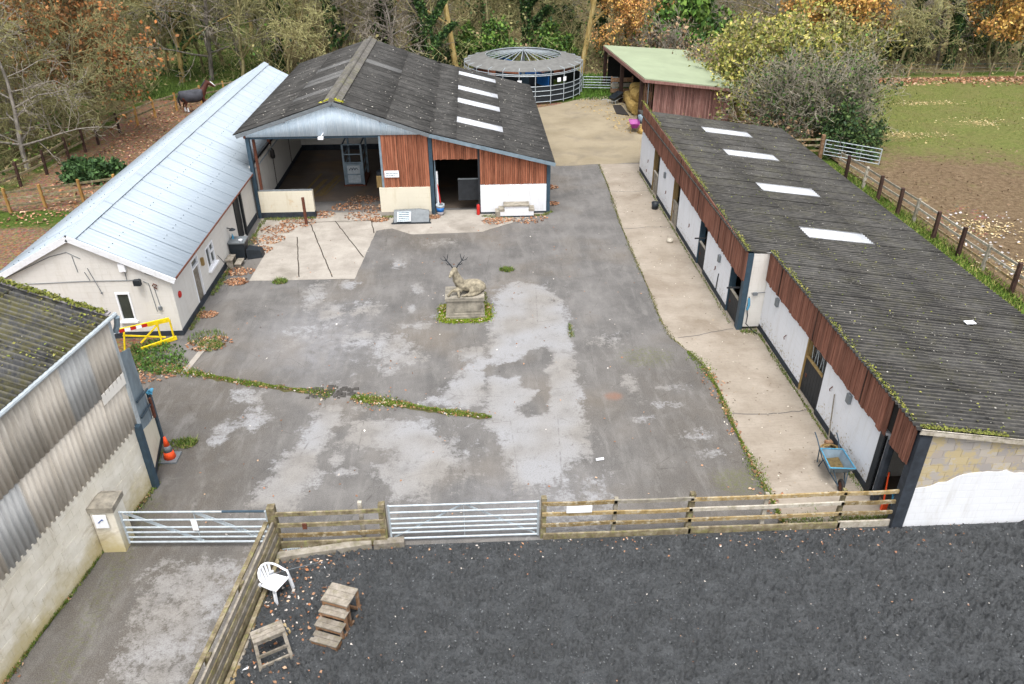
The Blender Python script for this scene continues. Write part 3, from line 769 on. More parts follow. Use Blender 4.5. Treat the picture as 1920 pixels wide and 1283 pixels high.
# door, window, barn door
dr = MB().box(LX - .1, LX - .05, DOOR[0] + .06, DOOR[1] - .06, .02, 1.55).build('door', MT['grey_wood'], lb)
MB().box(LX - .1, LX + .02, DOOR[0], DOOR[0] + .06, 0, 1.95).box(LX - .1, LX + .02, DOOR[1] - .06, DOOR[1], 0, 1.95).box(LX - .1, LX + .02, DOOR[0] + .06, DOOR[1] - .06, 1.89, 1.95).box(LX - .1, LX + .02, DOOR[0] + .06, DOOR[1] - .06, 1.56, 1.62).build('frame', MT['white_plastic'], dr)
MB().box(LX - .08, LX - .06, DOOR[0] + .06, DOOR[1] - .06, 1.62, 1.89).build('fanlight', MT['glass_dark'], dr)
wn = MB().box(LX - .08, LX + .02, 28.65, 28.72, .8, 1.72).box(LX - .08, LX + .02, 29.58, 29.65, .8, 1.72).box(LX - .08, LX + .02, 28.72, 29.58, .8, .87).box(LX - .08, LX + .02, 28.72, 29.58, 1.65, 1.72).box(LX - .08, LX + .02, 29.1, 29.18, .87, 1.65).box(LX - .08, LX + .02, 29.18, 29.58, 1.32, 1.38).build('window', MT['white_plastic'], lb)
for y0, y1, z0, z1 in ((28.72, 29.1, .87, 1.65), (29.18, 29.58, .87, 1.32), (29.18, 29.58, 1.38, 1.65)): MB().box(LX - .06, LX - .04, y0, y1, z0, z1).build('pane', MT['glass_dark'], wn)
MB().box(LX - .02, LX + .12, 28.58, 29.72, .72, .795).build('sill', MT['white_plastic'], wn)
gw = MB().box(-12.7, -12.64, LY0 - .05, LY0 + .06, .66, 1.78).box(-12.26, -12.2, LY0 - .05, LY0 + .06, .66, 1.78).box(-12.64, -12.26, LY0 - .05, LY0 + .06, .66, .73).box(-12.64, -12.26, LY0 - .05, LY0 + .06, 1.71, 1.78).build('gable_window', MT['white_plastic'], lb)
MB().box(-12.64, -12.26, LY0 + .0, LY0 + .02, .73, 1.71).build('pane', MT['glass_dark'], gw)
MB().box(-12.76, -12.14, LY0 - .12, LY0 - .02, .6, .655).build('sill', MT['white_plastic'], gw)
bd = MB().box(LX - .14, LX - .08, BDOOR[0], BDOOR[1], .05, 2.12).build('stable_door', MT['black_wood'], lb)
MB().box(LX - .04, LX + .06, BDOOR[1] - .02, BDOOR[1] + .14, .0, 2.2).box(LX - .04, LX + .05, BDOOR[0] - .08, BDOOR[0], 0, 2.2).build('frame', MT['black_wood'], bd)
# small fittings on the walls
MB().box(-12.28, -12.06, LY0 - .14, LY0 - .02, 2.62, 2.9).build('alarm_box', MT['white_plastic'], lb)
MB().tube([(-11.74, LY0 - .02, 2.28), (-11.72, LY0 - .16, 2.26)], .03).box(-11.85, -11.62, LY0 - .3, LY0 - .14, 2.14, 2.34).build('floodlight', MT['black_plastic'], lb)
o = MB().lathe([(.02, 0), (.13, .01), (.12, .05), (.03, .08)], 12).build('bell', MT['red'], lb)
o.location = (LX, 25.35, 1.42); o.rotation_euler = (0, R(90), 0)
MB().box(LX, LX + .1, 27.98, 28.12, 1.32, 1.62).build('wall_lamp', MT['ochre_jamb'], lb)
MB().tube([(LX, 31.7, 1.38), (LX + .2, 31.7, 1.34)], .02).lathe([(.02, .08), (.14, 0), (.13, -.02)], 10, (LX + .22, 31.7, 1.3)).build('wall_lamp', MT['black_plastic'], lb)
MB().tube([(-13.1, LY0 - .06, 1.75), (-13.35, LY0 - .06, 2.75)], .012).tube([(-13.12, LY0 - .02, 1.8), (-13.12, LY0 - .1, 1.8)], .02).build('aerial', MT['grey_plastic'], lb)
b = MB()
for ln in ([(-16.2, 2.45), (-14.5, 3.2), (-13.9, 3.35), (-13.5, 3.1)], [(-15.6, 2.2), (-13.6, 2.25), (-12.1, 2.24), (-11.75, 2.26)], [(-13.5, 2.6), (-13.4, 2.28)], [(-12.15, 2.62), (-12.15, 2.25)], [(-11.5, 2.5), (-11.0, 2.3), (-10.95, 2.26)], [(-11.3, 1.95), (-11.25, 1.2)], [(-11.62, 2.2), (-11.45, 2.1), (-11.4, 1.0)], [(-13.75, 3.2), (-13.72, 2.6)]):
    b.tube([(x, LY0 - .035, z) for x, z in ln], .012, 5)
b.build('cables', MT['grey_plastic'], lb)
MB().box(-11.32, -11.2, LY0 - .1, LY0 - .02, 1.08, 1.2).build('junction_box', MT['grey_plastic'], lb)
MB().tube([(-11.33, LY0 - .05, 2.02), (-11.26, LY0 - .09, 2.12), (-11.18, LY0 - .05, 2.04), (-11.28, LY0 - .06, 1.96), (-11.2, LY0 - .05, 1.9)], .02, 6).build('hook', MT['rust'], lb)
MB().tube([(-15.1, LY0 - .03, 1.95), (-15.1, LY0 - .2, 1.95), (-15.0, LY0 - .24, 1.9)], .03, 6).build('bracket', MT['grey_plastic'], lb)

# ================================================================== main barn
bn = thing('main_barn', 'large dark corrugated roof barn with open front, pale blue gable and red-brown boarding', 'barn', (-3.4, 36.45, 0))
BY0, BY1 = 36.45, 52.7
def post(name, x, y, z1, m, par, w=.18, d=.18, z0=-.02): return MB().box(x - w / 2, x + w / 2, y - d / 2, y + d / 2, z0, z1).build(name, m, par)
for x, z in ((-10.52, 4.1), (-2.06, 4.02), (3.6, 2.58)): post('post', x, BY0 - .04, z, MT['steel_blue'], bn, .17, .2)
for y in (40.5, 44.5, 48.5):
    for x, z in ((-10.62, 4.1), (-2.06, 4.02), (3.6, 2.6)): post('post', x, y, z, MT['rust'] if x < -9 else MT['steel_blue'], bn, .14, .18)
post('post', -10.3, BY0 + .12, 3.95, MT['rust'], bn, .12, .1)
RZL, RZR = 4.17, 2.58
AX, AZ, MX, MZ = -6.4, 5.62, -2.06, 4.08
# roof sheets: left slope 2 rows, right slope 2 rows, lean-to 3 rows
def roof_rows(par, rows, y0, y1, w_, pick, waves=7, amp=.026, nm='roof_sheet'):
    n = int(round((y1 - y0) / w_))
    for ri, ((xa, za), (xb, zb)) in enumerate(rows):
        d = Vector((xb - xa, 0, zb - za)).normalized() * .14
        for i in range(n):
            ya, yb = y0 + i * (y1 - y0) / n, y0 + (i + 1) * (y1 - y0) / n + .03
            j = .012 * (len(rows) - ri) * 0 + RB.uniform(-.004, .004)
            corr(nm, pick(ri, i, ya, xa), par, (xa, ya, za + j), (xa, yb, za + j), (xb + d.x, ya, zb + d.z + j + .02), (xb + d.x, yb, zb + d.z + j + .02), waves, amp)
def left_pick(r, i, y, x): return MT['barn_roof_pale'] if (r == 0 and (41.9 < y < 43.4 or 45.3 < y < 46.3)) or (r == 0 and y < 39.9 and y > 38.9) else MT['barn_roof']
xm, zm = -8.7, lerp(AZ, RZL, (8.7 - 6.4) / (10.95 - 6.4))
roof_rows(bn, [((AX, AZ), (xm, zm)), ((xm, zm), (-10.95, RZL))], BY0 - .3, BY1 + .15, 1.0, left_pick)
def right_pick(r, i, y, x):
    return MT['barn_roof_pale'] if r == 0 and 45.6 < y < 46.6 else MT['barn_roof']
t = .52; xm2, zm2 = lerp(AX, MX, t), lerp(AZ, MZ, t)
roof_rows(bn, [((AX, AZ), (xm2, zm2)), ((xm2, zm2), (MX, MZ))], BY0 - .3, BY1 + .15, 1.0, right_pick)
sky_y = (40.15, 43.9, 47.45, 51.0)
def lean_pick(r, i, y, x): return MT['barn_roof']
s0 = lambda x: lerp(MZ, RZR - .02, (x - MX) / (3.88 - MX))
def lean_row(xa, xb, cut):
    ys = [BY0 - .3]
    y = BY0 - .3
    n = 16; st = (BY1 + .45 - BY0) / n
    for i in range(n):
        ya, yb = BY0 - .3 + i * st, BY0 - .3 + (i + 1) * st + .03
        issky = cut and any(abs((ya + yb) / 2 - c) < st * .5 for c in sky_y)
        j = RB.uniform(-.004, .004)
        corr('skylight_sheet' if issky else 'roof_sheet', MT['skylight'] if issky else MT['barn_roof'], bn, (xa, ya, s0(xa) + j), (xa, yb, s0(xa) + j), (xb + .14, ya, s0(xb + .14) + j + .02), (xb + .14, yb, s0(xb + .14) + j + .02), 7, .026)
lean_row(MX, -.95, False); lean_row(-.95, 1.38, True); lean_row(1.38, 3.74, False)
for i in range(17):
    ya = BY0 - .32 + i * (BY1 + .5 - BY0) / 17; yb = ya + (BY1 + .5 - BY0) / 17 + .03
    MB().tube([(AX, ya, AZ + .03), (AX, yb, AZ + .035)], .13, 10).hexa([(AX - .42, ya, AZ - .1), (AX, ya, AZ + .05), (AX, yb, AZ + .05), (AX - .42, yb, AZ - .1), (AX - .42, ya, AZ - .07), (AX, ya, AZ + .08), (AX, yb, AZ + .08), (AX - .42, yb, AZ - .07)]).hexa(
        [(AX, ya, AZ + .05), (AX + .42, ya, AZ - .1), (AX + .42, yb, AZ - .1), (AX, yb, AZ + .05), (AX, ya, AZ + .08), (AX + .42, ya, AZ - .07), (AX + .42, yb, AZ - .07), (AX, yb, AZ + .08)]).build('ridge_tile', MT['ridge_tile'], bn)
# verge boards
for p, q in (((AX, AZ), (-10.95, RZL)), ((AX, AZ), (MX, MZ)), ((MX, MZ), (3.9, RZR))):
    MB().beam((p[0], BY0 - .33, p[1] - .1), (q[0], BY0 - .33, q[1] - .1), .03, .17).build('verge_board', MT['grey_plastic'] if p[0] == AX else MT['galv_dull'], bn)
# pale blue corrugated gable, vertical sheets
GX0, GX1, GZ = -10.62, -2.12, 4.0
def ztop(x): return (lerp(RZL, AZ, (x + 10.95) / (AX + 10.95)) if x < AX else lerp(AZ, MZ, (x - AX) / (MX - AX))) - .05
edges = [GX0, -9.6, -8.55, -7.5, AX, -5.35, -4.3, -3.2, GX1]
for a, c in zip(edges, edges[1:]):
    corr('gable_sheet', MT['gable_sheet'], bn, (c, BY0 - .16, GZ + .0), (a, BY0 - .16, GZ), (c, BY0 - .16, ztop(c)), (a, BY0 - .16, ztop(a)), 13, .010, 4)
MB().box(GX0, GX1, BY0 - .1, BY0 + .1, GZ - .12, GZ - .0).build('tie_beam', MT['steel_blue'], bn)
MB().box(-7.2, -6.95, BY0 - .42, BY0 - .2, 3.9, 4.0).tube([(-7.08, BY0 - .3, 4.0), (-6.95, BY0 - .2, 4.15)], .02).build('floodlight', MT['white_plastic'], bn)
# vertical boards
bme = unit_box_mesh('board', MT['barn_board'])
def boards(par, x0, x1, y, zb, zt, w_=.105, me=bme, th=.024):
    n = max(1, int(round((x1 - x0) / w_))); st = (x1 - x0) / n
    for i in range(n):
        x = x0 + (i + .5) * st
        a, c = zb(x) + RB.uniform(-.025, .015), zt(x)
        inst('board', me, par, (x, y + RB.uniform(-.012, .006), a), (st * RB.uniform(.84, .93), th, c - a), (0, RB.uniform(-.004, .004), 0))
K_ = lambda v: (lambda x: v)
boards(bn, -4.36, -2.16, BY0 - .1, K_(1.45), K_(3.99))
boards(bn, -1.95, .24, BY0 - .1, K_(2.77), lambda x: s0(x) - .06)
boards(bn, .27, 3.5, BY0 - .1, K_(1.49), lambda x: s0(x) - .06)
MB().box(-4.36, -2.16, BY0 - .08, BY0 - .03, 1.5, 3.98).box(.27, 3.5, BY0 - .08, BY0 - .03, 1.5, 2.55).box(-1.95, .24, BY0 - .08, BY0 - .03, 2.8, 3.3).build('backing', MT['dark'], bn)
post('door_post', .22, BY0 - .06, 3.35, MT['black_wood'], bn, .1, .16)
MB().box(-4.62, -2.16, BY0 - .17, BY0 + .06, .22, 1.44).build('front_wall', MT['ivory_paint'], bn)
MB().box(-4.6, -2.16, BY0 - .2, BY0 + .05, -.02, .22).build('footing', MT['pad_concrete'], bn)
MB().box(.27, 3.5, BY0 - .17, BY0 + .06, .1, 1.47).build('front_wall', MT['white_paint'], bn)
MB().box(.27, 3.5, BY0 - .19, BY0 + .05, -.02, .1).build('plinth', MT['plinth'], bn)
MB().box(-4.46, -4.36, BY0 - .12, BY0 + .02, 1.4, 3.95).build('door_jamb', MT['galv_dull'], bn)
MB().box(-4.72, -4.42, BY0 - .1, BY0 - .02, 1.44, 2.0).build('boarded_panel', MT['ochre_jamb'], bn)
# low wall at the left of the open front
lw = MB().box(-10.45, -7.85, BY0 - .14, BY0 + .1, .3, 1.36).build('low_wall', MT['ivory_paint'], bn)
MB().box(-10.45, -7.83, BY0 - .16, BY0 + .12, -.02, .3).build('plinth', MT['plinth'], lw)
MB().box(-10.42, -7.86, BY0 - .12, BY0 + .08, 1.362, 1.385).build('coping', MT['grey_plastic'], lw)
# inside walls and floor
MB().box(-10.75, -10.55, BY0 + .2, 47.6, 0.28, 2.5).box(-10.75, -4.0, 47.64, 47.84, 0.35, 4.0).build('inner_wall', MT['inner_wall'], bn)
MB().box(-10.75, -10.53, BY0 + .2, 47.6, -.02, .28).box(-10.75, -4.0, 47.6, 47.86, -.02, .35).build('inner_plinth', MT['plinth'], bn)
MB().box(-10.72, -10.6, BY0 + .3, 47.6, 2.5, 2.62).build('wall_plate', MT['black_wood'], bn)
MB().box(-4.4, -4.25, 36.5, 43.0, 0, 1.4).box(-4.4, -4.3, 36.5, 43, 1.4, 1.5).build('partition', MT['inner_wall'], bn)
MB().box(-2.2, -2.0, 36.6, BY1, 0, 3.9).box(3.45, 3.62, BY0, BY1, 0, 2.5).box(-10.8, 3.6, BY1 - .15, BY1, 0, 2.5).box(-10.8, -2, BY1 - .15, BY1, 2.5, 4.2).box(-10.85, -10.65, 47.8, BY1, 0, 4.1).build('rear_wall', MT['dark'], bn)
MB().box(-5.3, -4.5, 45.5, 45.56, 0, 2.1).build('inner_door', MT['barn_board'], bn)
MB().box(-10.53, -4.45, 38.5, 47.6, .012, .024).build('rubber_floor', MT['floor_dark'], bn)
MB().box(-1.95, 3.4, 37.2, BY1 - .2, .012, .02).build('passage_floor', MT['floor_dark'], bn)
b = MB()
for x0, x1, y0, y1 in ((-9.2, -9.05, 39.2, 43.0), (-8.85, -8.6, 39.0, 42.0), (-8.25, -8.0, 39.3, 42.6), (-8.45, -8.35, 39.1, 41.5), (-7.95, -7.85, 39.4, 42)):
    b.add([(x0, y0, .03), (x1, y0, .03), (x1 + .5, y1, .03), (x0 + .5, y1, .03)], [(0, 1, 2, 3)])
b.build('floor_stripe', MT['ochre_jamb'], bn)
hd = MB().box(-.82, .18, 36.78, 36.84, .55, 1.62).build('half_door', MT['black_wood'], bn)
MB().box(-.82, .18, 36.76, 36.86, 1.62, 1.66).build('top_rail', MT['grey_plastic'], hd)
post('door_post', -1.9, BY0 + .1, 2.75, MT['galv_dull'], bn, .06, .1)
MB().box(-1.86, -1.78, BY0 + .05, BY0 + .2, 0, 2.1).build('door_jamb', MT['white_paint'], bn)
for x, z in ((AX, AZ), (-8.7, zm), (-4.3, zm2 + .03), (-10.6, RZL), (MX, MZ), (.5, s0(.5)), (2.2, s0(2.2))):
    MB().box(x - .05, x + .05, BY0 - .2, BY1, z - .22, z - .06).build('purlin', MT['rust'], bn)

# ================================================================== stable block on the right
st = thing('stable_block', 'long stable block with white walls, brown boarded fascia and dark corrugated roof', 'stables', (9.42, 14, 0))
SXB, SXF, SYJ, SY0, SY1 = 9.42, 10.22, 24.25, 13.97, 42.6
zb = lambda y: 1.95 + (y - 25.5) * .43 / 16.5 if y > SYJ else 2.0
ze = lambda y: 3.12 + (y - 24.4) * .56 / 17.7 if y > SYJ else 3.08
def xw(y): return SXB if y > SYJ else SXF
DB = [(38.0, 39.3), (33.65, 34.86), (28.92, 29.99), (24.4, 25.65)]
DF = [(18.83, 20.23), (14.2, 15.14)]
def wall_run(y0, y1, doors, x):
    ys = [y0]
    for a, c in sorted(doors): ys += [a, c]
    ys.append(y1)
    for a, c in zip(ys[::2], ys[1::2]):
        if c - a < .05: continue
        o = MB().hexa([(x, a, .22), (x + .22, a, .22), (x + .22, c, .22), (x, c, .22), (x, a, zb(a + .01) + .05), (x + .22, a, zb(a + .01) + .05), (x + .22, c, zb(c) + .05), (x, c, zb(c) + .05)]).build('front_wall', MT['white_paint'], st)
        MB().box(x - .02, x + .24, a, c, -.02, .22).build('plinth', MT['plinth'], o)
wall_run(SYJ, SY1, DB, SXB); wall_run(SY0 + .2, SYJ, DF, SXF)
# half doors, jambs
gme = unit_box_mesh('door_board', MT['grey_wood']); kme = unit_box_mesh('door_board', MT['black_wood'])
for k, (a, c) in enumerate(DB + DF[:1]):
    x = xw((a + c) / 2); h = (1.05, 1.05, 1.0, .98, 1.25)[k]
    me = gme if k in (0, 1) else kme
    d = MB().box(x + .07, x + .09, a + .05, c - .05, .06, h).build('half_door', MT['black_wood'] if k > 1 else MT['grey_wood'], st)
    n = 7
    for i in range(n):
        wy = (c - a - .1) / n
        inst('board', me, d, (x + .055, a + .05 + (i + .5) * wy, .05), (.03, wy * .94, h - .05))
    MB().box(x + .02, x + .1, a + .05, c - .05, h, h + .05).build('top_rail', MT['fence_pale'] if k < 4 else MT['ochre_jamb'], d)
    MB().box(x + .03, x + .045, c - .3, c - .2, h * .5, h * .6).build('bolt', MT['rust'], d)
    MB().box(x - .01, x + .24, a, a + .05, 0, zb(a)).build('door_jamb', MT['black_wood'], st)
    MB().box(x - .01, x + .24, c - .05, c, 0, zb(c)).build('door_jamb', MT['ochre_jamb'] if k in (0, 1, 4) else MT['steel_blue'], st)
    if k in (2, 3): MB().box(x - .5, x - .02, a + .02, a + .06, 1.55, 1.6).build('door_hook', MT['black_wood'], st)
gr = MB()
for i in range(6):
    y = DF[0][0] + .15 + i * .2; gr.tube([(SXF + .12, y, 1.3), (SXF + .12, y + (.1 if i % 2 else -.08), 2.0)], .014, 5)
gr.tube([(SXF + .12, DF[0][0] + .05, 1.98), (SXF + .12, DF[0][1] - .05, 1.98)], .018, 5)
gr.build('door_grille', MT['galv'], st)
# interior shell so that the door openings look into dark boxes
MB().box(SXB + .3, 17.3, SYJ + .1, SY1, .02, .04).box(SXF + .3, 17.3, SY0 + .2, SYJ, .02, .04).build('floor', MT['floor_dark'], st)
b = MB().box(17.2, 17.4, SY0, SY1 + .9, 0, 1.85)
for y in (38, 33.4, 28.6, 20.6, 15.9): b.box(xw(y) + .25, 17.2, y - .06, y + .06, 0, 1.85)
b.box(12.6, 12.7, SY0 + .2, SY1, 0, 2.5)
b.box(SXB, 17.2, SY1 - .02, SY1 + .15, 0, 1.9).build('inner_wall', MT['inner_wall'], st)
# jog: white end wall of the deeper back section with its corner post
MB().box(SXB + .16, SXF + .2, SYJ - .1, SYJ + .08, .12, 3.0).build('end_wall', MT['cream_render'], st)
MB().box(SXB - .03, SXB + .17, SYJ - .14, SYJ + .1, -.02, 3.02).build('corner_post', MT['steel_blue'], st)
b = MB().tube([(SXB + .25, SYJ - .13, 1.35), (SXB + .22, SYJ - .16, .9), (SXB + .3, SYJ - .14, .6), (SXB + .26, SYJ - .2, .3), (SXB + .5, SYJ - .3, .06), (SXB + .62, SYJ - .5, .03)], .018, 5)
b.build('hose', MT['black_plastic'], st)
MB().tube([(SXB + .24, SYJ - .15, 1.3), (SXB + .27, SYJ - .18, 1.05), (SXB + .24, SYJ - .15, .85)], .045, 6).build('head_collar', MT['turq'], st)
MB().tube([(SXB + .3, SYJ - .13, 1.5), (SXF, SYJ - .13, 1.52)], .012, 5).box(SXB + .36, SXB + .52, SYJ - .18, SYJ - .1, 1.42, 1.52).build('tap_pipe', MT['grey_plastic'], st)
# boards of the fascia
sme = unit_box_mesh('board', MT['stable_board'])
def fascia(y0, y1, x):
    n = int(round((y1 - y0) / .125)); stp = (y1 - y0) / n
    for i in range(n):
        y = y0 + (i + .5) * stp
        if 14.95 < y < 15.12 : continue
        a = zb(y) - .02 + RB.uniform(-.05, .02); c = ze(y) - .03
        inst('board', sme, st, (x - .04 + RB.uniform(-.012, .008), y, a), (.024, stp * RB.uniform(.86, .95), c - a), (RB.uniform(-.006, .006), 0, 0))
fascia(SYJ - .1, SY1 + .1, SXB); fascia(SY0 + .05, SYJ - .12, SXF)
MB().box(SXB - .02, SXB + .04, SYJ, 42.5, 2.5, 3.0).build('fascia_rail', MT['dark'], st)
MB().box(SXF - .02, SXF + .04, SY0 + .3, SYJ - .15, 2.2, 2.98).build('fascia_rail', MT['dark'], st)
b = MB()
for y in (16.6, 19.9, 22.9, 27.4, 30.5, 33.8): b.box(xw(y) - .075, xw(y) - .055, y - .02, y + .02, zb(y), ze(y) - .06)
tag(b.build('cover_strip', MT['fence_dark'], st), kind='stuff')
# corner posts of the open store at the near end
MB().box(SXF - .05, SXF + .05, 15.14, 15.34, -.02, 2.0).build('door_post', MT['black_wood'], st)
MB().box(SXF - .03, SXF + .12, 14.86, 15.0, -.02, 1.98).build('door_post', MT['plinth'], st)
MB().box(SXF - .0, SXF + .3, SY0 - .06, SY0 + .18, -.02, 2.92).build('corner_post', MT['plinth'], st)
# near end wall: bare blocks above, white coat below with a ragged top edge
zr = lambda x, y: lerp(ze(y), 1.9, (x - (xw(y) - .1)) / (17.6 - (xw(y) - .1)))
ewx0, ewx1 = SXF + .3, 17.45
MB().prism([(ewx0, SY0 + .02, -.02), (ewx1, SY0 + .02, -.02), (ewx1, SY0 + .02, zr(ewx1, 14) - .12), (ewx0, SY0 + .02, zr(ewx0, 14) - .12)], (0, 0, 0), (0, .18, 0)).build('end_wall', MT['mortar'], st)
blk = unit_box_mesh('block', MT['bare_block'])
for r in range(6, 14):
    z = r * .225 - .06
    for i in range(-1, 9):
        x0 = ewx0 + i * .45 + (.225 if r % 2 else 0); x1 = x0 + .44
        x0, x1 = max(x0, ewx0), min(x1, 14.2)
        zt_ = min(z + .215, zr((x0 + x1) / 2, 14) - .14)
        if x1 - x0 < .05 or zt_ - z < .04: continue
        inst('block', blk, st, ((x0 + x1) / 2, SY0 + .06 + RB.uniform(-.003, .003), z), (x1 - x0, .1, zt_ - z))
edge = [(10.52, 1.26), (10.75, 1.30), (10.95, 1.33), (11.1, 1.41), (11.3, 1.45), (11.5, 1.58), (11.65, 1.66), (11.85, 1.67), (12.1, 1.73), (12.4, 1.70), (12.7, 1.73), (12.95, 1.65), (13.3, 1.62), (13.8, 1.6), (14.5, 1.5), (16, 1.4), (17.45, 1.3)]
MB().prism([(10.5, SY0 - .004, -.02), (17.45, SY0 - .004, -.02)] + [(x, SY0 - .004, z + RB.uniform(-.02, .02)) for x, z in reversed(ragged(edge, .12, .012, 4))], (0, 0, 0), (0, .02, 0)).build('render_coat', MT['white_paint'], st)
MB().beam((SXF - .06, SY0 - .1, ze(14) - .0), (17.7, SY0 - .1, zr(17.7, 14)), .03, .14).build('bargeboard', MT['fence_pale'], st)
# roof sheets: 3 rows down the slope, corrugations run down the slope
XR = [None, 12.22, 14.82, 17.7]
def roof_strip(y0, y1, n, xl, extra=0):
    stp = (y1 - y0) / n
    for i in range(n):
        ya, yb = y0 + i * stp, y0 + (i + 1) * stp + .04
        ym = (ya + yb) / 2
        for r in range(3):
            xa = xl if r == 0 else XR[r]
            xb = XR[r + 1] + (.15 if r < 2 else 0)
            def zz(x, y):
                yy = max(y, SYJ + .02) if y0 >= SYJ - .1 else min(y, SYJ - .02)
                return lerp(ze(yy) + .04, 1.92, (x - xl) / (17.7 - xl))
            j = RB.uniform(-.006, .006)
            sky_ = r == 1 and any(abs(ym - c) < stp * .5 for c in (27.1, 32.2, 37.35, 41.05))
            dz = .02
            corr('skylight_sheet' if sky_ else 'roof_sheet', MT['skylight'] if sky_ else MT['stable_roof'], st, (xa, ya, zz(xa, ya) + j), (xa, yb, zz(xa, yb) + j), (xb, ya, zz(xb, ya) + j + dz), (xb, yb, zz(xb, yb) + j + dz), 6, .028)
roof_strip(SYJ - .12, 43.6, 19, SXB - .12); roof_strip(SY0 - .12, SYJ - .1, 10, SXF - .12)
# wall fittings
for x, y, z in ((SXB, 27.0, 1.55), (SXB, 36.6, 1.7), (SXF, 17.15, 1.75), (SXF, 22.9, 1.75)):
    MB().box(x - .09, x, y - .09, y + .09, z - .14, z + .14).build('bulkhead_lamp', MT['grey_plastic'], st)
for y, z in ((27.4, .9), (31.6, 1.0), (36.2, .9), (40.6, 1.1), (40.8, .5)): MB().box(SXB - .03, SXB, y - .02, y + .02, z, z + .14).tube([(SXB - .02, y, z), (SXB - .06, y, z - .02)], .012, 5).build('tether_ring', MT['rust'], st)
for y, z in ((21.8, 1.0), (18.2, 1.35)): MB().tube([(SXF, y, z + .1), (SXF - .07, y, z + .02), (SXF - .05, y, z - .06)], .016, 5).build('tether_ring', MT['rust'], st)
MB().tube([(SXB - .02, 26.9, .95), (SXB - .03, 26.92, .55), (SXB - .03, 26.95, .2)], .02, 5).build('tether_rope', MT['black_plastic'], st)
# ================================================================== near left barn: block wall, corrugated cladding, mossy roof
nb = thing('cladded_barn', 'barn with mossy corrugated roof over grey corrugated cladding and cream block wall, at left edge', 'barn', (-8.91, 16.6, 0))
C0 = Vector((-8.91, 16.62, 0)); DN = Vector((-.163, -.9866, 0)); PN = Vector((-.9866, .163, 0))   # along the wall towards the camera / into the barn
def W(s, z, d=0.0): return C0 + DN * s + PN * d + Vector((0, 0, z))
NLEN = 11.0
MB().prism([W(0, -.02, .05), W(NLEN, -.02, .05), W(NLEN, 2.0, .05), W(0, 2.0, .05)], (0, 0, 0), PN * .15).build('backing_wall', MT['mortar'], nb)
bb = unit_box_mesh('block', MT['block'])
for r in range(9):
    z = r * .226
    s = -.22 if r % 2 else 0.0
    while s < 10.0:
        a, c = max(s, 0.0), s + .446
        p = W((a + c) / 2, z, .05 + RB.uniform(-.004, .003))
        inst('block', bb, nb, p, (c - a, .09, .221 if r < 8 else .18), (0, 0, math.atan2(DN.y, DN.x)))
        s += .452
# cladding: two tiers of vertical fibre-cement sheets
s = -.05; k = 0
while s < 10.4:
    e_ = s + 1.02
    for t, (za, zc, off) in enumerate(((1.95, 3.62, .0), (3.5, 5.02, -.03))):
        m_ = MT['fibre_clad_blue'] if (t == 1 and k == 1) or (t == 0 and k == 4) else MT['fibre_clad']
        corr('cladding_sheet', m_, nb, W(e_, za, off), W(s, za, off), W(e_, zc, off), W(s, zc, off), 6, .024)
    s += 1.0; k += 1
MB().prism([W(.95, 3.3, -.05), W(-.02, 3.3, -.05), W(-.02, 3.62, -.05), W(.95, 3.58, -.05)], (0, 0, 0), PN * .015).build('patch_sheet', MT['inner_wall'], nb)
MB().beam(W(-.08, 3.5, -.02), W(-.08, 5.05, -.02), .05, .12).beam(W(-.08, 2.0, -.02), W(-.08, 3.5, -.02), .05, .12).build('corner_trim', MT['galv'], nb)
MB().beam(W(.06, 0, -.05), W(.06, 2.05, -.05), .16, .16, DN).build('corner_post', MT['steel_blue'], nb)
# gutter and outlet
g = MB()
for a, c in ((-.35, 10.6),):
    P = [W(a, 5.1, -.07), W(c, 5.02, -.07)]
    g.tube(P, .055, 8)
g.build('gutter', MT['galv'], nb)
MB().tube([W(-.3, 5.05, -.12), W(-.32, 4.8, -.05), W(-.28, 4.62, .02)], .07, 8).build('downpipe', MT['galv_dull'], nb)
# roof sheets rising away from the yard
SL = .3
for i in range(11):
    a, c = -.12 + i * 1.0, -.12 + (i + 1) * 1.0 + .04
    for r, (d0, d1) in enumerate(((-.05, 2.3), (2.15, 4.5), (4.35, 6.5))):
        zf = lambda d: 5.14 + SL * d + .02 * r
        j = RB.uniform(-.006, .006)
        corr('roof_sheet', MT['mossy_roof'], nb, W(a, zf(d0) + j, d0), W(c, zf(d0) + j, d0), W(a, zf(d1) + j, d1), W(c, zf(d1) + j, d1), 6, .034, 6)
MB().beam(W(-.16, 5.2, -.05), W(-.16, 5.2 + SL * 6.5, 6.5), .16, .05).build('verge_capping', MT['mauve_brick'], nb)
MB().prism([W(-.05, 0, .2), W(-.05, 0, 6.4), W(-.05, 5.0 + SL * 6.4, 6.4), W(-.05, 5.05, .2)], (0, 0, 0), DN * .12).build('gable_wall', MT['fibre_clad'], nb)
MB().prism([W(NLEN, 0, .2), W(NLEN, 0, 6.4), W(NLEN, 5.0 + SL * 6.4, 6.4), W(NLEN, 5.05, .2)], (0, 0, 0), DN * -.12).build('gable_wall', MT['fibre_clad'], nb)
# low mossy lean-to roof behind, its gutter end shows past the verge
corr('lean_to_sheet', MT['mossy_roof'], nb, (-13.6, 21.6, 2.75), (-13.6, 20.6, 2.75), (-12.3, 21.6, 2.35), (-12.3, 20.6, 2.35), 6, .03)
MB().tube([(-12.22, 20.5, 2.3), (-12.2, 21.8, 2.3)], .06, 8).tube([(-12.22, 21.6, 2.3), (-12.24, 21.6, 0)], .04, 8).build('lean_to_gutter', MT['grey_plastic'], nb)
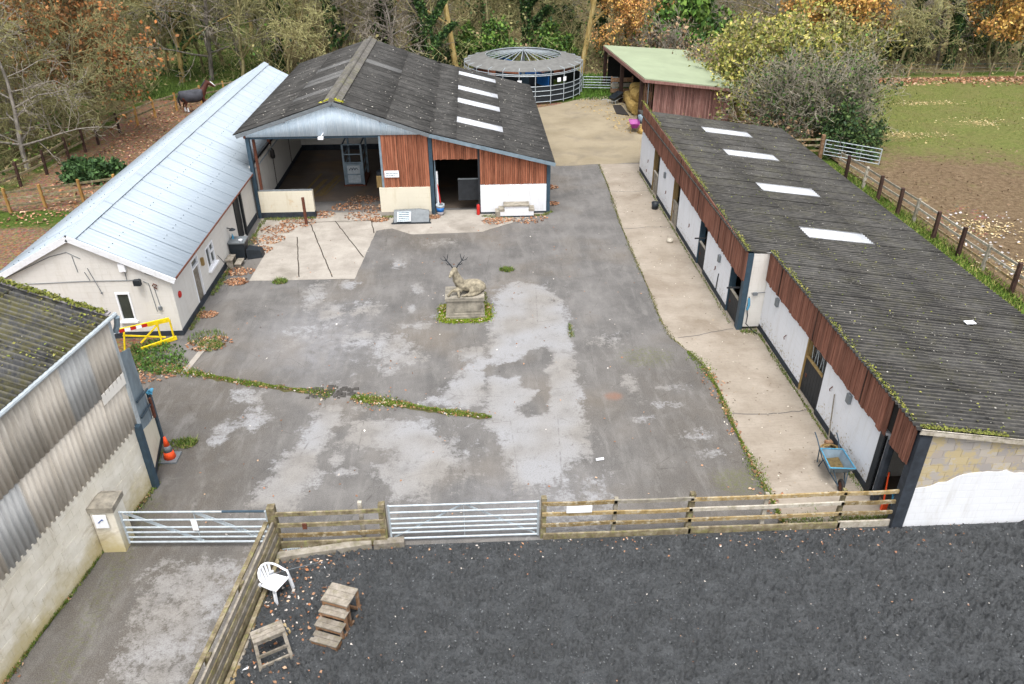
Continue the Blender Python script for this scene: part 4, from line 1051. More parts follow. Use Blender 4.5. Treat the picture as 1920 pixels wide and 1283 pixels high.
# side bay: white block stub, galvanised sheet, rails and free-standing post
P0, P1 = Vector((-8.97, 16.95, 0)), Vector((-9.31, 18.45, 0))
pd = (P1 - P0).normalized(); pn = Vector((-pd.y, pd.x, 0))
def Q(t, z, o=0.0): return P0.lerp(P1, t) + pn * o + Vector((0, 0, z))
MB().prism([Q(-.12, .22), Q(1, .22), Q(1, 1.0), Q(.55, 1.22), Q(-.12, 1.66)], pn * .02, pn * .2).build('side_wall', MT['ivory_paint'], nb)
MB().prism([Q(-.12, -.02), Q(1, -.02), Q(1, .22), Q(-.12, .22)], pn * .015, pn * .21).build('side_plinth', MT['plinth'], nb)
MB().prism([Q(.0, 1.5), Q(.9, 1.05), Q(.9, 1.3), Q(.74, 3.5), Q(.12, 3.9), Q(.0, 3.0)], pn * .03, pn * .045).build('sheet_panel', MT['galv_dull'], nb)
MB().beam(Q(.08, 2.42, -.03), Q(.95, 1.98, -.03), .04, .05).beam(Q(.08, 1.92, -.03), Q(.98, 1.5, -.03), .04, .05).build('side_rail', MT['steel_blue'], nb)
MB().beam(Q(1.03, -.02), Q(1.03, 1.84), .1, .1, (1, 0, 0)).build('gate_post', MT['steel_blue'], nb)
b = MB()
for i in range(5): b.tube([Q(1.0 + RB.uniform(-.05, .08), 1.8 + RB.uniform(-.05, .1), RB.uniform(-.12, .05)) for _ in range(4)], .03, 5)
b.build('head_collars', MT['turq'], nb)
b = MB(); b.beam(Q(.86, 1.1, -.05), Q(.86, 1.75, -.05), .1, .05, (1, 0, 0))
b.build('hinge_plate', MT['rust'], nb)

# ================================================================== round horse walker behind the barn
hw = thing('horse_walker', 'round cage horse walker with grey ring roof and radiating spokes behind the barn', 'horse walker', (4.05, 62.9, 0))
CX, CY, CR = 4.05, 62.9, 4.62
NS = 24
def C(r, k, z): t = 2 * math.pi * k / NS - .13; return Vector((CX + r * math.cos(t), CY + r * math.sin(t), z))
for k in range(NS):
    MB().hexa([C(CR, k, 2.33), C(CR, k + 1, 2.33), C(2.95, k + 1, 2.78), C(2.95, k, 2.78), C(CR, k, 2.36), C(CR, k + 1, 2.36), C(2.95, k + 1, 2.81), C(2.95, k, 2.81)]).build('roof_panel', MT['walker_roof'], hw)
for k in range(0, NS, 1):
    MB().beam(C(CR, k, 2.39), C(.12, k, 3.12), .035, .05).build('spoke', MT['galv'], hw)
MB().lathe([(.02, 3.0), (.28, 3.02), (.2, 3.16), (.02, 3.2)], 12, (CX, CY, 0)).tube([(CX, CY, 0), (CX, CY, 3.1)], .12, 8).build('hub', MT['grey_plastic'], hw)
b = MB()
for z in (2.12, 2.02): b.tube([C(CR - .02, k, z) for k in range(NS + 1)], .025, 5, False)
for z in (1.27, .93, .58, .16): b.tube([C(CR - .02, k, z) for k in range(NS + 1)], .024, 5, False)
b.tube([C(2.95, k, 2.76) for k in range(NS + 1)], .035, 5, False)
b.build('ring_rail', MT['galv'], hw)
for k in range(NS):
    MB().tube([C(CR, k, 0), C(CR, k, 2.36)], .03, 6).build('upright', MT['galv'], hw)
    MB().hexa([C(CR - .05, k, .1), C(CR - .05, k + 1, .1), C(CR - .07, k + 1, .1), C(CR - .07, k, .1), C(CR - .05, k, 1.27), C(CR - .05, k + 1, 1.27), C(CR - .07, k + 1, 1.27), C(CR - .07, k, 1.27)]).build('mesh_panel', MT['black_plastic'], hw)
# inner ring wall with blue and tan boards
for k in range(NS):
    MB().hexa([C(2.4, k, 0), C(2.4, k + 1, 0), C(2.34, k + 1, 0), C(2.34, k, 0), C(2.4, k, 1.75), C(2.4, k + 1, 1.75), C(2.34, k + 1, 1.75), C(2.34, k, 1.75)]).build('inner_panel', MT['black_plastic'] if k % 3 else MT['steel_blue'], hw)
for k in range(4):
    a0 = k * 6 + 2
    b = MB().beam(C(.4, a0, 1.5), C(CR - .3, a0, 1.5), .05, .9)
    b.build('pusher_gate', MT['blue'] if k % 2 else MT['barn_board'], hw)
for k, z, m_ in ((17.9, 1.45, 'sign_white'), (20.45, 1.5, 'sign_white'), (20.9, 1.5, 'sign_white')):
    p, q = C(CR + .04, k, z), C(CR + .04, k + .26, z)
    MB().hexa([p, q, q * 1.0 + Vector((0, .02, 0)), p + Vector((0, .02, 0)), p + Vector((0, 0, .3)), q + Vector((0, 0, .3)), q + Vector((0, .02, .3)), p + Vector((0, .02, .3))]).build('notice', MT[m_], hw)

# ================================================================== hay shed with the pale green roof
gs = thing('hay_shed', 'open fronted hay shed with pale green felt roof and reddish board wall beyond the stables', 'shed', (11.5, 53.2, 0))
roof = [(11.45, 52.4, 2.98), (17.95, 52.6, 2.2), (17.6, 65.0, 2.5), (10.6, 64.8, 3.0)]
MB().prism(roof, (0, 0, -.05), (0, 0, .04)).build('roof', MT['green_felt'], gs)
MB().beam((11.42, 52.36, 2.86), (17.95, 52.56, 2.08), .04, .18).beam((11.42, 52.36, 2.84), (10.58, 64.8, 2.86), .05, .22).build('fascia', MT['shed_board'], gs)
for x, y, z in ((11.5, 53.4, 2.9), (11.1, 58.8, 2.92), (10.75, 64.4, 2.94)): MB().box(x - .13, x + .13, y - .13, y + .13, 0, z).build('post', MT['fence_dark'], gs)
hme = unit_box_mesh('board', MT['shed_board'])
n = 44
for i in range(n):
    x = 12.25 + (i + .5) * 5.3 / n
    inst('board', hme, gs, (x, 52.95 + RB.uniform(-.02, .01), 0), (5.3 / n * RB.uniform(.78, .96), .03, lerp(2.86, 2.2, (x - 11.45) / 6.5) + RB.uniform(-.02, .02)))
for i in range(5): inst('board', hme, gs, (11.72 + i * .12, 53.3, 0), (.05, .03, 2.75))
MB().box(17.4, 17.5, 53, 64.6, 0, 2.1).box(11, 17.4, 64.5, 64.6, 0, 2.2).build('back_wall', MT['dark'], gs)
MB().tube([(11.75, 52.5, 2.7), (11.78, 52.5, .0)], .03, 6).build('downpipe', MT['grey_plastic'], gs)
# ------------------------------------------------------------------ fences and gates
RF = random.Random(5)
def rails(th, p, q, zs, w_, h_, m_, n=1, side=(0, 0), name='rail', sag=.015):
    p, q = Vector((*p, 0)), Vector((*q, 0)); off = Vector((*side, 0))
    for i, z in enumerate(zs):
        m1 = m_[i % len(m_)] if isinstance(m_, (list, tuple)) else m_
        z0, z1 = z + RF.uniform(-sag, sag), z + RF.uniform(-sag, sag)
        b = MB(); mid = p.lerp(q, .5) + off + Vector((0, 0, (z0 + z1) / 2 - sag + RF.uniform(-.01, .01)))
        b.beam(p + off + Vector((0, 0, z0)), mid, w_, h_).beam(mid, q + off + Vector((0, 0, z1)), w_, h_)
        b.build(name, MT[m1], th)
def wpost(th, x, y, h, w_, m_, lean=(0, 0), cap=False):
    b = MB(); n = 6
    b.hexa([(x - w_ / 2, y - w_ / 2, -.05), (x + w_ / 2, y - w_ / 2, -.05), (x + w_ / 2, y + w_ / 2, -.05), (x - w_ / 2, y + w_ / 2, -.05)] + [(x + sx * w_ * .46 + lean[0], y + sy * w_ * .46 + lean[1], h + RF.uniform(-.015, .02)) for sx, sy in ((-1, -1), (1, -1), (1, 1), (-1, 1))])
    return b.build('post', MT[m_], th)

f1 = thing('arena_fence', 'weathered post and rail fence with lichen and white plate, right of the wide gate', 'fence', (5.9, 14.1, 0))
px_ = [1.45, 3.2, 5.08, 6.96, 8.88, 10.48]
for i, x in enumerate(px_): wpost(f1, x, 14.12, (1.28, 1.18, 1.26, 1.15, 1.2, 1.3)[i], .14 if i in (0, 2, 5) else .1, 'fence_old' if i % 2 == 0 else 'fence_pale', (RF.uniform(-.03, .03), 0))
segs = [(0, 1, ('fence_ochre', 'fence_ochre', 'fence_ochre')), (1, 2, ('fence_pale', 'fence_ochre', 'fence_ochre')), (2, 4, ('fence_ochre', 'fence_pale', 'fence_ochre')), (4, 5, ('fence_ochre', 'fence_ochre', 'fence_ochre'))]
for a, c, ms in segs: rails(f1, (px_[a] - .04, 14.04), (px_[c] + .04, 14.04), (1.13, .8, .46), .045, .1, ms)
for a, c, m_ in ((0, 2, 'fence_old'), (2, 4, 'fence_old'), (4, 5, 'fence_pale')): rails(f1, (px_[a], 14.03), (px_[c] + .06, 14.03), (.1,), .05, .2, m_, name='kickboard')
MB().box(2.0, 2.62, 13.98, 14.0, .88, 1.08).build('blank_plate', MT['sign_white'], f1)

f2 = thing('paddock_fence_stub', 'short mossy post and rail fence between the two metal gates', 'fence', (-3.8, 14.15, 0))
wpost(f2, -5.06, 14.1, 1.34, .2, 'fence_old'); wpost(f2, -2.46, 14.15, 1.26, .17, 'fence_old'); wpost(f2, -3.0, 14.3, 1.2, .1, 'fence_pale')
rails(f2, (-5.0, 14.04), (-2.42, 14.06), (1.12, .78, .46), .045, .11, ('fence_old', 'fence_old', 'fence_ochre'))
rails(f2, (-5.0, 14.03), (-2.42, 14.05), (.14,), .05, .22, 'fence_old', name='kickboard')
MB().box(-4.36, -4.26, 13.96, 14.0, .7, .86).build('bracket', MT['rust'], f2)

f3 = thing('diagonal_fence', 'old mossy board fence running from the corner post to the lower left edge', 'fence', (-5.4, 12, 0))
A3, B3 = Vector((-5.04, 13.95, 0)), Vector((-5.72, 7.4, 0))
for t in (.28, .56, .84): 
    p = A3.lerp(B3, t); wpost(f3, p.x - .1, p.y, .98, .14, 'fence_old')
for k_, z in enumerate((.9, .72, .54, .36)): rails(f3, (A3.x + .02 * k_, A3.y), (B3.x + .02 * k_, B3.y), (z,), .05, .15, 'fence_old' if k_ % 2 else 'grey_wood', sag=.02)
rails(f3, (A3.x - .14, A3.y), (B3.x - .18, B3.y), (.98,), .1, .05, 'fence_old', name='cap_rail', sag=.03)
rails(f3, (A3.x + .03, A3.y), (B3.x + .03, B3.y), (.25,), .05, .3, 'fence_old', name='kickboard')
rails(f3, (A3.x + .12, A3.y - .1), (B3.x + .12, B3.y), (.1,), .1, .12, 'fence_old', name='kickboard')

def tube_gate(name, label, p, q, h, zs, mat_, braces, plate=None):
    g = thing(name, label, 'gate', (*p, 0)); P, Q_ = Vector((*p, 0)), Vector((*q, 0))
    U = lambda t, z: P.lerp(Q_, t) + Vector((0, 0, z))
    for z in zs: MB().tube([U(0, z), U(1, z)], .024 if z > zs[-1] else .026, 8).build('bar', mat_, g)
    for t in (0, 1): MB().tube([U(t, zs[-1] - .03), U(t, h + .02)], .03, 8).build('stile', mat_, g)
    for (t0, z0, t1, z1) in braces: MB().beam(U(t0, z0) + Vector((0, .03, 0)), U(t1, z1) + Vector((0, .03, 0)), .012, .04).build('brace', mat_, g)
    return g, U
Z7 = (1.18, .97, .77, .61, .46, .31, .12)
tube_gate('wide_field_gate', 'galvanised seven bar field gate closed in the middle of the front fence', (-2.3, 14.13), (1.32, 14.1), 1.18, Z7, MT['galv'], [(.5, 1.16, .02, .14), (.5, 1.16, .98, .14), (.5, 1.16, .5, .12)])
g2, U2 = tube_gate('drive_gate', 'galvanised six bar gate hung on the block pillar across the lower left drive', (-8.68, 14.28), (-5.2, 14.12), 1.17, (1.17, .92, .68, .52, .36, .2), MT['galv'], [(.5, 1.15, .5, .2), (.02, 1.1, .49, .22), (.05, 1.1, .52, .22), (.98, .25, .51, 1.15), (.95, .22, .48, 1.15)])
MB().prism([U2(.475, .62), U2(.515, .62), U2(.515, .95), U2(.475, .95)], (0, -.04, 0), (0, -.05, 0)).build('notice', MT['sign_white'], g2)
MB().tube([U2(.7, 1.175), U2(.99, 1.175)], .03, 8).build('sleeve', MT['steel_blue'], g2)
pl = thing('gate_pillar', 'squat block gate pillar with dark stone cap and small white sign', 'pillar', (-9.03, 14.3, 0))
MB().box(-9.3, -8.76, 14.16, 14.7, -.03, 1.3).build('shaft', MT['block'], pl)
MB().box(-9.34, -8.72, 14.12, 14.74, 1.3, 1.45).hexa([(-9.3, 14.16, 1.45), (-8.76, 14.16, 1.45), (-8.76, 14.7, 1.45), (-9.3, 14.7, 1.45), (-9.22, 14.25, 1.52), (-8.85, 14.22, 1.5), (-8.85, 14.6, 1.53), (-9.2, 14.6, 1.5)]).build('cap', MT['stone'], pl)
sg = MB().box(-9.22, -8.92, 14.09, 14.11, .86, 1.26).build('sign', MT['sign_white'], pl)
b = MB().tube([(-9.1, 14.083, 1.06), (-9.04, 14.083, 1.12)], .012, 6)
for x, z in ((-9.105, 1.055), (-9.12, 1.04), (-9.03, 1.13), (-9.015, 1.115)): b.lathe([(.001, -.008), (.022, 0), (.001, .008)], 8, (x, 14.083, z))
b.build('mark', MT['ink'], sg)

fr = thing('pasture_fence', 'post and rail fence with dark creosoted posts between the stables and the muddy field', 'fence', (20.9, 33, 0))
dk = [(20.5, 40.5), (20.74, 37.1), (20.85, 35.2), (20.95, 32.0), (21.09, 30.15), (21.22, 26.5), (21.3, 23.6), (21.35, 20.5)]
plp = [(20.72, 39.0), (21.0, 34.1), (21.2, 28.66), (21.4, 24.8), (21.5, 21.6)]
for x, y in dk: wpost(fr, x, y, 1.28, .15, 'fence_dark', (-.02, 0))
for x, y in plp: wpost(fr, x + .1, y, 1.12, .13, 'fence_pale', (.03, 0))
rp = [(20.6, 41.9), (20.8, 39.0), (21.1, 34.1), (21.3, 28.66), (21.5, 24.8), (21.6, 20.0)]
for a, c in zip(rp, rp[1:]): rails(fr, (a[0] + .04, a[1]), (c[0] + .04, c[1]), (1.02, .68, .36), .04, .1, ('fence_pale', 'fence_pale', 'fence_ochre'))
fg = tube_gate('pasture_gate', 'galvanised five bar gate standing open beside the big bush', (20.62, 44.0), (23.0, 41.95), 1.15, (1.15, .92, .7, .5, .3), MT['galv'], [(.33, 1.13, .33, .3), (.66, 1.13, .66, .3)])
fw_ = thing('bush_fence', 'short brown wooden fence with stout post beside the open pasture gate', 'fence', (19, 44.2, 0))
wpost(fw_, 20.5, 44.15, 1.4, .2, 'brown_wood'); wpost(fw_, 18.3, 44.3, 1.2, .12, 'fence_old'); wpost(fw_, 17.9, 44.3, 1.2, .12, 'fence_old')
rails(fw_, (17.6, 44.3), (20.5, 44.2), (1.12, .8, .46), .05, .1, ('fence_ochre', 'fence_old'))
ff = thing('far_field_fence', 'line of thin pale stakes with wire along the far edge of the field', 'fence', (40, 65.3, 0))
for i in range(16):
    x = 27.0 + i * 2.35
    wpost(ff, x, 65.35 + RF.uniform(-.2, .2), 1.25, .1, 'fence_ochre' if i % 2 == 0 else 'fence_old', (.1, 0))
b = MB()
for z in (1.1, .8, .5): b.tube([(26.5, 65.35, z), (64, 65.35, z)], .005, 4)
b.build('wire', MT['grey_plastic'], ff)
fl = thing('wood_edge_fence', 'long two rail fence with dark posts curving along the wood behind the horse', 'fence', (-23.5, 50, 0))
ln = [(-26.6, 37.5), (-25.4, 39.8), (-24.64, 41.85), (-24.25, 44.0), (-24.13, 46.58), (-23.9, 48.3), (-23.74, 49.89), (-23.43, 52.59), (-22.9, 54.4), (-22.4, 56.4), (-21.5, 58.3), (-20.4, 60.6), (-19.0, 62.0), (-17.4, 63.0)]
for i, (x, y) in enumerate(ln): wpost(fl, x, y, 1.35 if i < 7 else 1.25, .13, 'fence_dark' if i < 8 else 'new_post', (RF.uniform(-.05, .05), 0))
for a, c in zip(ln, ln[1:]): rails(fl, a, c, (1.08, .62), .06, .11, 'fence_old')
fo = thing('new_stake_fence', 'low fence with orange new timber stakes beside the silver roofed building', 'fence', (-22, 38.5, 0))
ln2 = [(-25.2, 37.4), (-23.3, 38.0), (-21.8, 38.5), (-20.2, 39.2), (-18.7, 39.9), (-17.0, 40.4)]
for x, y in ln2: wpost(fo, x, y, 1.2, .13, 'new_post', (RF.uniform(-.03, .03), 0))
for a, c in zip(ln2, ln2[1:]): rails(fo, a, c, (1.0, .66, .3), .045, .1, 'fence_old')
tube_gate('back_gate', 'galvanised gate between the horse walker and the hay shed', (8.75, 62.4), (11.4, 62.0), 1.12, (1.12, .9, .7, .5, .3), MT['galv'], [(.5, 1.1, .5, .3)])

# timber sleepers and drain grates at the corner of the arena
for lab, p, q, m_ in (('long pale timber sleeper lying along the arena corner under the fence', (-5.0, 13.66), (-2.78, 14.0), 'fence_pale'), ('short timber sleeper end below the wide gate post', (-2.72, 13.98), (-1.98, 14.02), 'grey_wood')):
    o = MB().beam((*p, .1), (*q, .1), .2, .18).build('timber_sleeper', MT[m_]); tag(o, lab, 'sleeper')
for lab, p, q, m_ in (('grey slotted drain grate beside the corner post', (-4.95, 13.9), (-4.0, 13.98), 'galv'), ('rusty slotted drain grate behind the long sleeper', (-3.95, 14.0), (-2.7, 14.12), 'rust')):
    t = thing('drain_grate', lab, 'drain grate', (*p, 0), group='drain grates'); P, Q_ = Vector((*p, .05)), Vector((*q, .05)); n = 22
    for i in range(n):
        c = P.lerp(Q_, i / (n - 1)); MB().box(c.x - .008, c.x + .008, c.y - .07, c.y + .07, .03, .06).build('bar', MT[m_], t)
    MB().beam(P + Vector((0, .08, -.02)), Q_ + Vector((0, .08, -.02)), .02, .06).beam(P + Vector((0, -.08, -.02)), Q_ + Vector((0, -.08, -.02)), .02, .06).build('frame', MT[m_], t)
# ------------------------------------------------------------------ things standing about
RP = random.Random(9)
def organic(name, m, parent, chains, voxel=.03, smooth=2):
    """one continuous body: tapered chains of (x, y, z, radius) merged and smoothed"""
    b = MB()
    for ch in chains:
        pts, rs = [], []
        for (p, q) in zip(ch, ch[1:]):
            for k in range(4):
                t = k / 4; pts.append([lerp(p[i], q[i], t) for i in range(3)]); rs.append(lerp(p[3], q[3], t))
        pts.append(ch[-1][:3]); rs.append(ch[-1][3])
        b.tube(pts, rs, 10)
        for e in (ch[0], ch[-1]):
            b.lathe([(e[3] * math.cos(a), e[3] * math.sin(a)) for a in (-1.5, -1, -.5, 0, .5, 1, 1.5)], 10, e[:3])
    me = b.mesh(name + '_source'); tmp = bpy.data.objects.new('tmp', me); COL.objects.link(tmp)
    md = tmp.modifiers.new('r', 'REMESH'); md.mode = 'VOXEL'; md.voxel_size = voxel
    ms = tmp.modifiers.new('s', 'SMOOTH'); ms.iterations = smooth; ms.factor = .5
    dg = bpy.context.evaluated_depsgraph_get()
    out = bpy.data.meshes.new_from_object(tmp.evaluated_get(dg))
    bpy.data.objects.remove(tmp); bpy.data.meshes.remove(me)
    out.name = name; out.shade_smooth(); out.materials.clear(); out.materials.append(m)
    return link(bpy.data.objects.new(name, out), parent)

# recumbent stag on its plinth
sp = thing('stag_plinth', 'weathered stone plinth standing in a mossy patch in the middle of the yard', 'plinth', (-.5, 26.0, 0))
MB().box(-1.22, .24, 25.54, 26.58, -.02, .1).box(-1.19, .21, 25.57, 26.55, .1, .2).build('base', MT['stone'], sp)
MB().box(-1.17, .19, 25.59, 26.5, .2, .74).box(-.9, .1, 25.575, 25.6, .28, .62).build('die', MT['stone'], sp)
MB().box(-1.22, .24, 25.53, 26.56, .74, .86).build('top_slab', MT['stone'], sp)
sg_m = MT['stone']
sgt = thing('stag_statue', 'stone statue of a resting stag with dark iron antlers on the plinth', 'statue', (-.5, 26.0, .86))
z0 = .86
organic('stag_body', plain('carved_stone', (170, 160, 138), .66, .9, .6, 7), sgt, [
    [(-.62, 26.0, z0 + .3, .2), (-.3, 26.05, z0 + .28, .25), (-.02, 26.1, z0 + .26, .24), (.12, 26.1, z0 + .2, .2)],
    [(-.6, 26.0, z0 + .32, .22), (-.74, 25.96, z0 + .58, .19), (-.8, 25.93, z0 + .8, .14), (-.83, 25.92, z0 + .95, .11)],
    [(-.83, 25.92, z0 + .98, .11), (-.92, 25.82, z0 + .92, .085), (-1.0, 25.7, z0 + .82, .06)],
    [(-.78, 25.98, z0 + 1.02, .03), (-.68, 26.02, z0 + 1.02, .015)],
    [(-.72, 25.85, z0 + .2, .09), (-.95, 25.75, z0 + .22, .06), (-1.1, 25.68, z0 + .05, .045)],
    [(-.66, 25.82, z0 + .16, .09), (-.72, 25.68, z0 + .2, .06), (-.7, 25.58, z0 + .04, .045)],
    [(-.02, 25.92, z0 + .2, .17), (-.2, 25.78, z0 + .22, .1), (-.3, 25.72, z0 + .08, .06), (-.55, 25.64, z0 + .04, .045)],
    [(.05, 25.9, z0 + .1, .1), (-.12, 25.72, z0 + .06, .06), (-.35, 25.66, z0 + .04, .04)],
    [(.25, 26.1, z0 + .2, .05), (.32, 26.08, z0 + .1, .03)]], .026, 3)
b = MB()
for sx in (-1, 1):
    bx = -.83 + sx * .04
    main = [(bx, 25.95, z0 + 1.0), (bx + sx * .1, 26.0, z0 + 1.15), (bx + sx * .24, 26.05, z0 + 1.3), (bx + sx * .34, 26.05, z0 + 1.5)]
    b.tube(main, [.026, .022, .018, .008], 6)
    b.tube([main[1], (bx + sx * .2, 25.92, z0 + 1.2), (bx + sx * .26, 25.86, z0 + 1.32)], [.018, .014, .006], 5)
    b.tube([main[2], (bx + sx * .4, 26.0, z0 + 1.36), (bx + sx * .46, 26.0, z0 + 1.46)], [.016, .012, .006], 5)
    b.tube([main[2], (bx + sx * .2, 26.1, z0 + 1.45), (bx + sx * .18, 26.1, z0 + 1.56)], [.016, .012, .006], 5)
b.build('antlers', MT['black_plastic'], sgt)

# horse in a dark rug at the edge of the wood
hs_ = thing('horse', 'bay horse with white blaze wearing a dark grey rug beside the silver roof', 'horse', (-20.0, 58.0, 0), R(20), world=False)
bay = plain('bay_coat', (98, 58, 48), .7, .6, .3, 3)
organic('body', bay, hs_, [
    [(-.72, 0, 1.18, .27), (-.3, 0, 1.12, .32), (.2, 0, 1.13, .31), (.6, 0, 1.18, .26)],
    [(.6, 0, 1.3, .27), (.85, 0, 1.62, .19), (1.04, 0, 1.92, .15)],
    [(1.05, 0, 1.94, .15), (1.24, 0, 1.84, .125), (1.5, 0, 1.6, .085)],
    [(1.02, .07, 2.03, .045), (1.03, .08, 2.2, .02)], [(1.02, -.07, 2.03, .045), (1.03, -.08, 2.2, .02)],
    [(.55, .14, 1.0, .13), (.57, .14, .6, .07), (.56, .14, .3, .05), (.58, .14, .04, .06)],
    [(.58, -.14, 1.0, .13), (.72, -.14, .62, .07), (.66, -.14, .3, .05), (.64, -.14, .04, .06)],
    [(-.7, .15, 1.0, .19), (-.62, .15, .72, .1), (-.82, .15, .48, .06), (-.78, .15, .25, .045), (-.74, .15, .04, .06)],
    [(-.72, -.15, 1.0, .19), (-.55, -.15, .72, .1), (-.68, -.15, .48, .06), (-.62, -.15, .25, .045), (-.56, -.15, .04, .06)]], .035, 3)
b = MB(); NS_ = 14
prof = [(-1.0, .2, 1.2), (-.9, .31, 1.17), (-.6, .345, 1.14), (-.2, .37, 1.13), (.2, .365, 1.14), (.45, .34, 1.18), (.62, .3, 1.28)]
rows = []
for x, r, zc in prof:
    rows.append([(x, r * math.cos(a), zc + r * (1.02 * math.sin(a) if math.sin(a) > 0 else 1.5 * math.sin(a))) for a in [R(-62) + i * R(304) / NS_ for i in range(NS_ + 1)]])
for r_ in rows: b.v += r_
for i in range(len(rows) - 1):
    for j in range(NS_): b.f.append((i * (NS_ + 1) + j, i * (NS_ + 1) + j + 1, (i + 1) * (NS_ + 1) + j + 1, (i + 1) * (NS_ + 1) + j))
rg = b.build('rug', plain('rug_cloth', (84, 86, 94), .75, .8, .5, 2), hs_, True, False)
sd_ = rg.modifiers.new('t', 'SOLIDIFY'); sd_.thickness = .015
MB().tube([(-1.0, 0, 1.2), (-1.08, 0, 1.0), (-1.06, 0, .7), (-1.02, 0, .42)], [.05, .07, .07, .03], 7).build('tail', MT['black_plastic'], hs_, True)
MB().tube([(1.26, 0, 1.96), (1.4, 0, 1.8), (1.57, 0, 1.62)], [.04, .06, .05], 6).build('blaze', MT['white_plastic'], hs_, True)
MB().tube([(.97, 0, 2.08), (.78, 0, 1.84), (.58, 0, 1.58), (.5, 0, 1.5)], [.04, .06, .06, .03], 6).build('mane', MT['black_plastic'], hs_, True)
for x, y in ((-.74, .15), (-.56, -.15)): MB().tube([(x, y, .03), (x - .02, y, .3)], [.068, .056], 8).build('sock', MT['white_plastic'], hs_)

# white plastic garden chair
ch = thing('plastic_chair', 'white moulded plastic garden chair on the dark arena corner', 'chair', (-4.82, 12.62, 0), R(62), world=False)
b = MB().hexa([(-.22, -.24, .40), (.22, -.24, .40), (.2, .2, .37), (-.2, .2, .37), (-.24, -.25, .43), (.24, -.25, .43), (.21, .2, .40), (-.21, .2, .40)])
b.build('seat', MT['white_plastic'], ch)
arc = []
for i in range(13):
    a = R(-20 + i * 220 / 12); arc.append((.27 * math.cos(a), .02 + .25 * math.sin(a), .64 + .16 * max(0, math.sin(a)) ** 1.5))
b = MB().tube([(.26, -.26, .44), (.27, -.2, .6)] + arc + [(-.27, -.2, .6), (-.26, -.26, .44)], .026, 6)
b.build('arm_rail', MT['white_plastic'], ch, True)
for i in range(5):
    a = R(50 + i * 20); x, y = .24 * math.cos(a), .22 * math.sin(a)
    MB().beam((x * .85, .18, .4), (x * 1.05, .02 + .25 * math.sin(a), .64 + .16 * max(0, math.sin(a)) ** 1.5), .055, .014, (0, 1, 0)).build('back_slat', MT['white_plastic'], ch)
for sx in (-1, 1):
    MB().hexa([(sx * .29 - .03, -.3, 0), (sx * .29 + .03, -.3, 0), (sx * .29 + .03, -.25, 0), (sx * .29 - .03, -.25, 0), (sx * .25 - .03, -.27, .46), (sx * .25 + .03, -.27, .46), (sx * .25 + .03, -.22, .46), (sx * .25 - .03, -.22, .46)]).build('leg', MT['white_plastic'], ch)
    MB().hexa([(sx * .25 - .03, .28, 0), (sx * .25 + .03, .28, 0), (sx * .25 + .03, .33, 0), (sx * .25 - .03, .33, 0), (sx * .21 - .03, .18, .46), (sx * .21 + .03, .18, .46), (sx * .21 + .03, .23, .46), (sx * .21 - .03, .23, .46)]).build('leg', MT['white_plastic'], ch)

# wooden mounting steps
ms_ = thing('mounting_steps', 'brown wooden mounting steps with four treads on the arena', 'steps', (-3.35, 11.45, 0), R(-20.5), world=False)
W_ = .29
for i, (y0, y1, z) in enumerate(((-.42, -.14, .19), (-.17, .08, .37), (.05, .28, .55), (.2, .72, .75))):
    t = MB()
    n = 3 if i == 3 else 2
    for k in range(n): t.box(-W_ - .03, W_ + .03, lerp(y0, y1, k / n), lerp(y0, y1, (k + 1) / n) - .008, z - .03, z)
    t.build('tread', MT['grey_wood'], ms_)
    MB().box(-W_, W_, y0 + .02, y0 + .045, z - .12, z - .032).build('riser', MT['brown_wood'], ms_)
    for s in (-1, 1): MB().box(s * W_ - .025, s * W_ + .025, y0 + .03, y0 + .1, 0, z - .03).build('leg', MT['brown_wood'], ms_)
for s in (-1, 1):
    MB().beam((s * W_, -.4, .04), (s * W_, .74, .04), .05, .07).build('runner', MT['brown_wood'], ms_)
    MB().box(s * W_ - .025, s * W_ + .025, .64, .71, 0, .72).build('leg', MT['brown_wood'], ms_)
MB().box(-W_, W_, .66, .7, .1, .17).build('cross_rail', MT['brown_wood'], ms_)

# grey saw-horse table
tb = thing('trestle_table', 'small grey weathered wooden trestle beside the white chair', 'trestle', (-4.55, 11.0, 0), R(27), world=False)
for i, y in enumerate((-.16, -.05, .06)): MB().box(-.33, .33, y, y + .1, .68, .72).build('top_board', MT['grey_wood'], tb)
MB().box(-.3, .3, -.13, -.1, .58, .68).box(-.3, .3, .1, .13, .58, .68).build('apron', MT['grey_wood'], tb)
for sx in (-1, 1):
    for sy in (-1, 1): MB().beam((sx * .29, sy * .11, .68), (sx * .32, sy * .3, 0), .07, .045).build('leg', MT['grey_wood'], tb)
for z, y in ((.3, .22), (.06, .28)): MB().box(-.3, .3, -y - .02, -y + .02, z, z + .07).build('rail', MT['grey_wood'], tb)

def simple(name, label, cat, mb, m_, smooth=False, group=None): return tag(mb.build(name, MT[m_], None, smooth), label, cat, group)
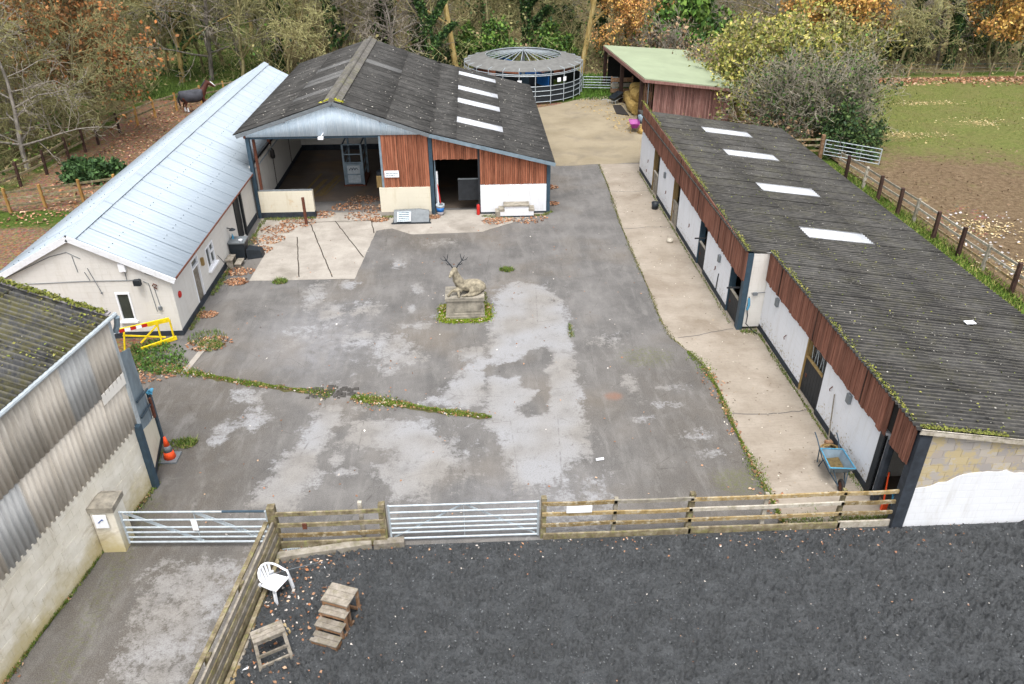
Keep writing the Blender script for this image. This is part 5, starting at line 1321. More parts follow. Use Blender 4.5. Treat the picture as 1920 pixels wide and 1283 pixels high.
# striped pole, yellow battens and small litter at the arena edge
po = thing('jump_pole', 'flaking white and ochre painted jump pole lying along the diagonal fence', 'pole', (-5.2, 11, 0))
pa, pb = Vector((-5.12, 11.75, .06)), Vector((-5.34, 8.2, .06))
for i, (t0, t1) in enumerate(((0, .06), (.06, .3), (.3, .6), (.6, 1))): MB().tube([pa.lerp(pb, t0), pa.lerp(pb, t1)], .05, 10).build('band', MT['fence_ochre' if i % 2 == 0 else 'grey_wood'], po)
for i, (p, q) in enumerate((((-4.5, 11.8), (-4.22, 11.42)), ((-4.56, 11.74), (-4.32, 11.4)))):
    simple('yellow_batten', ('upper of two pale yellow battens behind the trestle', 'lower of two pale yellow battens behind the trestle')[i], 'batten', MB().beam((*p, .04 + .0 * i), (*q, .04), .05, .04), 'fence_ochre', group='yellow battens')
simple('paper_scrap', 'white paper scrap with dark print near the striped pole', 'paper', MB().hexa([(-5.1, 10.6, .04), (-4.98, 10.63, .04), (-4.95, 10.72, .04), (-5.07, 10.7, .04), (-5.1, 10.6, .045), (-4.98, 10.63, .055), (-4.95, 10.72, .045), (-5.07, 10.7, .06)]), 'sign_white')
simple('baler_twine', 'blue baler twine hanging by the white chair', 'twine', MB().tube([(-5.2, 12.6, .5), (-5.2, 12.5, .1), (-5.22, 12.0, .04), (-5.24, 11.7, .04)], .012, 5), 'turq')
simple('lunge_whip', 'thin pale whip lying from the chair to the sleeper', 'whip', MB().tube([(-5.0, 12.75, .5), (-4.5, 13.1, .3), (-3.85, 13.55, .05)], .009, 5), 'grey_plastic')
simple('white_stick', 'short white stick near the long sleeper', 'stick', MB().tube([(-3.95, 13.55, .05), (-3.75, 13.25, .04)], .015, 5), 'white_plastic')
simple('drinks_can', 'small white can lying on the asphalt near the wide gate', 'can', MB().tube([(3.2, 16.98, .04), (3.42, 17.02, .04)], .04, 8), 'white_plastic')

# traffic cone
tc = thing('traffic_cone', 'orange traffic cone with grey band at the barn corner', 'cone', (-8.86, 17.75, 0))
MB().box(-9.12, -8.62, 17.5, 18.0, 0, .05).build('base', MT['grey_plastic'], tc)
MB().lathe([(.17, .05), (.125, .28)], 14, (-8.87, 17.75, 0)).build('lower_cone', MT['orange'], tc, True)
MB().lathe([(.125, .28), (.085, .47)], 14, (-8.87, 17.75, 0)).build('reflective_band', MT['grey_plastic'], tc, True)
MB().lathe([(.085, .47), (.03, .76), (.01, .765)], 14, (-8.87, 17.75, 0)).build('upper_cone', MT['orange'], tc, True)

# yellow barrier gate
yb = thing('yellow_barrier', 'yellow steel barrier gate with red and white striped bar against the gable', 'barrier', (-11.6, 24.2, 0))
a0, a1 = Vector((-10.9, 24.5, 0)), Vector((-12.45, 23.72, 0))
Yp = lambda t, z, o=0: a0.lerp(a1, t) + Vector((0, -o, z))
MB().beam(Yp(0, .86), Yp(.42, .86), .05, .16).build('bar', MT['yellow'], yb)
for i in range(6):
    t0 = .42 + i * .105
    MB().beam(Yp(t0, .86), Yp(t0 + .105, .86), .05, .13).build('stripe', MT['red' if i % 2 == 0 else 'sign_white'], yb)
MB().beam(Yp(.42, .93), Yp(1.05, .93), .05, .02).build('top_strip', MT['yellow'], yb)
MB().beam(Yp(0, .02), Yp(0, .86), .05, .05, (1, 0, 0)).beam(Yp(.24, .05), Yp(.24, .8), .05, .05, (1, 0, 0)).beam(Yp(.95, .0), Yp(.86, .8), .05, .05, (1, 0, 0)).build('upright', MT['yellow'], yb)
MB().beam(Yp(.15, .22), Yp(.9, .66), .04, .05).beam(Yp(.62, .22), Yp(.2, .82), .04, .05).build('brace', MT['yellow'], yb)
MB().beam(Yp(-.05, .1), Yp(.6, .05, .18), .06, .14).build('foot_bar', MT['yellow'], yb)

# things along the left building
bx_ = thing('black_bin', 'tall black plastic storage bin against the cream wall', 'bin', (-10.3, 31.7, 0))
MB().hexa([(-10.62, 31.4, 0), (-10.05, 31.4, 0), (-10.05, 32.0, 0), (-10.62, 32.0, 0), (-10.65, 31.35, .78), (-10.0, 31.35, .78), (-10.0, 32.05, .78), (-10.65, 32.05, .78)]).build('body', MT['black_plastic'], bx_)
MB().box(-10.68, -9.97, 31.32, 32.08, .78, .84).build('lid', MT['grey_plastic'], bx_)
simple('feed_hopper', 'black trough lying on its side beside the tall bin', 'trough', MB().hexa([(-9.98, 31.4, .02), (-9.35, 31.6, .02), (-9.35, 32.0, .02), (-9.98, 31.95, .02), (-9.98, 31.4, .46), (-9.42, 31.6, .34), (-9.42, 32.0, .34), (-9.98, 31.95, .46)]), 'black_plastic')
simple('blue_bottle', 'small turquoise spray bottle on the black bin', 'bottle', MB().lathe([(.05, 0), (.05, .12), (.02, .16), (.02, .22)], 8, (-10.55, 31.8, .845)), 'turq')
simple('white_tub', 'white feed scoop on the black bin lid', 'scoop', MB().lathe([(.06, 0), (.09, .07), (.08, .075)], 10, (-10.15, 31.5, .845)), 'white_plastic')
ws = thing('wooden_steps', 'small two tread wooden steps beside the black bin', 'steps', (-10.3, 30.8, 0))
MB().box(-10.65, -10.35, 30.5, 31.15, .36, .4).build('tread', MT['grey_wood'], ws)
MB().box(-10.3, -10.02, 30.52, 31.15, .17, .21).build('tread', MT['grey_wood'], ws)
for q in ((-10.62, -10.36, 30.55, 30.6, 0, .36), (-10.62, -10.36, 31.05, 31.1, 0, .36), (-10.28, -10.04, 30.57, 30.62, 0, .17), (-10.28, -10.04, 31.05, 31.1, 0, .17)): MB().box(*q).build('leg', MT['grey_wood'], ws)
simple('leaning_rod', 'thin dark rod leaning against the cream wall by the window', 'rod', MB().tube([(-10.45, 30.4, .02), (-10.68, 29.9, .9)], .014, 5), 'black_plastic')

# barn front
bo = simple('steel_bollard', 'rusty upright steel bollard in front of the low wall', 'bollard', MB().box(-8.2, -8.08, 35.35, 35.47, -.02, 1.35), 'rust')
mb_ = thing('mounting_block', 'white painted stepped mounting block with concrete top in front of the barn', 'mounting block', (2.0, 36.0, 0))
MB().box(1.15, 2.85, 35.75, 36.25, .08, .3).box(1.42, 2.6, 35.78, 36.25, .3, .55).build('body', MT['white_paint'], mb_)
MB().box(1.15, 2.85, 35.73, 36.25, -.02, .08).build('plinth', MT['plinth'], mb_)
MB().box(.98, 1.2, 35.72, 36.25, .0, .3).box(1.38, 2.64, 35.74, 36.27, .55, .62).box(1.14, 1.42, 35.74, 36.26, .3, .42).box(2.6, 2.88, 35.74, 36.26, .3, .42).build('coping', MT['stone'], mb_)
fx = thing('fire_extinguisher', 'red fire extinguisher standing at the barn door jamb', 'extinguisher', (.16, 36.2, 0))
MB().lathe([(.08, 0), (.085, .05), (.085, .45), (.06, .52), (.03, .55)], 12, (.14, 36.2, 0)).build('cylinder', MT['red'], fx, True)
MB().tube([(.14, 36.2, .55), (.14, 36.15, .62), (.06, 36.15, .6), (.05, 36.13, .3)], .014, 5).build('hose', MT['black_plastic'], fx)
bk = thing('water_bucket', 'blue bucket with grey upper rim standing by the barn middle post', 'bucket', (-1.72, 36.3, 0))
MB().lathe([(.15, 0), (.17, .18)], 14, (-1.72, 36.3, 0)).build('base', MT['mauve_brick'], bk, True)
MB().lathe([(.17, .18), (.2, .4)], 14, (-1.72, 36.3, 0)).build('body', MT['blue'], bk, True)
MB().lathe([(.2, .4), (.22, .55), (.2, .55), (.17, .42)], 14, (-1.72, 36.3, 0)).build('rim', MT['galv'], bk, True)
fk = thing('stable_fork', 'red handled fork leaning inside the barn doorway', 'fork', (-1.75, 36.5, 0))
MB().tube([(-1.7, 36.42, .55), (-1.84, 36.55, 1.75)], .028, 6).build('handle', MT['red'], fk)
MB().box(-1.78, -1.6, 36.38, 36.42, .2, .55).build('head', MT['grey_plastic'], fk)
sn = thing('stable_sign', 'white notice board with two lines of faint blue lettering on the red-brown boards', 'sign', (-3.8, 36.3, 1.9))
MB().box(-4.3, -3.62, 36.28, 36.31, 1.96, 2.28).build('board', MT['sign_white'], sn)
b = MB()
for r_, (z, n) in enumerate(((2.16, 15), (2.05, 11))):
    x = -4.24
    for k in range(n):
        w2 = RP.choice((.016, .022, .028)); b.box(x, x + w2, 36.272, 36.28, z - .03, z + .03 - (.02 if k % 3 == 0 else 0)); x += w2 + (.03 if k in (4, 8) else .014)
b.build('lettering', MT['ink_grey'], sn)
vu = thing('drain_hopper', 'grey ridged box with pale louvred panel lying on a dark tray before the barn', 'box', (-3.1, 35.4, 0))
MB().box(-4.05, -2.15, 35.15, 35.25, -.01, .06).box(-4.0, -2.2, 35.25, 35.75, -.01, .05).build('tray', MT['black_plastic'], vu)
MB().prism([(-3.95, 35.25, .05), (-2.25, 35.25, .05), (-2.25, 35.8, .42), (-2.75, 35.8, .5), (-3.95, 35.8, .46)], (0, 0, 0), (0, .18, -.02)).build('body', MT['grey_plastic'], vu)
lv = MB().prism([(-3.78, 35.24, .1), (-3.12, 35.24, .1), (-3.12, 35.7, .42), (-3.78, 35.7, .42)], (0, -.03, .02), (0, -.005, 0)).build('louvre_frame', MT['galv'], vu)
for k in range(5):
    y = 35.28 + k * .085; z = .14 + k * .06
    MB().box(-3.72, -3.2, y - .03, y, z + .03, z + .05).build('slat', MT['galv_dull'], lv)
# horse stocks inside the barn
sk = thing('horse_stocks', 'tall grey metal horse weigh crate with panelled door inside the open barn', 'crate', (-6.4, 41.5, 0))
for x in (-6.95, -5.98):
    for y in (40.85, 42.9): MB().box(x - .05, x + .05, y - .05, y + .05, .05, 2.3).build('upright', MT['galv_dull'], sk)
MB().box(-6.9, -6.03, 40.82, 40.87, .12, 1.25).build('door_panel', MT['galv_dull'], sk)
MB().box(-6.8, -6.13, 40.8, 40.82, .7, 1.15).box(-6.8, -6.13, 40.8, 40.82, .2, .62).build('door_inset', MT['galv'], sk)
b = MB()
for k in range(3): b.tube([(-6.7 + k * .14, 40.79, .9), (-6.6 + k * .14, 40.79, 1.03), (-6.5 + k * .14, 40.79, .92)], .02, 5)
b.build('crest', MT['steel_blue'], sk)
for z in (1.3, 1.75, 2.28): MB().box(-6.98, -5.95, 40.82, 40.88, z - .03, z + .03).build('cross_bar', MT['galv_dull'], sk)
for x in (-6.95, -5.98):
    for z in (.6, 1.1, 1.6, 2.25): MB().box(x - .03, x + .03, 40.9, 42.9, z - .03, z + .03).build('side_bar', MT['galv_dull'], sk)
MB().box(-7.05, -5.88, 40.75, 43, .02, .1).build('platform', MT['rust'], sk)
simple('hanging_coat', 'dark work coat hanging at the partition end in the open barn', 'coat', MB().lathe([(.05, 0), (.2, -.15), (.17, -.5), (.22, -.95), (.2, -.97)], 9, (-4.85, 39.0, 1.5)), 'black_plastic', True)
simple('feed_sack', 'dark rubber sack slung on the inner wall post of the barn', 'sack', MB().lathe([(.03, .5), (.11, .4), (.13, .1), (.09, 0)], 10, (-10.3, 39.6, 2.0)), 'rubber', True)

# right hand side: barrow, hose, broom, buckets
def barrow(name, label, loc, rz, tray_m, handle_m, tip=0.0, rim_m=None):
    e = thing(name, label, 'wheelbarrow', loc, rz, world=False)
    T = lambda p: (p[0], p[1] * math.cos(tip) - p[2] * math.sin(tip), p[1] * math.sin(tip) + p[2] * math.cos(tip))
    def mk(mb): mb.v = [T(p) for p in mb.v]; return mb
    o = [(-.33, -.55, .66), (.33, -.55, .66), (.3, .38, .58), (-.3, .38, .58)]; i_ = [(-.2, -.3, .32), (.2, -.3, .32), (.17, .25, .3), (-.17, .25, .3)]
    b = MB(); b.add(o + i_, [(0, 1, 5, 4), (1, 2, 6, 5), (2, 3, 7, 6), (3, 0, 4, 7), (4, 5, 6, 7)])
    t = mk(b).build('tray', MT[tray_m], e, False, False); md = t.modifiers.new('t', 'SOLIDIFY'); md.thickness = .015
    mk(MB().tube([*[(p[0], p[1], p[2] + .01) for p in o], o[0]], .02, 6)).build('rim', MT[rim_m or tray_m], t)
    for s in (-1, 1):
        mk(MB().tube([(s * .08, -.72, .2), (s * .2, -.3, .3), (s * .24, .3, .34), (s * .29, .75, .62), (s * .3, 1.0, .68)], .018, 6)).build('handle', MT[handle_m], e)
        mk(MB().tube([(s * .24, .2, .33), (s * .27, .32, 0), (s * .25, .5, .0), (s * .26, .55, .5)], .016, 6)).build('leg', MT[handle_m], e)
        mk(MB().tube([(s * .09, -.72, .2), (s * .2, -.45, .55)], .014, 6)).build('wheel_stay', MT[handle_m], e)
    wh = MB(); base = len(wh.v)
    for k in range(18):
        a = 2 * math.pi * k / 18
        for j in range(8):
            c = 2 * math.pi * j / 8; r = .15 + .05 * math.cos(c); wh.v.append((.045 * math.sin(c), -.72 + r * math.cos(a), .2 + r * math.sin(a)))
    for k in range(18):
        for j in range(8): wh.f.append((k * 8 + j, k * 8 + (j + 1) % 8, ((k + 1) % 18) * 8 + (j + 1) % 8, ((k + 1) % 18) * 8 + j))
    wl = mk(wh).build('wheel', MT['rubber'], e, True)
    mk(MB().tube([(-.03, -.72, .2), (.03, -.72, .2)], .12, 12)).build('rim', MT['rust'], wl)
    return e
wbw = barrow('blue_wheelbarrow', 'blue wheelbarrow with dirty straw parked by the white stable wall', (9.6, 16.05, 0), R(-6), 'galv_dull', 'steel_blue', 0.0, 'turq')
o = MB().hexa([(-.22, -.35, .36), (.22, -.35, .36), (.19, .25, .35), (-.19, .25, .35), (-.2, -.3, .47), (.18, -.25, .43), (.15, .2, .45), (-.17, .18, .41)]).build('straw_load', MT['sand_pile'], wbw)
hp = thing('hose_coil', 'coiled brown hose on the concrete behind the blue wheelbarrow', 'hose', (9.95, 17.1, 0))
for k in range(4):
    pts = [(9.95 + (.2 + .03 * RP.random()) * math.cos(a) + .05 * (k % 2), 17.1 + (.2 + .03 * RP.random()) * math.sin(a) - .06 * k, .05 + .035 * k) for a in [i * math.pi / 8 for i in range(17)]]
    MB().tube(pts, .02, 6, False).build('loop', MT['ochre_jamb'], hp)
br = thing('yard_broom', 'long handled broom leaning on the white stable wall', 'broom', (10.08, 17.5, 0))
MB().tube([(10.05, 17.42, .1), (10.19, 17.95, 1.35)], .018, 6).build('handle', MT['grey_wood'], br)
MB().box(9.94, 10.14, 17.28, 17.42, .02, .12).build('head', MT['brown_wood'], br)
simple('turquoise_bucket', 'small turquoise bucket behind the blue wheelbarrow', 'bucket', MB().lathe([(.11, 0), (.15, .26), (.14, .26), (.1, .03)], 12, (10.12, 16.62, 0)), 'turq', True)
def bucket(label, x, y, r, h, m_, name='bucket'):
    t = thing(name, label, 'bucket', (x, y, 0))
    MB().lathe([(r * .78, .012), (r, h), (r * .94, h), (r * .74, .03)], 14, (x, y, 0)).build('body', MT[m_], t, True)
    MB().tube([(x - r, y, h - .02), (x - r * .6, y - r * .3, h + .05), (x + r * .6, y - r * .3, h + .05), (x + r, y, h - .02)], .01, 5).build('handle', MT['black_plastic'], t)
bucket('large turquoise tub in the open store at the near stable end', 10.75, 14.65, .2, .42, 'turq', 'feed_tub')
bucket('white feed bucket in the open store beside the turquoise tub', 10.62, 14.35, .15, .28, 'white_plastic')
bucket('dark teal bin at the back of the open store', 11.2, 14.8, .24, .9, 'steel_blue', 'feed_bin')
bucket('black bucket on the concrete outside the far stable doors', 9.0, 36.45, .19, .36, 'black_plastic')
simple('orange_shovel', 'orange handled shovel leaning in the open store', 'shovel', MB().tube([(10.35, 14.62, .02), (10.42, 14.9, 1.0)], .022, 6).box(10.28, 10.42, 14.54, 14.62, .0, .28), 'orange')
simple('pale_stone', 'pale rounded stone on the concrete path', 'stone', MB().lathe([(.02, 0), (.14, .03), (.16, .1), (.1, .19), (.01, .22)], 9, (8.8, 32.25, 0)), 'fence_pale', True)

# behind the stables: barrows, hay, tubs
barrow('magenta_wheelbarrow', 'magenta wheelbarrow in front of the hay shed post', (10.6, 50.6, 0), R(175), 'magenta', 'ochre_jamb')
barrow('tipped_wheelbarrow', 'dark wheelbarrow tipped forward against the hay', (10.75, 58.4, 0), R(120), 'black_plastic', 'galv', R(-18))
simple('bedding_heap', 'yellow heap of straw beside the magenta wheelbarrow', 'straw heap', MB().lathe([(.5, 0), (.42, .22), (.25, .42), (.06, .5)], 11, (11.25, 50.3, 0)), 'hay', True)
simple('water_trough', 'grey blue rubber trough behind the straw heap', 'trough', MB().lathe([(.26, 0), (.32, .5), (.29, .5), (.24, .05)], 12, (11.2, 51.0, .45)), 'galv_dull', True)
ti = 0
for x, y, z, rz, lab in ((11.75, 55.4, .0, 5, 'front lower hay bale under the green roof'), (11.8, 56.7, 0, -4, 'middle lower hay bale under the green roof'), (11.9, 58.2, 0, 3, 'rear lower hay bale under the green roof'), (12.0, 55.7, .78, 8, 'front upper hay bale under the green roof'), (12.1, 57.3, .78, -6, 'rear upper hay bale under the green roof')):
    t = MB()
    n = 14
    pts = [(.62 * (1 + RP.uniform(-.05, .05)) * math.copysign(abs(math.cos(a)) ** .6, math.cos(a)), .42 + .4 * math.copysign(abs(math.sin(a)) ** .6, math.sin(a))) for a in [2 * math.pi * i / n for i in range(n)]]
    t.prism([(px, -.62, pz) for px, pz in pts], (0, 0, 0), (0, 1.24, 0))
    o = tag(t.build('hay_bale', MT['hay']), lab, 'hay bale', 'hay bales'); o.location = (x, y, z); o.rotation_euler = (0, 0, R(rz))
simple('rubber_mat', 'dark rubber mats heaped on the ground before the hay', 'mat', MB().hexa([(10.2, 55.2, .01), (11.0, 54.6, .01), (10.9, 57.4, .01), (10.35, 57.6, .01), (10.2, 55.2, .06), (11.0, 54.6, .09), (10.9, 57.4, .12), (10.35, 57.6, .06)]), 'rubber')
pw = thing('pallet_box', 'wooden box with white edge boards behind the hay', 'crate', (11.2, 61.0, 0))
for z, m_ in ((.2, 'brown_wood'), (.6, 'fence_pale'), (1.0, 'brown_wood')): MB().box(10.7, 12.4, 60.9, 60.96, z, z + .3).build('board', MT[m_], pw)
MB().box(10.7, 10.8, 60.96, 61.06, 0, 1.4).box(12.3, 12.4, 60.96, 61.06, 0, 1.4).build('post', MT['brown_wood'], pw)
simple('roof_litter', 'white scrap lying on the stable roof', 'scrap', MB().box(14.9, 15.2, 19.9, 20.1, 2.42, 2.44), 'sign_white')
# ------------------------------------------------------------------ trees, bushes and undergrowth
def seg_mesh(name, segs, m, parent=None, sides=3):
    """segs: (n,8) array x0 y0 z0 r0 x1 y1 z1 r1 -> thin tapered prisms in one mesh"""
    S = np.asarray(segs, float); P, r0, Q, r1 = S[:, :3], S[:, 3], S[:, 4:7], S[:, 7]
    D = Q - P; D /= np.linalg.norm(D, axis=1, keepdims=True) + 1e-9
    ref = np.where(np.abs(D[:, 2:3]) < .9, np.array([[0, 0, 1.]]), np.array([[1., 0, 0]]))
    A = np.cross(D, ref); A /= np.linalg.norm(A, axis=1, keepdims=True) + 1e-9
    B = np.cross(D, A)
    V = []
    for X, r in ((P, r0), (Q, r1)):
        for k in range(sides):
            t = 2 * math.pi * k / sides
            V.append(X + (A * math.cos(t) + B * math.sin(t)) * r[:, None])
    V = np.stack(V, 1).reshape(-1, 3)
    n = len(S); base = (np.arange(n) * 2 * sides)[:, None]
    F = []
    for k in range(sides):
        k2 = (k + 1) % sides
        F.append(base + np.array([[k, k2, sides + k2, sides + k]]))
    return np_mesh(name, V, np.concatenate(F), m, parent, sides > 3)

def leaf_arrays(P, size, cols, rs, flat=0.0, stretch=1.5):
    n = len(P)
    u = rs.normal(size=(n, 3)); u[:, 2] *= (1 - flat); u /= np.linalg.norm(u, axis=1, keepdims=True)
    v = rs.normal(size=(n, 3)); v[:, 2] *= (1 - flat); v -= u * (u * v).sum(1, keepdims=True); v /= np.linalg.norm(v, axis=1, keepdims=True) + 1e-9
    s = size * rs.uniform(.6, 1.4, size=(n, 1))
    u = u * s * stretch * .5; v = v * s * .5
    nrm = np.cross(u, v); nrm /= np.linalg.norm(nrm, axis=1, keepdims=True) + 1e-9
    V = np.stack([P - u, P + v + nrm * s * .15, P + u, P - v + nrm * s * .15], 1).reshape(-1, 3)
    F = np.arange(4 * n).reshape(n, 4)
    C = np.array([lin(c, .95) for c in cols])[rs.randint(0, len(cols), n)] * rs.uniform(.78, 1.15, size=(n, 1))
    return V, F, np.repeat(C, 4, 0)
def leaf_mesh(name, P, size, cols, rs, parent, **kw):
    V, F, C = leaf_arrays(P, size, cols, rs, **kw)
    return np_mesh(name, V, F, MT['foliage'], parent, False, None, C)

def grow(rs, segs, twigs, p, d, L, r, lvl, maxl, nb, spread, up=.15, wob=.25, tips=None):
    """recursive branch; thick levels go to segs, fine ones to twigs"""
    n = 5 if lvl == 0 else (4 if lvl < maxl else 2)
    pts = [np.array(p, float)]; dd = np.array(d, float)
    for i in range(n):
        dd = dd + rs.normal(size=3) * wob * (.5 if lvl == 0 else 1) + np.array([0, 0, up]); dd /= np.linalg.norm(dd)
        pts.append(pts[-1] + dd * L / n)
    rad = [r * (1 - .75 * i / n) for i in range(n + 1)]
    dst = segs if lvl < 2 else twigs
    for i in range(n): dst.append((*pts[i], rad[i], *pts[i + 1], rad[i + 1]))
    if lvl == maxl:
        if tips is not None: tips += [pts[-1], (pts[-1] + pts[-2]) / 2]
        return
    k = nb[lvl]
    for j in range(k):
        t = rs.uniform(.18 if lvl == 0 else .15, 1.0); f = t * n; i = min(int(f), n - 1)
        q = pts[i] + (pts[i + 1] - pts[i]) * (f - i)
        ax = pts[i + 1] - pts[i]; ax /= np.linalg.norm(ax)
        s = rs.normal(size=3); s -= ax * (s @ ax); s /= np.linalg.norm(s) + 1e-9
        nd = ax * (1 - spread[lvl]) + s * spread[lvl]; nd /= np.linalg.norm(nd)
        grow(rs, segs, twigs, q, nd, L * rs.uniform(.32, .6) * (1.15 - .55 * t), max(.006, rad[i] * rs.uniform(.38, .6)), lvl + 1, maxl, nb, spread, up, wob, tips)

def make_tree(name, seed, h, r, nb, spread, twig_m, bark_m, up=.12, lean=(0, 0), leaves=None, ivy=0, tmin=.017, lowstart=.18):
    rs = np.random.RandomState(seed); segs, tw, tips = [], [], []
    grow(rs, segs, tw, (0, 0, -.15), (lean[0], lean[1], 1), h, r, 0, 3, nb, spread, up, .22, tips)
    e = thing(name, '', '', world=False)
    for s in tw:
        pass
    tw = np.array(tw); tw[:, 3] = np.maximum(tw[:, 3], tmin); tw[:, 7] = np.maximum(tw[:, 7], tmin * .6)
    seg_mesh('trunk', segs, MT[bark_m], e, 6)
    seg_mesh('crown', tw, MT[twig_m], e, 3)
    if leaves is not None:
        cnt, size, cols = leaves
        T = np.array(tips); idx = rs.randint(0, len(T), cnt)
        P = T[idx] + rs.normal(size=(cnt, 3)) * .22
        leaf_mesh('leaves', P, size, cols, rs, e)
    if ivy:
        S = np.array([s for s in segs if s[3] > r * .35]); i = rs.randint(0, len(S), ivy); t = rs.rand(ivy, 1)
        c = S[i, :3] * (1 - t) + S[i, 4:7] * t; rr = (S[i, 3:4] + .12 + .16 * rs.rand(ivy, 1))
        a = rs.rand(ivy) * 6.28
        P = c + np.stack([np.cos(a), np.sin(a), rs.normal(size=ivy) * .3], 1) * rr
        leaf_mesh('ivy', P, .16, [(40, 66, 34), (56, 84, 40), (34, 54, 32), (78, 104, 52)], rs, e)
    return e

def make_bush(name, seed, rx, ry, h, stems, twig_m, leaves, tmin=.01, dens=1.0):
    rs = np.random.RandomState(seed); segs, tw, tips = [], [], []
    for k in range(stems):
        a = rs.rand() * 6.28; rr = math.sqrt(rs.rand())
        p = (rx * .45 * rr * math.cos(a), ry * .45 * rr * math.sin(a), -.05)
        d = (rx / h * .8 * rr * math.cos(a) + rs.normal() * .15, ry / h * .8 * rr * math.sin(a) + rs.normal() * .15, 1)
        grow(rs, segs, tw, p, np.array(d) / np.linalg.norm(d), h * rs.uniform(.7, 1.15) * (1.05 - .3 * rr), .045, 1, 3, (0, int(9 * dens), 5), (0, .5, .6), .06, .3, tips)
    e = thing(name, '', '', world=False)
    A = np.array(segs + tw); thick = A[:, 3] > .022
    B = A.copy(); B[:, 3] = np.maximum(B[:, 3], tmin); B[:, 7] = np.maximum(B[:, 7], tmin * .6)
    seg_mesh('stems', B[thick], MT['bark'], e, 4); seg_mesh('crown', B[~thick], MT[twig_m], e, 3)
    if leaves:
        T = np.array(tips)
        for i, (cnt, size, cols) in enumerate(leaves):
            idx = rs.randint(0, len(T), cnt)
            leaf_mesh('leaves', T[idx] + rs.normal(size=(cnt, 3)) * .16, size, cols, rs, e)
    return e

ORANGE = [(202, 146, 88), (212, 162, 100), (188, 130, 80), (216, 180, 118), (164, 128, 86)]
RUSSET = [(176, 122, 76), (192, 140, 90), (152, 110, 72), (128, 106, 70), (150, 128, 82)]
GOLD = [(208, 168, 88), (196, 152, 78), (216, 184, 106), (182, 138, 76)]
LIME = [(140, 142, 70), (162, 156, 76), (118, 126, 62), (182, 172, 96), (104, 112, 60), (150, 136, 100)]
GREEN = [(78, 112, 48), (98, 134, 56), (60, 92, 42), (120, 150, 66)]
DARKG = [(48, 70, 40), (62, 86, 46), (40, 58, 36), (84, 104, 56)]
OLIVE = [(134, 128, 84), (154, 146, 98), (114, 112, 74), (104, 114, 68)]
BROWN = [(150, 122, 92), (128, 104, 82), (166, 140, 110), (110, 90, 70)]

PRO = {
 'olive1': make_tree('bare_tree', 1, 10.5, .17, (22, 9, 6), (.62, .55, .55), 'twig_olive', 'bark', .10),
 'olive2': make_tree('bare_tree', 2, 9.0, .14, (24, 9, 6), (.68, .6, .55), 'twig_olive', 'bark', .04, (.12, -.05)),
 'olive3': make_tree('bare_tree', 3, 12.0, .2, (24, 9, 6), (.6, .55, .55), 'twig_olive', 'bark_yellow', .12, (-.1, 0), None, 900),
 'grey1': make_tree('bare_tree', 4, 10.0, .18, (22, 9, 6), (.7, .6, .55), 'twig_grey', 'bark_grey', .02, (.05, .05)),
 'grey2': make_tree('bare_tree', 5, 11.5, .2, (22, 8, 6), (.62, .58, .55), 'twig_grey', 'bark', .08, (0, -.1), None, 1600),
 'ivy': make_tree('ivy_tree', 6, 12.0, .22, (14, 7, 5), (.55, .5, .55), 'twig_olive', 'bark', .12, (.03, 0), None, 5200),
 'pole': make_tree('tall_tree', 7, 17.0, .26, (16, 7, 4), (.5, .55, .5), 'twig_olive', 'bark_yellow', .25),
 'pole2': make_tree('tall_tree', 8, 17.0, .22, (14, 7, 4), (.5, .55, .5), 'twig_grey', 'bark', .25, (.02, 0), None, 700),
 'russet': make_tree('russet_tree', 9, 10.5, .19, (24, 9, 5), (.66, .55, .55), 'twig_dark', 'bark', .05, (.05, -.05), (6000, .15, RUSSET + [(190, 124, 70)])),
 'orange': make_tree('orange_tree', 10, 8.0, .14, (20, 9, 5), (.62, .55, .55), 'twig_dark', 'bark', .08, (0, 0), (5200, .15, ORANGE + GOLD[:2])),
 'gold': make_tree('golden_tree', 11, 9.0, .16, (20, 9, 5), (.64, .55, .55), 'twig_dark', 'bark', .06, (.15, 0), (6500, .17, GOLD + ORANGE[:2])),
 'holly': make_bush('green_bush', 12, 1.8, 1.8, 3.6, 12, 'twig_dark', [(7000, .16, GREEN), (1500, .16, DARKG)]),
 'dark': make_bush('green_bush', 13, 2.0, 2.0, 3.2, 12, 'twig_dark', [(6000, .17, DARKG)]),
 'briar': make_bush('bare_bush', 14, 2.2, 2.0, 2.6, 22, 'twig_olive', [(1500, .12, OLIVE + GREEN[:1])], .011, 1.2),
 'thorn': make_bush('bare_bush', 15, 2.4, 2.2, 3.0, 24, 'twig_grey', [(900, .12, BROWN + GREEN[:1])], .012, 1.2),
}
for e in PRO.values(): e.location = (0, -400, -60)
USED = set()
def put(kind, x, y, s=1.0, rz=None, label='', cat='tree', group=None, sz=None, z=None):
    src = PRO[kind]
    if kind not in USED: USED.add(kind); e = src
    else: e = copy_tree(src)
    z = float(terr(np.array([[x]]), np.array([[y]]))[0, 0]) if z is None else z
    e.location = (x, y, z - .02); e.scale = (s, s, sz or s); e.rotation_euler = (0, 0, R(rz if rz is not None else RT.uniform(0, 360)))
    tag(e, label, cat, group)
    return e
RT = random.Random(31)
KL = {'olive1': 'bare olive twigged tree', 'olive2': 'leaning bare olive twigged tree', 'olive3': 'tall bare tree with yellowish trunk', 'grey1': 'bare grey twigged spreading tree', 'grey2': 'bare grey tree with ivy on its trunk', 'ivy': 'tree thickly clad in dark ivy', 'pole': 'tall straight tree with yellowish bare trunk', 'pole2': 'tall straight grey trunked tree', 'russet': 'beech tree with russet autumn leaves', 'orange': 'small tree with orange autumn leaves', 'gold': 'tree with golden orange autumn leaves', 'holly': 'bright green leafy bush', 'dark': 'dark evergreen bush', 'briar': 'tangled bare olive bush', 'thorn': 'tangled bare grey bush'}
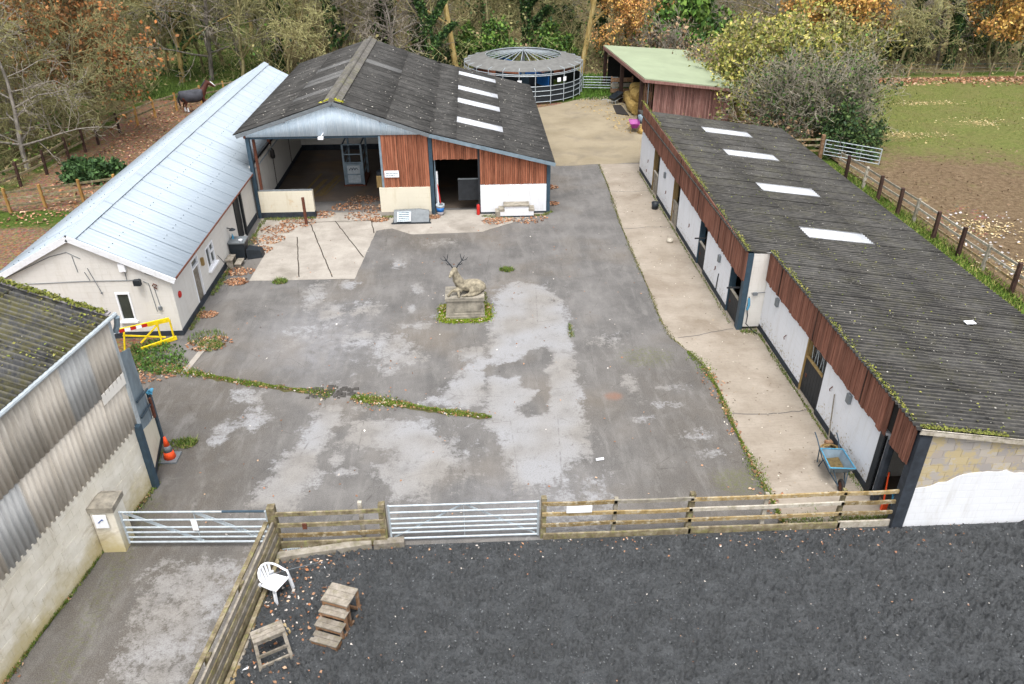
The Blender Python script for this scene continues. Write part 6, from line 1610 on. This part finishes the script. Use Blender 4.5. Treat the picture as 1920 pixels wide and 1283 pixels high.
ORD = ['leftmost', 'second from left', 'third from left', 'fourth from left', 'fifth from left']
def zone(kinds, spots, where, grp, smin=.85, smax=1.15):
    ks = [kinds[i % len(kinds)] for i in range(len(spots))]
    for i, (x, y) in enumerate(spots):
        k = ks[i]
        same = sorted(p[0] for p, kk in zip(spots, ks) if kk == k)
        pos = ', ' + ORD[same.index(x)] if 1 < len(same) <= 5 else ''
        put(k, x, y, RT.uniform(smin, smax), None, KL[k] + ' ' + where + pos, 'bush' if k in ('holly', 'dark', 'briar', 'thorn') else 'tree', grp)
def jit(xs, ys, j): return [(x + RT.uniform(-j, j), y + RT.uniform(-j, j)) for x, y in zip(xs, ys)]

# left wood beside the long fence
zone(['grey1'], [(-25.6, 44.6)], 'nearest the left edge by the dark fence posts', 'left wood trees')
put('olive2', -24.9, 48.0, .9, 40, 'leaning bare olive tree just behind the left fence, second trunk from the edge', 'tree')
put('russet', -24.4, 51.6, 1.0, 10, 'russet leaved beech leaning over the left fence', 'tree')
put('grey2', -28.5, 42.2, .95, 200, 'bare ivy footed tree at the extreme left edge', 'tree')
zone(['olive1', 'russet', 'grey1', 'olive2', 'olive1', 'olive3', 'grey2', 'olive1', 'ivy', 'grey1'], [(-28, 49), (-29.5, 54.5), (-33, 46), (-31, 51), (-26.5, 58.5), (-33.5, 57), (-38, 50), (-37, 60), (-30, 63), (-42, 56)], 'in the wood left of the horse', 'left wood trees')
zone(['olive3', 'grey1', 'olive1', 'ivy', 'olive2', 'olive1', 'grey2', 'ivy', 'olive1', 'olive3', 'olive2', 'grey1', 'ivy', 'olive1'], jit([-24, -21.5, -19, -17.3, -15, -13, -10.5, -8, -22, -18, -14.5, -11.5, -7, -27], [67.5, 69, 66.8, 70.5, 67.5, 70, 68.5, 71, 74, 75, 74.5, 76, 75, 72], .7), 'behind the silver roof', 'wood trees behind the silver roof')
zone(['grey1', 'ivy', 'pole', 'pole2', 'olive1', 'ivy', 'pole2', 'grey2', 'pole', 'olive1'], [(-6.2, 66.8), (-3.4, 67.2), (-1.2, 69.0), (1.2, 73.5), (3.6, 78), (5.0, 74), (7.5, 76.5), (-4.6, 73), (9.6, 70.2), (0, 78)], 'behind barn and walker', 'wood trees behind the walker')
zone(['holly', 'dark', 'holly', 'briar', 'holly', 'briar'], [(2.4, 70.5), (-4.0, 70.0), (7.2, 72.5), (4.9, 71.0), (-.4, 73.5), (9, 74)], 'behind the walker', 'undergrowth bushes behind the walker')
put('orange', 12.4, 69.5, .8, 30, 'small orange leaved tree at the back corner of the green roof', 'tree')
put('orange', 15.2, 73.0, .95, 120, 'paler orange tree behind the grey brambles', 'tree')
zone(['grey2', 'ivy', 'olive1', 'grey1'], [(12, 76), (15.5, 78.5), (18.5, 80), (21, 76)], 'behind the orange tree', 'wood trees behind the green roof')
put('holly', 19.6, 71.0, 1.75, 10, 'tall bright green bush between the brambles and the yellow bush', 'bush', None, 2.0)
zone(['thorn', 'thorn', 'briar'], [(16.4, 68.3), (23.2, 72.0), (21.4, 67.2)], 'of reddish brambles beyond the green roof', 'brambles beyond the green roof', 1.3, 1.7)
# right wood beyond the field
put('gold', 31.0, 69.5, 1.15, 0, 'orange oak at the left end of the far field fence', 'tree')
put('gold', 45.5, 68.5, 1.1, 180, 'golden leaved leaning tree at the right end of the far field fence', 'tree')
put('orange', 35.5, 72.0, 1.0, 200, 'orange brown tree right of the big oak', 'tree')
zone(['grey1', 'dark', 'olive2', 'grey2', 'ivy', 'dark', 'grey1', 'olive1', 'grey2', 'russet', 'dark', 'ivy', 'grey1', 'olive2', 'dark'], [(33.2, 70), (34.5, 76), (37.2, 68.5), (39.5, 71), (42.0, 69.2), (41, 75), (43.2, 73), (47.5, 71), (50.5, 69.5), (36.5, 79), (48, 76), (52, 74), (29.0, 76), (55, 70), (44.5, 78)], 'behind the far field fence', 'wood trees behind the field')
# a second rank of thin bare trees that thickens the near edge of the wood
zone(['olive2', 'olive1', 'olive2', 'grey1', 'olive1'], jit([-29, -26.5, -23, -20, -17, -14, -11, -8.5, -5.5, -2, 2, 6, 10], [69, 71.5, 71, 72, 73, 72.5, 72.8, 74, 70, 75.5, 76, 79, 74], 1.0), 'in the second rank behind the roofs', 'second rank of wood trees', .7, .95)
zone(['olive2', 'grey1', 'olive1', 'olive2'], jit([-27, -29.5, -31.5, -35, -27.8, -34.5, -40, -39], [46.5, 46.8, 49.5, 53.5, 53.8, 50.2, 46.5, 54], .8), 'among the left hand trees', 'left second rank trees', .6, .85)
# far rows that close the view
far = []
for r_, y in enumerate((82, 90, 99, 110)):
    for i in range(15 + r_ * 2):
        x = -48 - r_ * 6 + i * (7.0 + r_ * .35) + RT.uniform(-2, 2)
        far.append((x, y + RT.uniform(-3, 3)))
zone(['olive1', 'ivy', 'grey1', 'pole2', 'olive3', 'grey2', 'russet', 'olive2', 'dark', 'pole', 'ivy'], far, 'deep in the wood', 'trees deep in the wood', .95, 1.3)

# the big overgrown bushes right of the hay shed
b1 = make_bush('grey_thicket', 41, 4.1, 3.2, 5.8, 80, 'twig_thicket', [(8000, .12, DARKG + GREEN[:2] + [(102, 110, 70), (118, 120, 78)]), (1500, .1, OLIVE)], .016, 1.5)
b1.location = (21.6, 48.6, 0); tag(b1, 'huge tangled grey thicket of bare twigs and ivy behind the stable roof', 'bush')
b2 = make_bush('willow_bush', 42, 4.2, 3.2, 6.4, 46, 'twig_olive', [(15000, .17, LIME)], .012, 1.1)
b2.location = (22.0, 56.0, 0); tag(b2, 'large yellow green leaved bush behind the grey thicket', 'bush')
b3 = make_bush('willow_bush', 43, 3.0, 3.0, 5.6, 34, 'twig_olive', [(9000, .17, LIME + OLIVE)], .012, 1.1)
b3.location = (26.4, 58.5, 0); tag(b3, 'yellow green bush right of the largest one at the field edge', 'bush')
b4 = make_bush('bramble_bank', 44, 3.2, 3.6, 3.8, 44, 'twig_grey', [(3000, .13, BROWN + LIME[:1]), (1200, .13, OLIVE)], .013, 1.2)
b4.location = (18.9, 60.8, 0); tag(b4, 'brown bramble bank overhanging the right side of the green roof', 'bush')
b5 = make_bush('grey_thicket', 45, 1.8, 2.2, 2.2, 26, 'twig_thicket', [(1800, .13, DARKG + BROWN)], .013, 1.2)
b5.location = (18.9, 46.4, 0); tag(b5, 'lower grey thicket against the far end of the stable roof', 'bush')
b6 = make_bush('ivy_clump', 46, 1.5, 1.4, 2.6, 14, 'twig_dark', [(5000, .13, DARKG)], .012, 1.0)
b6.location = (22.9, 45.6, 0); tag(b6, 'dark ivy clump at the foot of the thicket beside the pasture gate', 'bush')
b7 = make_bush('laurel_bush', 47, 1.9, 1.5, 1.0, 16, 'twig_dark', [(5200, .16, [(66, 96, 52), (84, 116, 64), (52, 80, 46)])], .012, 1.0)
b7.location = (-21.3, 43.0, 0); tag(b7, 'low green bush on the leaf litter beside the silver roof', 'bush')

# undergrowth nobody could count: twigs, brambles and leaves over the wood floor
rs = np.random.RandomState(88)
n = 52000
P = np.stack([rs.uniform(-70, 70, n), 62 + rs.rand(n) ** 1.3 * 66, np.zeros(n)], 1)
ok = (P[:, 1] > 66.5) | (P[:, 0] < -25) | ((P[:, 0] > -17) & (P[:, 0] < -2) & (P[:, 1] > 63.5)); ok &= ~((P[:, 0] > 5) & (P[:, 0] < 14) & (P[:, 1] < 68)) & ~((P[:, 0] > 24) & (P[:, 1] < 66.5))
P = P[ok]; gz = terr(P[:, 0], P[:, 1]); hgt = rs.rand(len(P)) ** 2.2 * 5.0
P[:, 2] = gz + hgt
V1, F1, C1 = leaf_arrays(P, .17, OLIVE + OLIVE + DARKG + BROWN[2:3] + GREEN[:2], rs)
tag(np_mesh('woodland_undergrowth', V1, F1, MT['foliage'], None, False, None, C1), 'mass of brambles and low leaves over the woodland floor', 'undergrowth', None, 'stuff')
m_ = 30000
p = np.stack([rs.uniform(-70, 70, m_), 63 + rs.rand(m_) * 62, np.zeros(m_)], 1)
ok = (p[:, 1] > 66.5) | (p[:, 0] < -25) | ((p[:, 0] > -17) & (p[:, 0] < -2)); ok &= ~((p[:, 0] > 5) & (p[:, 0] < 14) & (p[:, 1] < 68)) & ~((p[:, 0] > 24) & (p[:, 1] < 66.5))
p = p[ok]; p[:, 2] = terr(p[:, 0], p[:, 1]) + rs.rand(len(p)) ** 2 * 3
d = rs.normal(size=p.shape); d[:, 2] = np.abs(d[:, 2]) + .5; d /= np.linalg.norm(d, axis=1, keepdims=True)
q = p + d * rs.uniform(.5, 2.2, (len(p), 1)); rr = rs.uniform(.008, .02, len(p))
tag(seg_mesh('woodland_stems', np.hstack([p, rr[:, None], q, rr[:, None] * .4]), MT['twig_olive'], None, 3), 'mass of thin saplings and briar stems in the wood', 'undergrowth', None, 'stuff')
# left side undergrowth
n = 5000
P = np.stack([-24.6 - rs.rand(n) ** 1.2 * 22, rs.uniform(40, 66, n), np.zeros(n)], 1); P[:, 2] = terr(P[:, 0], P[:, 1]) + rs.rand(n) ** 2.5 * 3
V1, F1, C1 = leaf_arrays(P, .15, OLIVE + OLIVE + GREEN + RUSSET[:1] + BROWN[2:3], rs)
tag(np_mesh('left_undergrowth', V1, F1, MT['foliage'], None, False, None, C1), 'mass of low leaves and brambles under the left hand trees', 'undergrowth', None, 'stuff')
p = np.stack([-24.8 - rs.rand(5000) * 20, rs.uniform(40, 66, 5000), np.zeros(5000)], 1); p[:, 2] = terr(p[:, 0], p[:, 1]) + rs.rand(5000) ** 2 * 2.5
d = rs.normal(size=p.shape); d[:, 2] = np.abs(d[:, 2]) * .6 + .2; d /= np.linalg.norm(d, axis=1, keepdims=True)
tag(seg_mesh('left_stems', np.hstack([p, np.full((5000, 1), .016), p + d * rs.uniform(.4, 1.6, (5000, 1)), np.full((5000, 1), .007)]), MT['twig_olive'], None, 3), 'mass of thin briar stems under the left hand trees', 'undergrowth', None, 'stuff')
# ------------------------------------------------------------------ grass, moss and fallen leaves that nobody could count
rs = np.random.RandomState(404)
def blades(P, h, w_, cols, lean=.5):
    n = len(P); a = rs.rand(n) * 6.283; hh = h * rs.uniform(.5, 1.4, n)
    u = np.stack([np.cos(a), np.sin(a), np.zeros(n)], 1) * (w_ * rs.uniform(.6, 1.3, n))[:, None]
    tip = P + np.stack([rs.normal(size=n) * lean * hh, rs.normal(size=n) * lean * hh, hh], 1)
    V = np.stack([P - u, P + u, tip], 1).reshape(-1, 3)
    C = np.array([lin(c, .7) for c in cols])[rs.randint(0, len(cols), n)] * rs.uniform(.7, 1.25, (n, 1))
    return V, np.arange(3 * n).reshape(n, 3), np.repeat(C, 3, 0)
def stuff(name, parts, label, cat, m='tint'):
    V, F, C, o = [], [], [], 0
    for v, f, c in parts:
        V.append(v); F.append(f + o); C.append(c); o += len(v)
    return tag(np_mesh(name, np.concatenate(V), np.concatenate(F), MT[m], None, False, None, np.concatenate(C)), label, cat, None, 'stuff')
def along(line, n, width, z=.01):
    L = np.array(line, float); d = np.linalg.norm(np.diff(L, axis=0), axis=1); c = np.concatenate([[0], np.cumsum(d)])
    t = rs.rand(n) * c[-1]; i = np.clip(np.searchsorted(c, t) - 1, 0, len(d) - 1); f = ((t - c[i]) / d[i])[:, None]
    p = L[i] * (1 - f) + L[i + 1] * f; nr = np.stack([-(L[i + 1] - L[i])[:, 1], (L[i + 1] - L[i])[:, 0]], 1) / d[i][:, None]
    clump = .45 + .55 * np.sin(t * 1.7) * np.sin(t * .63 + 1)
    p = p + nr * (rs.normal(size=n) * width * clump)[:, None]
    return np.column_stack([p, np.full(n, z)])
def clusters(cs, n, sp):
    i = rs.randint(0, len(cs), n); c = np.array([q[:2] for q in cs], float)[i]; r = np.array([q[2] for q in cs], float)[i]
    a = rs.rand(n) * 6.283; k = np.sqrt(rs.rand(n)) * r
    return np.column_stack([c[:, 0] + np.cos(a) * k, c[:, 1] + np.sin(a) * k * sp, np.full(n, .012)])
MOSSC = [(108, 118, 50), (126, 130, 58), (92, 102, 46), (140, 138, 76), (102, 104, 62)]
GRASSC = [(92, 122, 50), (116, 146, 60), (76, 104, 44), (140, 158, 80), (150, 140, 90)]
LEAFC = [(150, 110, 84), (172, 134, 106), (132, 96, 74), (190, 160, 132), (116, 88, 70), (164, 112, 78)]
CHIPC = [(190, 182, 174), (214, 208, 200), (176, 140, 114), (160, 120, 98), (150, 144, 138)]
def flat_leaves(P, size, cols): return leaf_arrays(P, size, cols, rs, .8, 1.4)
def as3(t):
    v, f, c = t; return v, np.concatenate([f[:, :3], f[:, [0, 2, 3]]]), c

# mossy joint that crosses the yard
mid = [(-10.9, 22.45), (-10.1, 22.46), (-8.65, 21.9), (-7.2, 21.4), (-6.05, 21.08), (-5.2, 20.87), (-4.75, 20.7)]
mid2 = [(-4.1, 20.55), (-2.62, 20.09), (-1.19, 19.6), (.3, 19.2)]
lines = [(mid, 1.0), (mid2, 1.1)]
pc = []
for ln, k in lines:
    pc += [blades(along(ln, int(4600 * k), .15), .06, .014, [(112, 140, 44), (136, 156, 56), (94, 120, 44), (150, 156, 76)] + GRASSC[:2]), as3(flat_leaves(along(ln, int(380 * k), .2, .03), .06, LEAFC + CHIPC[:1]))]
stuff('mossy_joint', pc, 'strip of moss, grass and fallen leaves along the joint across the yard', 'moss')
b = MB()
for ln in (mid, mid2):
    l2 = ragged(ln, .2, .03, 6)
    wd_ = [(.02 if i in (0, len(l2) - 1) else RP.uniform(.07, .21), .02 if i in (0, len(l2) - 1) else RP.uniform(.07, .2)) for i in range(len(l2))]
    for (p, wa), (q, wc) in zip(zip(l2, wd_), zip(l2[1:], wd_[1:])): b.add([(p[0], p[1] - wa[0], .004), (q[0], q[1] - wc[0], .004), (q[0], q[1] + wc[1], .005), (p[0], p[1] + wa[1], .005)], [(0, 1, 2, 3)])
tag(b.build('joint_soil', plain('joint_soil', (104, 100, 62), .6, .95, .5, 9)), kind='structure')
b = MB()
for i in range(60):
    x, y = RP.uniform(-5.6, -4.0), 20.8 + RP.uniform(-.1, .45) - .25 * (RP.random())
    s = RP.uniform(.04, .12); b.hexa([(x - s, y - s * .7, 0), (x + s, y - s, 0), (x + s * .8, y + s, 0), (x - s, y + s * .8, 0), (x - s * .7, y - s * .5, .03), (x + s * .6, y - s * .6, .035), (x + s * .6, y + s * .6, .03), (x - s * .6, y + s * .5, .03)])
tag(b.build('broken_asphalt', plain('loose_asphalt', (92, 89, 85), .6, .95, .3, 6)), 'crumbled dark asphalt lumps beside the mossy joint', 'rubble', None, 'stuff')
# kerb moss along the concrete path
stuff('kerb_moss', [blades(along(KERB, 4200, .07, .012), .045, .012, MOSSC + [(120, 112, 70)]), blades(along(KERB[7:], 3600, .13, .012), .05, .013, [(112, 138, 46), (134, 152, 58), (96, 118, 46)]), as3(flat_leaves(along(KERB[8:], 260, .2, .03), .06, LEAFC))], 'moss and grass along the kerb of the concrete path', 'moss')
# ring of moss round the plinth
a = rs.rand(4200) * 6.283; r_ = .93 + rs.normal(size=4200) * .09
P = np.column_stack([-.5 + np.sign(np.cos(a)) * np.abs(np.cos(a)) ** .6 * .98 * r_, 26.0 + np.sign(np.sin(a)) * np.abs(np.sin(a)) ** .6 * .78 * r_, np.full(4200, .01)])
P2 = np.column_stack([.25 + rs.normal(size=300) * .07, 26.6 + rs.rand(300) * 1.1, np.full(300, .01)])
stuff('plinth_moss', [blades(P, .06, .016, [(132, 160, 30), (156, 178, 44), (108, 136, 34), (170, 176, 80)]), blades(P2, .05, .014, MOSSC), as3(flat_leaves(P[:160] + [0, 0, .04], .06, LEAFC + CHIPC))], 'bright moss ringing the stag plinth', 'moss')
tag(MB().add([(-.5 + 1.0 * math.copysign(abs(math.cos(t)) ** .6, math.cos(t)), 26 + .8 * math.copysign(abs(math.sin(t)) ** .6, math.sin(t)), .005) for t in [i * math.pi / 16 for i in range(32)]], [tuple(range(32))]).build('plinth_turf', plain('moss_turf', (118, 138, 40), .55, .95, .5, 12)), kind='structure')
# grass at wall feet, corners and in cracks
WALLS = [([(-10.55, 25.2), (-10.6, 27.0)], 300, .07), ([(-10.55, 28.0), (-10.5, 31.2)], 700, .1), ([(-10.3, 32.2), (-10.3, 36.0)], 700, .16), ([(-10.3, 36.15), (-7.8, 36.15)], 900, .12), ([(-4.6, 36.1), (-2.2, 36.05)], 700, .12), ([(.3, 36.0), (1.1, 35.8), (3.4, 35.9), (3.8, 36.4)], 900, .14), ([(9.3, 24.6), (9.3, 42.3)], 1100, .05), ([(10.1, 15.3), (10.1, 23.8)], 1200, .05), ([(9.5, 24.0), (10.1, 23.9)], 250, .12), ([(-8.85, 16.7), (-9.2, 14.9), (-9.35, 14.0), (-9.55, 12.6), (-9.95, 10.2)], 1700, .07), ([(7.6, 14.3), (10.4, 14.3)], 900, .12), ([(-9.2, 17.2), (-9.0, 18.6)], 500, .12), ([(3.35, 24.9), (3.32, 23.9)], 160, .05)]
stuff('wall_foot_grass', [blades(along(l, n, w_), .085, .012, GRASSC + MOSSC[:2]) for l, n, w_ in WALLS], 'tufts of grass and weeds along the wall feet', 'grass')
SPOTS = [(-9.8, 24.6, .7), (-9.5, 24.0, .45), (-11.2, 23.4, 1.0), (-12.0, 22.9, 1.0), (-10.7, 22.8, .8), (-8.1, 29.1, .3), (-11.6, 24.0, .7), (1.25, 29.7, .3), (-8.6, 18.4, .3)]
stuff('weeds', [blades(clusters(SPOTS, 3800, .8), .12, .014, GRASSC), as3(leaf_arrays(clusters(SPOTS[2:5] + SPOTS[6:7], 800, .8) + np.column_stack([np.zeros((800, 2)), rs.rand(800) * .12]), .07, [(70, 104, 46), (92, 128, 58), (58, 86, 40)], rs))], 'patches of green weeds by the gable corner and in the yard', 'weeds')
# fallen leaves
LS = [(-10.0, 30.2, .6), (-9.9, 29.2, .5), (-9.8, 32.4, .7), (-9.6, 33.6, .8), (-9.4, 34.8, .8), (-8.6, 35.6, .9), (-7.6, 36.6, .7), (-6.5, 37.6, .8), (-5.6, 36.3, .9), (-5.0, 37.3, .9), (-4.7, 35.8, .5), (-5.8, 38.6, .9), (1.0, 35.3, .7), (2.6, 35.5, .9), (-9.6, 24.2, .8), (-11.0, 22.4, 1.0), (-11.8, 22.0, .9), (-10.3, 26.4, .4), (3.9, 37.5, .4), (4.0, 40, .5), (-2.1, 36.0, .4)]
stuff('fallen_leaves', [as3(flat_leaves(clusters(LS, 4200, .7) + [0, 0, .02], .075, LEAFC)), as3(flat_leaves(np.column_stack([rs.uniform(-9, 7, 260), rs.uniform(14.5, 35, 260), np.full(260, .02)]), .05, LEAFC + CHIPC)), as3(flat_leaves(along([(-9.0, 16.5), (-9.5, 14.0), (-10, 10)], 500, .14, .03), .07, LEAFC))], 'drifts of fallen russet leaves in the yard corners', 'leaves')
P = np.column_stack([-10.6 - rs.rand(5200) * 12.5, rs.uniform(36, 62, 5200), np.full(5200, .0)]); P = P[P[:, 0] < -16.9]
stuff('leaf_litter', [as3(flat_leaves(P + [0, 0, .03], .11, LEAFC + [(120, 84, 66), (100, 70, 56)]))], 'carpet of russet leaves beside the silver roofed building', 'leaves')
# arena: chips and leaves
X = rs.uniform(-5.2, 15, 420); Y = 8 + rs.rand(420) * 6; k = X > -5.0 + (Y - 14) * .1
P = np.column_stack([X, Y, np.full(420, .06)])[k]
Pc = np.column_stack([-5.0 + np.abs(rs.normal(size=300)) * .9, 14 - np.abs(rs.normal(size=300)) * 2.2, np.full(300, .08)]); Pc = Pc[Pc[:, 0] > -5.0 + (Pc[:, 1] - 14) * .1]
Pe = np.column_stack([rs.uniform(-4.8, 12, 220), 13.9 - np.abs(rs.normal(size=220)) * .4, np.full(220, .08)])
stuff('arena_chips', [as3(flat_leaves(P, .03, CHIPC)), as3(flat_leaves(Pc, .06, LEAFC + CHIPC[:1])), as3(flat_leaves(Pe, .045, LEAFC + CHIPC))], 'scattered pale wood chips and leaves on the dark arena', 'chips')
# clods that give the arena its churned surface
n = 22000
X = rs.uniform(-5.2, 14.2, n); Y = 9.2 + rs.rand(n) * 4.75; k = X > -5.0 + (Y - 14) * .1
stuff('arena_clods', [as3(leaf_arrays(np.column_stack([X, Y, np.full(n, .055)])[k], .03, [(76, 79, 82), (94, 97, 100), (114, 117, 119), (58, 61, 64)], rs, .4, 1.3))], 'churned dark clods over the arena surface', 'clods')
# moss and debris along the stable eaves and on the roofs
yy = rs.uniform(14.2, 43.2, 5200); yy = yy + .0 * yy; xx = np.where(yy > 24.15, 9.36, 10.16) + np.abs(rs.normal(size=5200)) * .07
zz = np.array([ze(v) for v in yy]) + .055 - (xx - 9.3) * .0
stuff('eave_moss', [as3(leaf_arrays(np.column_stack([xx, yy, zz])[np.sin(yy * 2.1) + np.sin(yy * .77 + 2) + rs.normal(size=5200) * .8 > .2], .04, MOSSC + [(90, 96, 60), (150, 140, 80)], rs, .5, 1.3)), blades(np.column_stack([xx, yy, zz - .02])[:700], .04, .012, MOSSC)], 'moss cushions along the stable eaves', 'moss')
x2 = 10.2 + rs.rand(600) * 2.2
stuff('verge_moss', [as3(leaf_arrays(np.column_stack([x2, 13.92 + np.abs(rs.normal(size=600)) * .08, 3.18 - (x2 - 10.1) * .158]), .04, MOSSC, rs, .5, 1.3))], 'bright moss along the near end of the stable roof', 'moss')
s_ = rs.rand(1500) * 6; P = np.array([tuple(W(-.12 + rs.normal() * .05, 5.27 + SL * d_, d_)) for d_ in s_])
stuff('barn_verge_moss', [as3(leaf_arrays(P, .06, MOSSC, rs, .5, 1.3))], 'moss cushions along the verge of the mossy barn roof', 'moss')
P = np.array([tuple(W(rs.rand() * 10, 0, d_)) for d_ in rs.rand(5200) * 6]); dd = (P - np.array(C0)) @ np.array(PN); P[:, 2] = 5.2 + SL * dd
P = P[np.sin(P[:, 0] * 2.3 + P[:, 1]) + np.sin(P[:, 1] * 3.1) + rs.normal(size=len(P)) * .5 > .1]
stuff('barn_roof_debris', [as3(leaf_arrays(P, .045, MOSSC + [(96, 92, 50), (120, 112, 60)], rs, .6, 1.3))], 'moss pads and leaf scraps on the mossy barn roof', 'moss')
P = np.column_stack([AX + rs.normal(size=320) * .2, BY0 - .28 + np.abs(rs.normal(size=320)) * .15, np.full(320, AZ + .05)]); P[:, 2] -= np.abs(P[:, 0] - AX) * .3 - .03
stuff('ridge_moss', [as3(leaf_arrays(P, .07, [(160, 160, 50), (180, 176, 60)], rs, .5, 1.3))], 'yellow moss on the front end of the barn ridge', 'moss')
# verge grass behind the stables and round the field, lush grass behind the walker
X = rs.uniform(19.2, 21.5, 14000); Y = rs.uniform(19, 43, 14000)
stuff('verge_grass', [blades(np.column_stack([X, Y, np.full(14000, -.02)]), .14, .02, [(110, 140, 54), (134, 160, 66), (90, 118, 46), (168, 164, 96)])], 'rough green grass between the stable roof and the field fence', 'grass')
X = rs.uniform(5, 13.5, 7000); Y = 59.5 + rs.rand(7000) * 9; k = (np.hypot(X - 4.05, Y - 62.9) > 4.75)
stuff('back_grass', [blades(np.column_stack([X, Y, np.full(7000, -.02)])[k], .28, .03, [(84, 120, 44), (108, 146, 56), (70, 100, 40)])], 'lush green grass between the horse walker and the hay shed', 'grass')
X = -16 - rs.rand(6000) * 12; Y = 61.5 + rs.rand(6000) * 5
stuff('wood_edge_grass', [blades(np.column_stack([X, Y, np.full(6000, -.03)]), .3, .03, [(96, 124, 56), (120, 144, 70), (80, 106, 48)])], 'green grass behind the horse at the edge of the wood', 'grass')
X = 21.5 + rs.rand(9000) * 26; Y = 46 + rs.rand(9000) * 19
stuff('pasture_grass', [blades(np.column_stack([X, Y, np.full(9000, .0)]), .1, .03, [(128, 134, 66), (148, 150, 84), (110, 120, 58), (166, 158, 100)])], 'short worn grass over the far pasture', 'grass')
X = 21.6 + rs.rand(1200) * 14; Y = 24 + rs.rand(1200) * 22
stuff('mud_clods', [as3(leaf_arrays(np.column_stack([X, Y, np.full(1200, .05)]), .09, [(126, 104, 82), (112, 92, 72), (140, 120, 96), (100, 82, 64)], rs, .6, 1.3))], 'trodden clods of mud across the near pasture', 'mud')
X = 21.8 + rs.rand(160) * 4.5; Y = 25 + rs.rand(160) * 10
stuff('field_scraps', [as3(flat_leaves(np.column_stack([X, Y, np.full(160, .09)]), .1, [(184, 180, 178), (170, 166, 168), (196, 192, 190)]))], 'pale scraps trodden into the mud by the field fence', 'litter')

n = 4000
stuff('fence_line_leaves', [as3(flat_leaves(np.column_stack([24 + rs.rand(n) * 32, 65.2 - np.abs(rs.normal(size=n)) * 1.2, np.full(n, .08)]), .16, LEAFC))], 'russet leaves drifted along the far field fence', 'leaves')

# lichen specks, droppings and moss pads on the big roofs
def sroof(x, y):
    yb = y > SYJ; xl = SXB - .12 if yb else SXF - .12
    return lerp(ze(y) + .04, 1.92, (x - xl) / (17.7 - xl)) + .045
n = 1500; Y = 14 + rs.rand(n) ** 1.2 * 29; X = 10.3 + rs.rand(n) * 7.2
P = np.column_stack([X, Y, [sroof(a_, b_) for a_, b_ in zip(X, Y)]])
k = rs.rand(n) < .5
stuff('stable_roof_lichen', [as3(leaf_arrays(P[k], .032, [(150, 147, 138), (170, 166, 158), (132, 129, 120)], rs, .9, 1.4)), as3(leaf_arrays(P[~k][:500], .045, MOSSC + [(100, 98, 66)], rs, .8, 1.4))], 'pale lichen specks and moss pads over the stable roof', 'lichen')
n = 450; X = rs.uniform(-10.6, 3.6, n); Y = BY0 + rs.rand(n) * 16
Z = np.where(X < AX, AZ + (X - AX) * (AZ - RZL) / (10.95 + AX), np.where(X < MX, AZ + (X - AX) * (MZ - AZ) / (MX - AX), MZ + (X - MX) * (RZR - .02 - MZ) / (3.88 - MX)))
stuff('barn_roof_lichen', [as3(leaf_arrays(np.column_stack([X, Y, Z + .05]), .055, [(170, 166, 156), (190, 186, 178), (140, 138, 128)], rs, .9, 1.4))], 'pale lichen specks over the barn roof', 'lichen')
# loose straw in the field and on the back apron
SX = [(33.5, 56.8, 3.4, .25), (28.0, 48.6, 3.0, .4), (34, 51.2, 2.4, .6), (24, 33, 1.6, .8), (22.8, 28.8, 1.4, .7)]
pc = []
for x, y, r, sp_ in SX:
    p_ = np.column_stack([x + rs.normal(size=200) * r * .55, y + rs.normal(size=200) * r * .5 * sp_, np.full(200, .05)]); pc.append(as3(leaf_arrays(p_, .06, [(206, 184, 136), (190, 164, 116), (216, 200, 160)], rs, .85, 2.5)))
p_ = clusters([(10.8, 54.5, 1.6), (10.6, 51.5, 1.2), (9.5, 57.5, 2.0)], 500, 1.2); p_[:, 2] = .03
pc.append(as3(leaf_arrays(p_, .06, [(186, 160, 104), (160, 138, 92)], rs, .9, 2.5)))
stuff('loose_straw', pc, 'loose straw strewn in patches over the field and apron', 'straw')
# grit and twigs on the concrete path
p_ = np.column_stack([7.3 + rs.rand(500) * 2.8, 14.6 + rs.rand(500) * 28, np.full(500, .022)])
stuff('path_grit', [as3(leaf_arrays(p_, .035, [(110, 96, 78), (92, 80, 64), (150, 134, 110), (206, 198, 184)], rs, .9, 1.8))], 'grit, hay wisps and twigs on the concrete path', 'grit')

# mud splashed low on the white walls
pc = []
for (fx, y0, y1, n_) in ((SXB, 25.7, 42.3, 700), (SXF, 15.4, 18.7, 220), (SXF, 20.3, 24.1, 220)):
    yv = rs.uniform(y0, y1, n_); zv = .23 + np.abs(rs.normal(size=n_)) * .22
    ok = np.ones(n_, bool)
    for a_, c_ in DB + DF: ok &= ~((yv > a_) & (yv < c_))
    sz_ = rs.uniform(.008, .03, n_)[:, None]; c0 = np.column_stack([np.full(n_, fx - .003), yv, zv])
    V = np.stack([c0 + np.column_stack([np.zeros(n_), sz_[:, 0] * ay, sz_[:, 0] * az_]) for ay, az_ in ((-1, -.6), (1, -.8), (.7, 1), (-.8, .9))], 1)[ok].reshape(-1, 3)
    m2 = int(ok.sum()); F = np.arange(4 * m2).reshape(m2, 4); F = np.concatenate([F[:, :3], F[:, [0, 2, 3]]])
    pc.append((V, F, np.repeat(np.array([lin((206, 198, 184), .82), lin((190, 180, 162), .82), lin((218, 212, 202), .82)])[rs.randint(0, 3, m2)], 4, 0)))
stuff('wall_mud_splash', pc, 'small mud splashes low on the white stable walls', 'mud')
